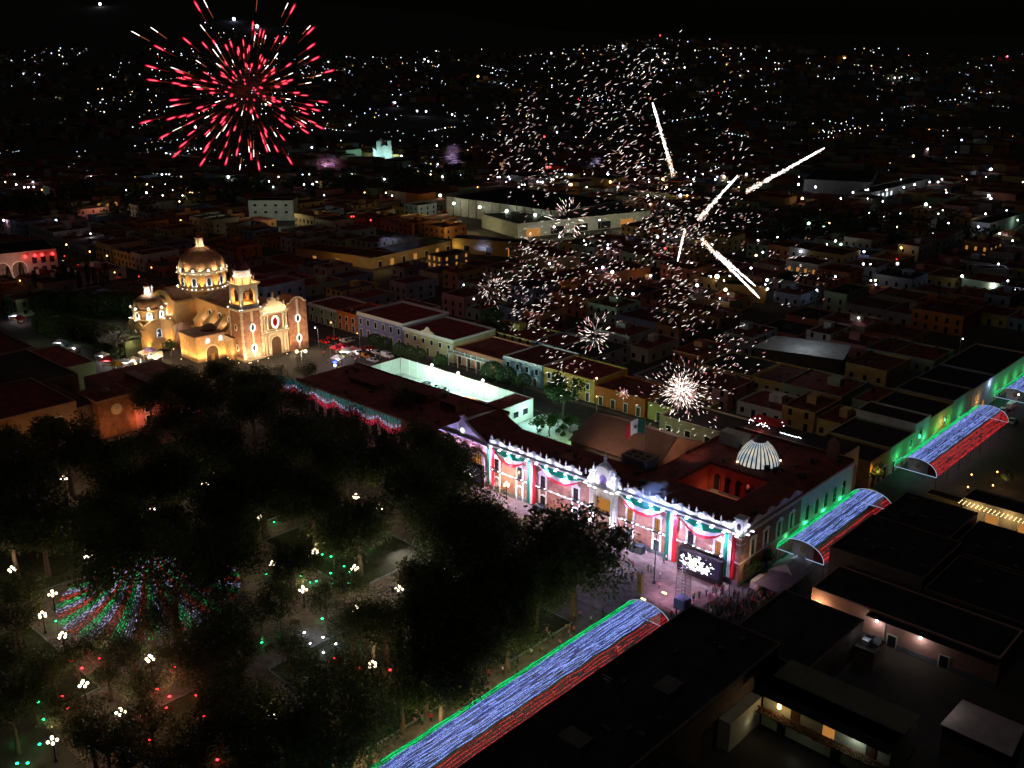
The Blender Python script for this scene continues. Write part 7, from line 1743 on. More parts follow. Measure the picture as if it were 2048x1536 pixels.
fm = MM.build('distant_lights', [glow('far light ' + k, m_.node_tree.nodes['Emission'].inputs['Color'].default_value[:3], 5.5, 'NONE') for k, m_ in zip(stuffm, mm)])
tag(fm, 'countless small house and street lights of the far town', kind='stuff')
# ================================================================== PEOPLE
SKIN = paint('skin', (0.38, 0.22, 0.15), 0.6, 0.1); HAIR = paint('dark hair', (0.02, 0.014, 0.01), 0.6, 0.2); JEANS = paint('dark jeans', (0.03, 0.035, 0.06), 0.85, 0.2); BLACKT = paint('black trousers', (0.012, 0.012, 0.014), 0.85, 0.2)
def figure(top, legs, pose, hat=None):
    """one continuous skinned body grown from a joint skeleton, standing 1.7 m"""
    arms = {'hang': ((.24, 0, 1.38), (.29, .02, 1.12), (.30, -.08, .86)), 'raise': ((.24, 0, 1.40), (.30, -.20, 1.45), (.22, -.30, 1.72)), 'walk': ((.24, 0, 1.38), (.28, .12, 1.14), (.29, .06, .88)), 'phone': ((.24, 0, 1.38), (.27, -.10, 1.15), (.14, -.30, 1.36))}[pose]
    st = .16 if pose == 'walk' else .02
    V = [((0, 0, .92), .15), ((0, 0, 1.12), .135), ((0, 0, 1.34), .155), ((0, 0, 1.47), .065), ((0, -.015, 1.585), .098), ((0, -.01, 1.68), .07)]
    Ed = [(0, 1), (1, 2), (2, 3), (3, 4), (4, 5)]
    for sx in (-1, 1):
        q = len(V)
        a = arms if (sx > 0 or pose in ('raise', 'hang')) else ((.24, 0, 1.38), (.28, .02, 1.13), (.28, -.08, .87))
        V += [((sx * a[0][0], a[0][1], a[0][2]), .062), ((sx * a[1][0], a[1][1], a[1][2]), .045), ((sx * a[2][0], a[2][1], a[2][2]), .036)]
        Ed += [(2, q), (q, q + 1), (q + 1, q + 2)]
        q = len(V); f = sx * st
        V += [((sx * .10, 0, .82), .092), ((sx * .105, f * .6 - .03, .47), .062), ((sx * .11, f, .08), .045), ((sx * .12, f - .15, .045), .04)]
        Ed += [(0, q), (q, q + 1), (q + 1, q + 2), (q + 2, q + 3)]
    me = bpy.data.meshes.new('skeleton'); me.from_pydata([v for v, r in V], Ed, [])
    o = bpy.data.objects.new('skeleton', me); col.objects.link(o)
    sk = o.modifiers.new('skin', 'SKIN'); sk.use_smooth_shade = True
    for i, (v, r) in enumerate(V): me.skin_vertices[0].data[i].radius = (r, r * .8 if i < 3 else r)
    me.skin_vertices[0].data[0].use_root = True
    sb = o.modifiers.new('sub', 'SUBSURF'); sb.levels = 1; sb.render_levels = 1
    dg = bpy.context.evaluated_depsgraph_get()
    bm = bpy.data.meshes.new_from_object(o.evaluated_get(dg))
    bpy.data.objects.remove(o)
    bm.materials.clear()
    for m_ in (SKIN, top, legs, HAIR): bm.materials.append(m_)
    for p in bm.polygons:
        c = p.center
        if c.z > 1.60 or (c.z > 1.53 and c.y > .015): k = 3
        elif c.z > 1.47: k = 0
        elif abs(c.x) > .27 and c.z < .95 or (c.z > 1.5): k = 0
        elif c.z > .88: k = 1
        elif c.z < .09: k = 3
        else: k = 2
        p.material_index = k
    bm.name = 'person'
    return bm
TOPS = [('red', (0.45, 0.02, 0.03)), ('white', (0.60, 0.60, 0.60)), ('black', (0.02, 0.02, 0.025)), ('dark blue', (0.03, 0.05, 0.16)), ('grey', (0.18, 0.18, 0.19)), ('tan', (0.32, 0.22, 0.13)), ('green', (0.03, 0.14, 0.06)), ('pink', (0.48, 0.18, 0.24))]
POSES = ['hang', 'raise', 'walk', 'phone']
PV = [(n, p, figure(paint(n + ' shirt', c, 0.85, 0.15, 3.0), JEANS if i % 2 else BLACKT, p)) for i, (n, c) in enumerate(TOPS) for p in (POSES[i % 4], POSES[(i + 1) % 4])]
rp_ = random.Random(11)
def person(p, rz, where, grp, pick=None):
    n, pose, me = pick or rp_.choice(PV)
    o = link('person', me, None, (p.x, p.y, p.z if len(p) > 2 else 0), rz)
    sc = rp_.uniform(.93, 1.05); o.scale = (sc, sc, sc)
    act = {'hang': 'standing', 'raise': 'raising arms', 'walk': 'walking', 'phone': 'holding a phone'}[pose]
    return tag(o, f'person in {n} top {act} {where}', 'person', grp)
# the crowd penned in the street mouth below the video screen
A_, B_, C_, D4 = [pst(*q, 0) for q in ((1425, 1178), (1545, 1196), (1500, 1240), (1396, 1262))]
pl_ = []
tries = 0
while len(pl_) < 122 and tries < 9000:
    tries += 1
    u, v = rp_.random(), rp_.random()
    s = (A_[0] * (1 - u) + B_[0] * u) * (1 - v) + (D4[0] * (1 - u) + C_[0] * u) * v; t = (A_[1] * (1 - u) + B_[1] * u) * (1 - v) + (D4[1] * (1 - u) + C_[1] * u) * v
    if all((s - a) ** 2 + (t - b) ** 2 > .3 for a, b in pl_): pl_.append((s, t)); person(W(s, t), GA + rp_.uniform(2.6, 4.2) - 1.2, f"in the screen crowd's {('screen-side', 'middle', 'rear')[min(2, int(v * 3))]} {('barrier flank', 'centre', 'van flank')[min(2, int(u * 3))]}", 'crowd at the street mouth')
def scatter(pxs, where, grp, jit=0.0):
    for x, y in pxs: p = pix(x, y, 0); person(p, rp_.uniform(0, 6.28), where, grp)
scatter([(1258, 1140), (1264, 1163), (1276, 1160), (1284, 1158), (1296, 1143), (1302, 1146), (1308, 1141), (1320, 1156), (1266, 1136), (1327, 1128), (1332, 1122), (1252, 1158), (1318, 1178), (1244, 1150)], 'on the open paving before the palace', 'people on the palace plaza')
scatter([(1388, 1200), (1398, 1198), (1412, 1194), (1385, 1204), (1342, 1236), (1352, 1230)], 'at the low barrier by the scaffold tower', 'people at the barrier')
for i in range(52):
    u = rp_.random(); x, y = 830 + 390 * u + rp_.gauss(0, 8), 1468 - 232 * u - abs(rp_.gauss(0, 16)) - 4
    p = pix(x, y, 0); person(p, rp_.uniform(0, 6.28), 'between park trees and the long light canopy', 'people along the long canopy')
for i in range(50):
    s, t = rp_.uniform(63.5, 69.6), rp_.uniform(-76, -27); person(W(s, t), rp_.uniform(0, 6.28), 'under the long light canopy', 'people beneath the long canopy')
for i in range(40):
    x, y = rp_.uniform(640, 790), rp_.uniform(680, 730); p = pix(x, y, 0); person(p, rp_.uniform(0, 6.28), 'among the food stalls by the church', 'people by the church stalls')
for i in range(22):
    x, y = rp_.uniform(40, 480), rp_.uniform(1290, 1500); p = pix(x, y, 0); person(p, rp_.uniform(0, 6.28), 'on the lower left paths of the square', 'people strolling in the square')
for i in range(10): p = W(-140 + rp_.uniform(1, 10), 64 + rp_.uniform(0, 3), 6.25); person(p, rp_.uniform(0, 6), 'on the roof terrace of the orange house', 'people on the roof terrace')
# ================================================================== VEHICLES
TYRE = paint('tyre rubber', (0.015, 0.015, 0.015), 0.8); CARGL = paint('car glass', (0.02, 0.025, 0.03), 0.08, 0.05, 1, 0, 0, spec=.7)
HEADL = glow('headlight lens', (1, .95, .85), 2.5, 'NONE'); TAILL = glow('tail light lens', (1, .03, .02), 3.0, 'NONE'); TAIL0 = paint('unlit tail light', (.25, .01, .01), .4)
def car_parts(van=False):
    b = MB(); L = 2.15
    pr = [(-2.15, .35), (2.15, .35), (2.18, .62), (2.05, .82), (1.15, .95), (.55, 1.40), (-1.15, 1.45), (-1.85, 1.0), (-2.12, .92)] if not van else [(-2.5, .35), (2.4, .35), (2.45, .8), (2.2, 1.15), (1.6, 1.25), (1.1, 1.95), (-2.45, 2.0), (-2.5, .9)]
    n = len(pr)
    w0 = .86
    vs = []
    for sy in (-1, 1):
        for x, z in pr: vs.append((x, sy * (w0 if z < 1.0 else w0 - .14), z))
    b.add(vs, [tuple(range(n)), tuple(range(2 * n - 1, n - 1, -1))] + [((i + 1) % n, i, n + i, n + (i + 1) % n) for i in range(n)])
    g = MB()
    if not van:
        for sy in (-1, 1): g.add([(-1.55, sy * .80, 1.0), (.95, sy * .80, 1.0), (.48, sy * .735, 1.36), (-1.1, sy * .735, 1.38)], [(0, 1, 2, 3)])
        g.add([(1.16, -.68, .98), (1.16, .68, .98), (.6, .62, 1.385), (.6, -.62, 1.385)], [(0, 1, 2, 3)]); g.add([(-1.88, -.66, 1.04), (-1.88, .66, 1.04), (-1.22, .62, 1.44), (-1.22, -.62, 1.44)], [(3, 2, 1, 0)])
    else:
        for sy in (-1, 1): g.add([(.2, sy * .80, 1.3), (1.5, sy * .80, 1.3), (1.1, sy * .735, 1.8), (.2, sy * .735, 1.8)], [(0, 1, 2, 3)])
        g.add([(1.62, -.68, 1.3), (1.62, .68, 1.3), (1.18, .62, 1.88), (1.18, -.62, 1.88)], [(0, 1, 2, 3)])
    w = MB(); w.tube((0, -.1, 0), (0, .1, 0), .33, .33, 12); w.tube((0, -.11, 0), (0, .11, 0), .18, .18, 8, 1)
    h = MB(); h.box(0, -.16, -.07, .05, .16, .07)
    return b, g.mesh('windows', CARGL), w.mesh('wheel', [TYRE, STEEL]), h.mesh('headlight', HEADL), h.mesh('tail_light', TAILL), h.mesh('tail_light', TAIL0)
SED, VAN = car_parts(), car_parts(True)
CCOL = {'white': (0.62, 0.62, 0.62), 'silver': (0.35, 0.36, 0.38), 'red': (0.42, 0.015, 0.015), 'black': (0.015, 0.015, 0.018), 'blue': (0.03, 0.07, 0.22), 'yellow': (0.55, 0.34, 0.02), 'grey': (0.12, 0.12, 0.13), 'orange': (0.55, 0.18, 0.02)}
BODY = {}
def car(p, rz, c, label, grp=None, van=False, lit=False):
    P_ = VAN if van else SED
    if (c, van) not in BODY: BODY[c, van] = P_[0].mesh('body', paint(c + ' car paint', CCOL[c], .25, .04, 1, 0, 0, spec=.6))
    th = thing('van' if van else 'parked_car', (p.x, p.y, 0.01), rz, label, 'van' if van else 'car', grp)
    link('body', BODY[c, van], th); link('windows', P_[1], th)
    for x in (-1.35, 1.35):
        for y in (-.82, .82): link('wheel', P_[2], th, (x, y, .33))
    for y in (-.6, .6):
        link('headlight', P_[3] if lit else P_[3], th, (2.14 if not van else 2.42, y, .68)) if lit else None
        link('tail_light', P_[4] if lit else P_[5], th, (-2.17 if not van else -2.52, y, .78))
    return th
G1 = GA; G2 = GA + R(90)
CARS = [(648, 684, 'red', G1, 0, 1, 'red car with lights on beside the church front corner'), (664, 677, 'red', G1, 0, 1, 'red car behind another red car near the church corner'), (690, 683, 'white', G1, 0, 0, 'white car by the orange corner house'), (700, 680, 'silver', G1, 0, 0, 'silver car by the orange corner house'), (716, 708, 'white', G1, 1, 0, 'white van beside the food stalls'), (728, 712, 'orange', G1, 0, 0, 'orange car next to the white van at the stalls'), (731, 699, 'red', G1, 0, 1, 'red car in the street below the blue house'), (743, 697, 'red', G1, 0, 0, 'second red car in the street below the blue house'), (753, 706, 'white', G1, 0, 0, 'white car below the blue house trees'), (775, 713, 'white', G1, 1, 0, 'long white van parked near the white yard wall'), (797, 712, 'black', G1, 0, 0, 'black car beside the long white van'), (745, 721, 'silver', G1, 0, 0, 'silver car at the white yard gate'), (690, 700, 'white', G1, 0, 1, 'white car with headlights amid the stalls'), (672, 690, 'black', G1, 0, 1, 'black car with tail lights near the church corner'),
 (868, 775, 'white', G1, 0, 0, 'white car inside the white-walled yard, left'), (886, 780, 'silver', G1, 0, 0, 'silver car inside the white-walled yard, right'), (856, 770, 'grey', G1, 0, 0, 'grey car inside the white-walled yard behind the dark tree'),
 (1520, 1168, 'white', G2, 1, 0, 'white van at the crowd edge in the canopy street'), (1555, 1142, 'silver', G2, 1, 0, 'silver van behind the white van at the canopy mouth'), (1530, 1160, 'yellow', G2, 0, 0, 'tan car squeezed between vans at the crowd'), (1740, 988, 'yellow', G2, 0, 0, 'yellow car at the crossing beyond the second canopy'), (1752, 1000, 'black', G2, 0, 0, 'black car at the crossing beyond the second canopy'), (2005, 823, 'white', G2, 0, 0, 'white car parked at the far end of the third canopy'), (2022, 814, 'white', G2, 1, 0, 'white van parked past the third canopy'), (2026, 843, 'silver', G2, 0, 0, 'silver car right of the third canopy end'), (1995, 830, 'white', G2, 0, 0, 'white car half under the third canopy end'),
 (150, 548, 'white', G1 + .5, 0, 0, 'white car in front of the red-lit hall'), (95, 552, 'blue', G1 + .5, 1, 0, 'blue van in front of the red-lit hall'), (60, 556, 'black', G1 + .5, 0, 0, 'black car before the arched windows of the red-lit hall'), (18, 556, 'black', G1 + .5, 0, 1, 'black car with lights at the left edge before the hall'), (135, 521, 'red', G2, 0, 1, 'red-lit car in the street beside the hall'), (232, 555, 'red', G1, 0, 1, 'red car on the lane behind the church'), (165, 530, 'silver', G2, 0, 1, 'silver car in the street past the hall'), (210, 543, 'white', G1, 0, 1, 'white car on the lane behind the church garden'),
 (328, 703, 'black', CHA, 0, 0, 'black car parked beside the small chapel'), (310, 714, 'white', CHA, 1, 0, 'white van with bright lamps before the chapel'), (275, 706, 'white', CHA, 0, 1, 'white car among the stalls before the chapel')]
for x, y, c, a, v, l_, lab in CARS: car(pix(x, y, .4), a + (math.pi if len(lab) % 2 else 0), c, lab, 'vehicles parked round the square', bool(v), bool(l_))
rc = random.Random(9)
cs = MB(); cs.add(SED[0].v, SED[0].f)
LOT = {}
for i in range(64):                                  # the far car park: too small to show parts
    x, y = rc.uniform(815, 905), rc.uniform(424, 462)
    p = pix(x, y); c = rc.choice(('white', 'silver', 'black', 'grey', 'red', 'blue'))
    if (c, False) not in BODY: BODY[c, False] = SED[0].mesh('body', paint(c + ' car paint', CCOL[c], .25, .04, 1, 0, 0, spec=.6))
    o = link('parked_car', BODY[c, False], None, (p.x, p.y, 0), 0.3 + rc.choice((0, 1.57))); tag(o, f'small {c} car in the far car park beside the market hall', 'car', 'cars in the far car park')
for x, y in ((840, 445), (880, 440), (1130, 425), (1200, 420), (1290, 415)): q = pix(x, y); bulb((q.x, q.y, 9), 1900, (1.0, .86, .42), .5)
for i in range(70):
    x, y = rc.uniform(1140, 1330), rc.uniform(384, 412); p = pix(x, y); c = rc.choice(('white', 'silver', 'black', 'grey'))
    o = link('parked_car', BODY.get((c, False)) , None, (p.x, p.y, ZT(p.x, p.y)), 0.5); tag(o, f'tiny {c} car in the lamp-lit lot behind the hangar', 'car', 'cars in the lot behind the hangar')
# ================================================================== STALLS, TOWER, POLES
def stall(p, rz, c, cn, label, w=3.2, lit=True):
    th = thing('market_stall', p, rz, label, 'stall', 'food stalls round the church')
    m = MB(); h = 2.3
    for x in (-w / 2, w / 2):
        for y in (-1.2, 1.2): m.tube((x, y, 0), (x, y, h), .05, .05, 5)
    m.build('post', STEEL, th)
    m = MB(); a = w / 2 + .25
    m.add([(-a, -1.5, h), (a, -1.5, h), (a, 1.5, h), (-a, 1.5, h), (0, 0, h + 1.0), (-a, -1.5, h - .35), (a, -1.5, h - .35), (a, 1.5, h - .35), (-a, 1.5, h - .35)], [(0, 1, 4), (1, 2, 4), (2, 3, 4), (3, 0, 4), (0, 5, 6, 1), (1, 6, 7, 2), (2, 7, 8, 3), (3, 8, 5, 0)])
    m.build('awning', paint(cn + ' awning', c, .8, .1), th)
    m = MB(); m.box(-w / 2 + .2, -.9, .75, w / 2 - .2, .1, .9); m.box(-w / 2 + .3, -.8, 0, w / 2 - .3, 0, .75); m.build('counter', WOOD, th)
    if lit:
        m = MB(); m.ball((0, -1.25, 2.05), .16); m.ball((w / 3, -1.25, 2.1), .12); m.build('bulb', LED_WHITE, th); bulb(Vector(p) + Vector((.4, -1.9, 2.0)), 220, (.95, .96, 1.0), .15)
for i, (x, y, c, cn, lab) in enumerate(((672, 702, (.5, .03, .06), 'crimson', 'crimson-roofed stall right of the church front'), (683, 698, (.5, .04, .05), 'crimson', 'second crimson stall behind the first by the church'), (692, 708, (.6, .6, .62), 'white', 'white stall in the lit market patch'), (706, 704, (.55, .2, .2), 'pale pink', 'pale pink long stall by the white van'), (675, 722, (.6, .6, .65), 'white', 'white stall nearest the blue police light'), (214, 726, (.55, .05, .03), 'red', 'red awning stall below the green house gable'), (234, 734, (.6, .28, .03), 'yellow orange', 'yellow orange awning stall behind the pink house roof'), (205, 716, (.6, .6, .62), 'white', 'white awning stall beside the green gable'), (298, 706, (.3, .2, .45), 'violet', 'violet awning stall before the chapel'), (290, 712, (.6, .4, .4), 'pinkish', 'pinkish stall beside the violet stall'), (312, 720, (.6, .6, .62), 'white', 'white stall at the sacristy corner'), (120, 690, (.6, .6, .65), 'white', 'white awning stall at the lower hedge end'), (135, 694, (.2, .45, .5), 'teal', 'teal awning stall at the lower hedge end'), (150, 700, (.6, .6, .65), 'white', 'third stall along the dark hedge'), (30, 636, (.6, .6, .65), 'white', 'white lit stall at the left edge behind the hedge'), (42, 642, (.5, .1, .1), 'red', 'red lit stall at the left edge behind the hedge'), (268, 725, (.6, .5, .5), 'cream', 'cream awning stall in the church lane'), (250, 730, (.5, .5, .55), 'white', 'white awning stall in the church lane'))):
    p = pix(x, y, 1); stall(Vector((p.x, p.y, 0)), GA + (i % 3) * .4, c, cn, lab)
p = pix(670, 728, 4); th = thing('police_light', (p.x, p.y, 0), 0, 'bright blue flashing light on a mast by the stalls', 'lamp'); m = MB(); m.tube((0, 0, 0), (0, 0, 4.2), .08); m.build('pole', STEEL, th)
m = MB(); m.ball((0, 0, 4.6), .75, 10, 6, 0, .5); m.build('lamp_head', glow('blue beacon', (.05, .1, 1.0), 6.0), th); m = MB(); m.ball((0, -.2, 3.6), .4); m.build('white_lamp', LED_WHITE, th)
p = pix(603, 715, 5); th = thing('street_lamp', (p.x, p.y, 0), 0, 'tall lamp with two bright heads before the church right tower', 'street lamp'); m = MB(); m.tube((0, 0, 0), (0, 0, 7), .1, .07); m.box(-1.4, -.05, 6.9, 1.4, .05, 7.0); m.build('pole', STEEL, th)
m = MB(); m.ball((-1.4, 0, 7.0), .55); m.ball((1.4, 0, 7.1), .55); m.build('lamp_head', LED_WARM, th); bulb((p.x, p.y - 1, 6.2), 900, (1, .8, .5), .3)
for x, y, c, w_ in ((690, 712, (1, .75, .9), 900), (720, 716, (1, .8, .8), 700), (660, 700, (1, .6, .6), 500), (755, 712, (1, .45, .35), 700), (700, 730, (.8, .8, 1), 500), (810, 715, (1, .35, .25), 500)): q = pix(x, y, 4.5); bulb(q, w_, c, .3)
# lighting scaffold tower on the plaza
p = pix(1364, 1216, 0); TT = thing('scaffold_tower', (p.x, p.y, 0), GA, 'slim steel scaffold tower wrapped in blue cloth at its foot on the plaza', 'scaffold tower')
m = MB(); a = .95; H_ = 8.4
for x in (-a, a):
    for y in (-a, a): m.tube((x, y, 0), (x, y, H_), .05, .05, 5)
m.build('upright', STEEL, TT)
m = MB()
for k in range(12):
    z = .4 + k * .68
    for (x0, y0), (x1, y1) in (((-a, -a), (a, -a)), ((a, -a), (a, a)), ((a, a), (-a, a)), ((-a, a), (-a, -a))):
        m.tube((x0, y0, z), (x1, y1, z), .03, .03, 4); m.tube((x0, y0, z), (x1, y1, z + .68), .025, .025, 4)
m.build('brace', STEEL, TT)
m = MB(); m.box(-1.15, -1.15, 0, 1.15, 1.15, 2.2); m.build('cloth_wrap', paint('blue tarpaulin', (.05, .10, .22), .8), TT)
# tall pole with stay wires, and the monument column with its strip lights
p = pix(1308, 1166, 0); PL = thing('tall_mast', (p.x, p.y, 0), 0, 'tall thin dark mast with stay wires standing on the plaza', 'mast')
m = MB(); m.tube((0, 0, 0), (0, 0, 10.5), .13, .07, 8); m.lathe([(.4, 0), (.4, .25), (.15, .3)], (0, 0, 0), 8); m.build('pole', DARKMETAL, PL)
m = MB()
for q in ((W(56, -.6, 9) - p), (W(63, -.6, 8) - p), (W(44, -.6, 1.5) - p)): m.tube((0, 0, 10.3), (q.x, q.y, q.z), .018, .018, 3)
m.build('wire', DARKMETAL, PL)
for k, (s, t, z) in enumerate(((57.2, -.9, 9.6), (66.4, -.9, 9.9))):
    th = thing('stay_wires', W(s, t, 0), 0, ('bundle of cables from scaffold tower to palace above screen left', 'bundle of cables from scaffold tower to palace above screen right')[k], 'cables')
    m = MB(); base = W(s, t, 0); 
    for j in range(4): tw = pix(1364, 1216, 0) + Vector((0, 0, 5 + j * 1.0)) - base; m.tube((0, 0, z - j * .6), tw, .02, .02, 3)
    m.build('cable', DARKMETAL, th)
p = pix(1280, 1188, 0); MC = thing('information_column', (p.x, p.y, 0), GA, 'tall square brown column with glowing strips at top and foot on the plaza', 'column')
m = MB(); m.box(-.45, -.45, .3, .45, .45, 4.4); m.build('shaft', paint('olive brown shaft', (.20, .15, .06), .7), MC)
m = MB(); m.box(-.6, -.6, 0, .6, .6, .3); m.build('base', GREYSTONE, MC)
m = MB(); m.box(1.2, -1.4, .05, 2.2, -1.15, .25); m.box(2.8, 3.2, .05, 3.8, 3.45, .25); m.build('strip_light', LED_WARM, MC)
for u in (0, 1, 2, 3):                               # low barrier panels
    a_, b_ = pix(1362, 1222), pix(1436, 1201); q0, q1 = a_.lerp(b_, u / 4), a_.lerp(b_, (u + .92) / 4)
    th = thing('crowd_barrier', q0, math.atan2((q1 - q0).y, (q1 - q0).x), ('barrier panel next to the scaffold tower', 'second barrier panel from the scaffold tower', 'third barrier panel from the scaffold tower', 'barrier panel next to the crowd')[u], 'barrier', 'barrier panels before the crowd'); L = (q1 - q0).length
    m = MB(); m.tube((0, 0, .15), (0, 0, 1.1), .025); m.tube((L, 0, .15), (L, 0, 1.1), .025); m.tube((0, 0, 1.1), (L, 0, 1.1), .025); m.tube((0, 0, .2), (L, 0, .2), .025); m.box(-.05, -.35, 0, .05, .35, .06); m.box(L - .05, -.35, 0, L + .05, .35, .06); m.build('frame', STEEL, th)
    m = MB()
    for k in range(12): m.tube((L * (k + .5) / 12, 0, .2), (L * (k + .5) / 12, 0, 1.1), .012, .012, 4)
    tag(m.build('bar', STEEL, th), kind='stuff')
TP = [(1592, 1122, 'pale grey tent roof under the canopy mouth'), (1578, 1134, 'grey tent beside the silver van'), (1566, 1152, 'long dark violet tent sheet at the crowd edge')]
for i, (x, y, lab) in enumerate(TP):
    p = pix(x, y, 2.5); th = thing('tent', (p.x, p.y, 0), GA, lab, 'tent', 'tents in the street mouth'); m = MB(); w_, d_ = (2.6, 3.2) if i < 2 else (3.0, 6.0)
    m.add([(-w_, -d_, 2.3), (w_, -d_, 2.3), (w_, d_, 2.3), (-w_, d_, 2.3), (0, -d_ * .3, 3.5 if i < 2 else 2.7), (0, d_ * .3, 3.5 if i < 2 else 2.7)], [(0, 1, 4), (1, 2, 5, 4), (2, 3, 5), (3, 0, 4, 5)]); m.build('canvas', paint('tent canvas %d' % i, ((.34, .35, .40), (.30, .31, .36), (.15, .12, .20))[i], .8, .2, .8), th)
    m = MB()
    for x_ in (-w_, w_):
        for y_ in (-d_, d_): m.tube((x_, y_, 0), (x_, y_, 2.3), .05)
    m.build('leg', STEEL, th)
th = thing('blue_tarp_heap', W(45.6, -1.6, 0), GA, 'heap of dark stage gear under tarpaulins by the palace wall', 'equipment'); m = MB(); m.box(-1.2, -.9, 0, .6, .7, 1.7); m.add([(-2.6, -1, 0), (-1.2, -1.2, 0), (-1.2, .6, 0), (-2.6, .5, 0), (-1.9, -.3, 2.2)], [(0, 1, 4), (1, 2, 4), (2, 3, 4), (3, 0, 4)]); m.build('tarpaulin', paint('dark tarpaulin', (.03, .05, .06), .8), th)
th = thing('flower_tub', W(17.2, -1.6, 0), GA, 'dark square stage box by the second palace door', 'equipment'); m = MB(); m.box(-1.0, -.8, 0, 1.3, .8, 1.6); m.box(-.9, -.7, 1.6, 1.2, .7, 1.75); m.build('case', paint('dark case', (.04, .05, .06), .6), th)
# plaza spots: one tops the scaffold tower, the others hang free
spot(W(60, -16, 8.4), W(61, -8, 0), 8000, (1.0, 0.46, 0.80), 110, 0.9); spot(W(64.2, -13, 8.4), W(50, -6, 0), 5200, (0.86, 0.60, 0.95), 100, 0.9)
spot(W(20, -14, 7), W(14, -5, 0), 4500, (1.0, 0.72, 0.58), 100, 0.9); spot(W(42, -12, 7), W(46, -5, 0), 4500, (0.80, 0.72, 0.95), 110, 0.9)
bulb(W(6, -3.5, 4.6), 900, (1.0, 0.66, 0.34), .3); bulb(W(33, -6, 4.5), 700, (1.0, .6, .3), .3); bulb(W(70, 0.5, 4.8), 200, (1.0, 0.7, 0.4), .3)
for x, y, w_ in ((940, 1395, 600), (1010, 1352, 700), (1080, 1310, 600), (1150, 1265, 500), (870, 1440, 650), (725, 1500, 900)): q = pix(x, y, 3.5); bulb(q, w_, (1.0, .66, .28), .3)
# ================================================================== FIREWORKS
rf = random.Random(17)
F_WH = glow('white spark', (1.0, 0.88, 0.80), 3.4, 'NONE'); F_PK = glow('rosy spark', (1.0, 0.40, 0.42), 1.7, 'NONE'); F_GO = glow('gold spark', (1.0, 0.55, 0.26), 1.2, 'NONE'); F_DM = glow('dim warm spark', (1.0, 0.72, 0.64), 1.0, 'NONE'); F_GR = glow('green tinted spark', (0.55, 1.0, 0.40), 1.1, 'NONE')
F_CORE = glow('pink hot core', (1.0, 0.50, 0.52), 3.6, 'NONE'); F_HOT = glow('white hot trail', (1.0, 0.97, 0.98), 5.0, 'NONE'); F_EMB = glow('ember orange', (1.0, 0.24, 0.08), 0.5, 'NONE')
def halo_mat(nm='red star halo', op=.4, s=.75):
    m, n, l = nt(nm); n.remove(n['Principled BSDF'])
    e = n.new('ShaderNodeEmission'); e.inputs['Color'].default_value = (1.0, 0.004, 0.055, 1); e.inputs['Strength'].default_value = s
    t = n.new('ShaderNodeBsdfTransparent'); mx = n.new('ShaderNodeMixShader'); mx.inputs[0].default_value = op
    l.new(t.outputs[0], mx.inputs[1]); l.new(e.outputs[0], mx.inputs[2]); l.new(mx.outputs[0], n['Material Output'].inputs['Surface']); m.cycles.emission_sampling = 'NONE'
    return m
F_TAIL = glow('dull red ember tail', (0.7, 0.05, 0.03), .22, 'NONE'); HALO = halo_mat(); FLAME = halo_mat('red star flame', .72, 1.6)
def streak(mb_, p, d, L, r, mi=0, n=5):
    d = d.normalized(); a = d.orthogonal().normalized(); b = d.cross(a)
    prof = [(-.5, .15), (-.32, .75), (.1, 1.0), (.4, .8), (.5, .2)]
    v = []
    for u, k in prof:
        for i in range(n):
            t = 2 * math.pi * i / n; v.append(p + d * (u * L) + (a * math.cos(t) + b * math.sin(t)) * r * k)
    f = [(j * n + i, j * n + (i + 1) % n, (j + 1) * n + (i + 1) % n, (j + 1) * n + i) for j in range(4) for i in range(n)] + [tuple(range(n - 1, -1, -1)), tuple(range(4 * n, 5 * n))]
    mb_.add(v, f, mi)
# the great red shell over the church
RC = pixd(495, 186, 380); mpp = (RC - Vector((0, 0, CAMH))).length / FPX
RS = thing('red_firework', RC, 0, 'big round red firework burst of glowing streaks above the church', 'firework')
ends = [(422, 36), (586, 40), (507, 68), (433, 98), (415, 102), (401, 95), (454, 106), (463, 100), (495, 110), (514, 107), (563, 93), (615, 77), (613, 104), (622, 104), (337, 107), (320, 140), (365, 150), (397, 158), (327, 163), (356, 170), (368, 174), (418, 177), (448, 166), (463, 155), (462, 151), (450, 134), (530, 139), (536, 146), (582, 136), (629, 125), (645, 148), (567, 165), (574, 168), (593, 184), (629, 203), (602, 209), (614, 218), (566, 227), (583, 243), (591, 257), (629, 245), (560, 248), (545, 238), (532, 258), (514, 256), (509, 276), (533, 290), (530, 283), (475, 290), (442, 262), (454, 234), (447, 213), (415, 210), (367, 197), (375, 228), (342, 233), (300, 238), (335, 263), (373, 277), (351, 297), (417, 285), (427, 302), (437, 313), (406, 309), (484, 304), (512, 316), (570, 306), (476, 247), (490, 220), (508, 217), (565, 213), (535, 190), (524, 185), (476, 189), (455, 190), (441, 184), (458, 228), (551, 199), (560, 199), (500, 182), (543, 177), (472, 208), (480, 205), (484, 213), (536, 152), (540, 130), (497, 138), (486, 137), (533, 122), (420, 210), (424, 214), (555, 166), (482, 158), (466, 157)]
for k in range(64):
    a, q = rf.uniform(0, 6.28), rf.uniform(14, 120) ; ends.append((495 + q * 1.05 * math.cos(a), 186 + q * math.sin(a)))
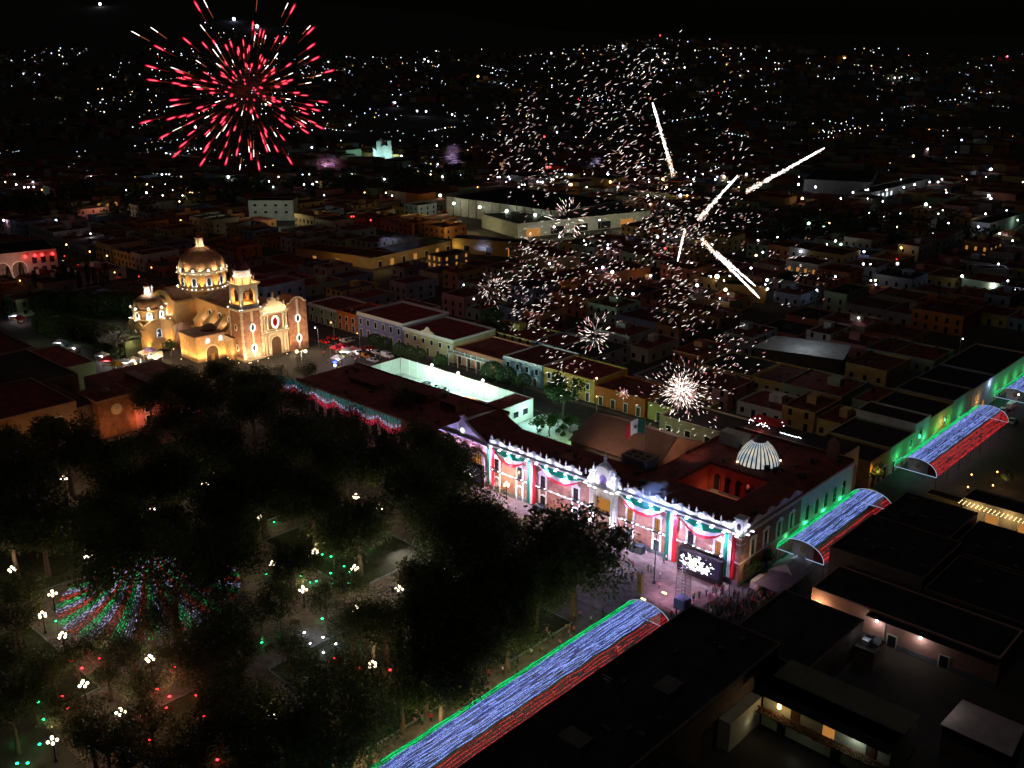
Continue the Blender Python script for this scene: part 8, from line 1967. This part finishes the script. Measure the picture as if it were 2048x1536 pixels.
for k, (x, y) in enumerate(ends):
    # the burst is a sphere: stars seen nearer its centre fly towards or away from the square
    dx, dy = (x - 495) * mpp, -(y - 186) * mpp
    rho = math.hypot(dx, dy); RR = 182 * mpp
    dz = math.sqrt(max(0, RR * RR - rho * rho)) * (1 if rf.random() < .5 else -1) * .9
    d = Vector((dx, -dz, dy)); q = Vector((dx, -dz * .25, dy))
    L = (7 + 15 * rho / RR) * mpp * 1.0; fs = .72 if k > 86 else 1.0
    m = MB(); streak(m, q, Vector((dx, -dz * .3, dy)) if rho > 1 else Vector((1, 0, 0)), L * .80, .15 * fs, 0); streak(m, q, Vector((dx, -dz * .3, dy)), L * 1.0, .32 * fs, 1); streak(m, q, Vector((dx, -dz * .3, dy)), L * 1.14, .52 * fs, 2)
    dd = Vector((dx, -dz * .3, dy)); streak(m, q - dd.normalized() * L * .95, dd, L * 1.3, .10, 3)
    m.build('star', [F_CORE, FLAME, HALO, F_TAIL], RS)
sh = [(343, 76, 18, 12), (304, 82, 20, 12), (424, 30, 12, 20), (413, 72, 14, 14), (583, 36, -8, 16), (525, 15, -3, 24), (369, 143, 22, 8), (444, 116, 14, 20), (455, 108, 16, 24), (397, 176, 20, 2), (350, 253, 26, -14), (345, 211, 24, -4), (434, 262, 10, -18), (449, 248, 12, -20), (412, 230, 12, -8), (424, 258, 10, -14), (546, 121, -8, 16), (604, 124, -14, 8), (620, 72, -12, 8), (630, 155, -14, 4), (609, 168, -16, 2), (590, 240, 14, 8), (537, 262, 5, 14), (531, 283, 3, 20), (488, 299, -4, 20), (460, 325, -3, 16), (527, 205, 8, 10), (482, 222, -4, 14), (502, 229, 2, 14), (518, 90, -1, 14), (527, 88, -2, 10), (410, 131, 12, 8), (436, 138, 14, 10), (446, 200, 14, -4), (578, 195, 12, 2), (578, 152, -10, 8), (540, 140, -6, 12), (478, 130, -2, 8), (561, 160, -12, 5), (497, 285, 0, 16)]
m = MB()
for x, y, w_, h_ in sh:
    a = Vector(((x - 495) * mpp, rf.uniform(-8, 8), -(y - 186) * mpp)); dd = a.normalized(); L = math.hypot(w_, h_) * mpp
    streak(m, a, Vector((a.x, 0, a.z)), L * .8, .13, 0); streak(m, a - Vector((a.x, 0, a.z)).normalized() * L * .7, Vector((a.x, 0, a.z)), L, .09, 1)
for k in range(70):                                  # thin smoky spokes of fading embers
    a = rf.uniform(0, 6.28); d = Vector((math.cos(a), rf.uniform(-.4, .4), math.sin(a))); r0 = rf.uniform(2, 22)
    for j in range(4): q = d * (r0 + j * 1.3); m.ball(q, .07, 4, 3, 1)
tag(m.build('ember_streaks', [F_WH, F_EMB], RS), kind='stuff')
bulb(RC, 4200, (1.0, 0.10, 0.09), 6.0)
# crackling shells: swarms of short white strokes
def swarm(name, x, y, rpx, n, Y, label, L=(5, 10), hollow=.35, cols=(70, 22, 6, 2), r=.085, grp='white crackling bursts', squash=1.0, core=0, rad=False):
    c = pixd(x, y, Y); k = (c - Vector((0, 0, CAMH))).length / FPX
    th = thing(name, c, 0, label, 'firework', grp)
    R0 = rpx * k
    fl = min(n, 300); big = MB()
    for i in range(n):
        d = Vector((rf.gauss(0, 1), rf.gauss(0, 1), rf.gauss(0, 1) * squash)).normalized()
        q = d * R0 * (hollow + (1 - hollow) * rf.random() ** .8) if rad else Vector((rf.gauss(0, .58), rf.gauss(0, .5), rf.gauss(0, .58))) * R0 * 1.05
        if core and rf.random() < core: q = d * R0 * .55 * rf.random() ** .6
        ln = rf.uniform(*L) * k * .82
        mi = rf.choices((0, 1, 2, 3, 4), tuple(cols) + (cols[0] * .75,))[0]
        dd = (d + Vector((rf.gauss(0, .25), 0, rf.gauss(0, .25)))) if rad else Vector((.86, .1, .45)) + Vector((rf.gauss(0, .38), 0, rf.gauss(0, .38))) + d * .25
        m = MB() ; streak(m, q, dd, ln, r * rf.uniform(.8, 1.25), 0, 4)
        if n <= 90: m.build('spark', (F_WH, F_PK, F_GO, F_GR, F_DM)[mi], th)
        else: big.add(m.v, m.f, mi)
    if big.v: tag(big.build('sparks', [F_WH, F_PK, F_GO, F_GR, F_DM], th), kind='stuff')
    return c
SW = [(1363, 781, 62, 640, 236, 'dense white chrysanthemum burst low above the palace back roof', (5, 12), .05, .5), (1190, 669, 44, 88, 250, 'neat radial white burst left of the dense burst', (8, 15), .25, 0), (1247, 787, 17, 40, 236, 'small orange-pink burst left of the dense white burst', (5, 11), .1, 0), (1362, 800, 95, 120, 236, 'loose halo of sparks round the dense white burst', (4, 8), .6, 0),
 (985, 577, 42, 85, 262, 'burst at the left tip of the spark cloud', (6, 11), .3, 0), (1135, 437, 42, 85, 262, 'ring-like burst before the market hall', (7, 14), .55, 0), (1058, 480, 34, 60, 262, 'small burst left of the ring-like burst', (5, 9), .2, 0), (1075, 525, 45, 85, 260, 'spark clump below the market hall', (5, 9), .2, 0), (1055, 590, 55, 90, 258, 'spark clump right of the left tip burst', (5, 9), .2, 0), (1065, 640, 52, 80, 256, 'spark clump above the sky blue house', (5, 9), .2, 0), (1120, 560, 50, 80, 258, 'spark clump in the cloud centre left', (5, 9), .2, 0),
 (1205, 505, 48, 85, 258, 'spark clump in the cloud centre', (5, 9), .2, 0), (1225, 560, 45, 60, 255, 'spark clump below the cloud centre', (5, 9), .2, 0), (1035, 288, 48, 75, 270, 'upper left spark clump', (5, 10), .35, 0), (1050, 230, 42, 45, 272, 'small spark clump over the upper left one', (5, 10), .3, 0), (1100, 330, 48, 55, 268, 'spark clump below the upper left ones', (4, 8), .2, 0), (1075, 375, 45, 60, 266, 'spark clump right above the ring burst', (4, 8), .2, 0), (1000, 335, 18, 30, 266, 'little orange-red clump at the left of the spark cloud', (5, 9), .1, 0), (1180, 240, 55, 70, 275, 'spark clump at the top left of the cloud', (5, 10), .3, 0), (1190, 160, 50, 45, 280, 'topmost left spark clump', (5, 10), .3, 0), (1285, 140, 55, 65, 280, 'topmost right spark clump', (5, 10), .3, 0), (1255, 215, 55, 70, 276, 'spark clump below the topmost ones', (5, 9), .3, 0),
 (1275, 310, 50, 85, 270, 'dense stroke clump left of the tall comet', (8, 14), .25, 0), (1230, 360, 55, 70, 266, 'spark clump below the stroke clump', (5, 9), .2, 0), (1330, 400, 60, 80, 262, 'spark clump between the comets', (5, 9), .2, 0), (1385, 430, 50, 90, 258, 'spark clump round the comet starting point', (5, 9), .1, 0), (1395, 480, 52, 88, 256, 'spark clump below the comet starting point', (5, 9), .2, 0), (1320, 500, 50, 80, 256, 'spark clump left of the falling comets', (5, 9), .2, 0), (1355, 565, 50, 80, 252, 'spark clump below the thin comet', (5, 9), .2, 0), (1370, 620, 52, 85, 250, 'spark clump above the dense burst', (6, 12), .2, 0), (1300, 460, 45, 50, 258, 'sparse sparks left of the thin comet', (4, 8), .2, 0), (1470, 430, 50, 45, 256, 'sparse sparks right of the comets', (4, 8), .2, 0), (1490, 350, 55, 40, 262, 'sparse sparks under the right rising comet', (4, 8), .2, 0), (1450, 290, 55, 40, 266, 'sparse sparks right of the tall comet', (4, 8), .2, 0), (1455, 200, 45, 22, 275, 'few sparks at the upper right of the cloud', (5, 10), .3, 0),
 (1590, 540, 48, 60, 262, 'ring of sparks at the right end of the cloud', (4, 8), .5, 0), (1460, 690, 48, 70, 248, 'spark clump right of the dense burst', (5, 8), .2, 0), (1445, 740, 40, 45, 244, 'sparks below the right clump', (5, 8), .2, 0), (1130, 715, 42, 45, 250, 'sparks above the tall street tree', (5, 9), .2, 0), (1150, 755, 42, 40, 246, 'falling sparks in front of the tall street tree', (5, 9), .2, 0), (1180, 590, 60, 40, 255, 'thin sparks left of the radial burst', (4, 7), .2, 0), (1370, 865, 55, 50, 226, 'falling sparks over the beige block', (4, 6), .3, 0), (1490, 480, 60, 30, 256, 'thin sparks over the comet tails', (4, 7), .2, 0)]
for i, (x, y, rp, n, Y, lab, L, ho, core) in enumerate(SW):
    cols = (78, 14, 6, 2) if i == 0 else ((22, 40, 36, 2) if i in (2, 17) else (66, 22, 8, 4))
    swarm('spark_burst', x, y, rp, n if i < 6 else int(n * .8), Y, lab, L, ho, cols, core=core, r=.044 if i in (0, 1, 5, 22) else .034, rad=i in (0, 1, 2, 3, 4, 5))
bulb(pixd(1363, 781, 236), 1300, (1.0, 0.80, 0.66), 1.5); bulb(pixd(1340, 470, 256), 420, (1.0, 0.80, 0.68), 5.0); bulb(pixd(1100, 560, 262), 500, (1.0, 0.55, 0.45), 5.0)
# five comets with sparkling tails
def comet(x0, y0, x1, y1, Y, wpx, label, hot=1.0):
    """head at (x0, y0), tail fading out at (x1, y1)"""
    a, b = pixd(x0, y0, Y), pixd(x1, y1, Y + 2); k = (a - Vector((0, 0, CAMH))).length / FPX
    th = thing('comet', a, 0, label, 'firework', 'white comets of the spark cloud')
    d = b - a; L = d.length; dn = d.normalized(); s1 = dn.orthogonal().normalized(); s2 = dn.cross(s1)
    hd = MB(); prof = []
    N = 22
    for j in range(N + 1):
        u = j / N; prof.append((max(.02, wpx * k * .22 * (.35 + 1.0 * min(1, u * 5)) * (1 - u) ** .9 * rf.uniform(.9, 1.1)), u * .62 * L))
    pts = []
    n = 7
    for r_, z in prof:
        for i in range(n):
            t = 2 * math.pi * i / n; q = r_ * rf.uniform(.7, 1.25); pts.append(dn * z + s1 * (q * math.cos(t)) + s2 * (q * math.sin(t)))
    hd.add(pts, [(j * n + i, j * n + (i + 1) % n, (j + 1) * n + (i + 1) % n, (j + 1) * n + i) for j in range(N) for i in range(n)] + [tuple(range(n))])
    hd.build('flame', F_HOT, th)
    sp_ = MB()
    for i in range(int(L / k * 3.4)):
        u = rf.random() ** .8; z = u * L; w_ = wpx * k * (.16 + .5 * u) ; q = dn * z + s1 * rf.gauss(0, w_ * .42) + s2 * rf.gauss(0, w_ * .42)
        streak(sp_, q, dn + Vector((rf.gauss(0, .3), 0, rf.gauss(0, .3))), k * rf.uniform(2, 4.5), k * .32, 0 if u < .75 else rf.choice((0, 1)), 4)
    tag(sp_.build('sparks', [F_WH, F_GO], th), kind='stuff')
comet(1305, 205, 1347, 352, 258, 9, 'tall near-vertical white comet in the middle of the spark cloud')
comet(1649, 296, 1492, 384, 262, 8, 'long white comet flying to the upper right')
comet(1475, 352, 1396, 440, 258, 9, 'shorter white comet left of the long upper right one')
comet(1355, 523, 1370, 458, 254, 5, 'thin short comet falling straight down')
comet(1519, 596, 1402, 478, 252, 8, 'lower of the two comets falling to the right')
comet(1511, 572, 1432, 505, 254, 7, 'upper of the two comets falling to the right')
# ================================================================== SMOKE
def smoke(x, y, Y, rx, ry, rz_, dens, label, c=(.8, .8, .85), lamp=None, seed=0, zz=None):
    p = pixd(x, y, Y) if zz is None else pix(x, y, zz)
    m, n, l = nt('smoke %d' % seed); n.remove(n['Principled BSDF'])
    v = n.new('ShaderNodeVolumePrincipled'); v.inputs['Color'].default_value = c + (1,); v.inputs['Anisotropy'].default_value = 0.2
    tc = n.new('ShaderNodeTexCoord'); nz = n.new('ShaderNodeTexNoise'); nz.inputs['Scale'].default_value = 1.9; nz.inputs['Detail'].default_value = 4; nz.inputs['Roughness'].default_value = .62
    mp = n.new('ShaderNodeMapping'); mp.inputs['Location'].default_value = (seed * 3.1, seed, 0); l.new(tc.outputs['Object'], mp.inputs['Vector']); l.new(mp.outputs['Vector'], nz.inputs['Vector'])
    ln = n.new('ShaderNodeVectorMath'); ln.operation = 'LENGTH'; l.new(tc.outputs['Object'], ln.inputs[0])
    mr = n.new('ShaderNodeMapRange'); mr.inputs['From Min'].default_value = 0.1; mr.inputs['From Max'].default_value = .95; mr.inputs['To Min'].default_value = .12; mr.inputs['To Max'].default_value = -.32; l.new(ln.outputs['Value'], mr.inputs['Value'])
    ad = n.new('ShaderNodeMath'); ad.operation = 'ADD'; l.new(nz.outputs['Fac'], ad.inputs[0]); l.new(mr.outputs['Result'], ad.inputs[1])
    m2 = n.new('ShaderNodeMapRange'); m2.inputs['From Min'].default_value = .46; m2.inputs['From Max'].default_value = .66; m2.inputs['To Min'].default_value = 0; m2.inputs['To Max'].default_value = dens; l.new(ad.outputs[0], m2.inputs['Value'])
    l.new(m2.outputs['Result'], v.inputs['Density']); l.new(v.outputs[0], n['Material Output'].inputs['Volume'])
    m.cycles.volume_step_rate = 2.0
    b = MB(); b.ball((0, 0, 0), 1.0, 12, 8); o = b.build('smoke_puff', m); o.location = p; o.scale = (rx, ry, rz_)
    tag(o, label, 'smoke', 'drifting firework smoke', 'stuff')
    if lamp:
        w_, cc, off = lamp; bulb(p + Vector(off), w_, cc, .8)  # added light hidden in the puff so the smoke glows; no fixture there
    return o
if True:
    smoke(495, 190, 384, 34, 12, 30, .007, 'thin reddish smoke glowing inside the red burst', (.9, .6, .6), None, 12)
    smoke(1363, 790, 244, 13, 7, 11, .03, 'thin pale smoke round the dense white burst', (.85, .75, .75), None, 13)
    smoke(1372, 470, 258, 10, 6, 9, .02, 'faint smoke at the comet starting point', (.8, .75, .78), (160, (1, .85, .8), (0, 0, 0)), 14)
    smoke(1305, 985, 0, 7.5, 5, 5.0, .35, 'blue-lit smoke puff drifting over the palace cornice', (.7, .8, 1.0), (1500, (.22, .40, 1.0), (-1, -2, -2)), 1, zz=15)
    smoke(905, 305, 330, 7, 6, 9, .10, 'mauve smoke puff above the distant town', (.8, .7, .85), (1500, (.9, .6, 1.0), (1, -1, -3)), 2)
    smoke(665, 325, 345, 15, 8, 6, .06, 'wide mauve smoke drift right of the red burst', (.85, .65, .8), (2400, (1.0, .55, .8), (-3, -1, -1)), 3)
    smoke(1190, 325, 275, 5, 5, 4, .10, 'small violet smoke puff inside the spark cloud', (.8, .75, .9), (700, (.8, .75, 1.0), (1, -1, -1)), 4)
    smoke(800, 485, 300, 12, 8, 6, .07, 'grey smoke drift above the arcade wall', (.75, .75, .85), (1000, (.75, .75, 1.0), (-4, -1, -1)), 5)
    smoke(230, 668, 0, 14, 10, 7, .06, 'pale smoke drifting over the laurel hedge beside the chapel', (.85, .82, .8), None, 6, zz=9)
    smoke(800, 1120, 0, 13, 11, 5, .05, 'brownish smoke hanging in the clearing of the square', (.8, .8, .75), None, 7, zz=4)
    smoke(635, 1275, 0, 9, 7, 3.4, .06, 'bluish smoke over the white ground lights', (.8, .85, 1.0), None, 8, zz=2.6)
    smoke(960, 490, 275, 9, 7, 6, .06, 'grey smoke left of the spark cloud', (.75, .75, .85), (800, (.75, .78, 1.0), (1, -1, -1)), 9)
    smoke(588, 712, 0, 3, 3, 4.5, .08, 'thin smoke before the church door', (.85, .82, .85), None, 10, zz=4)
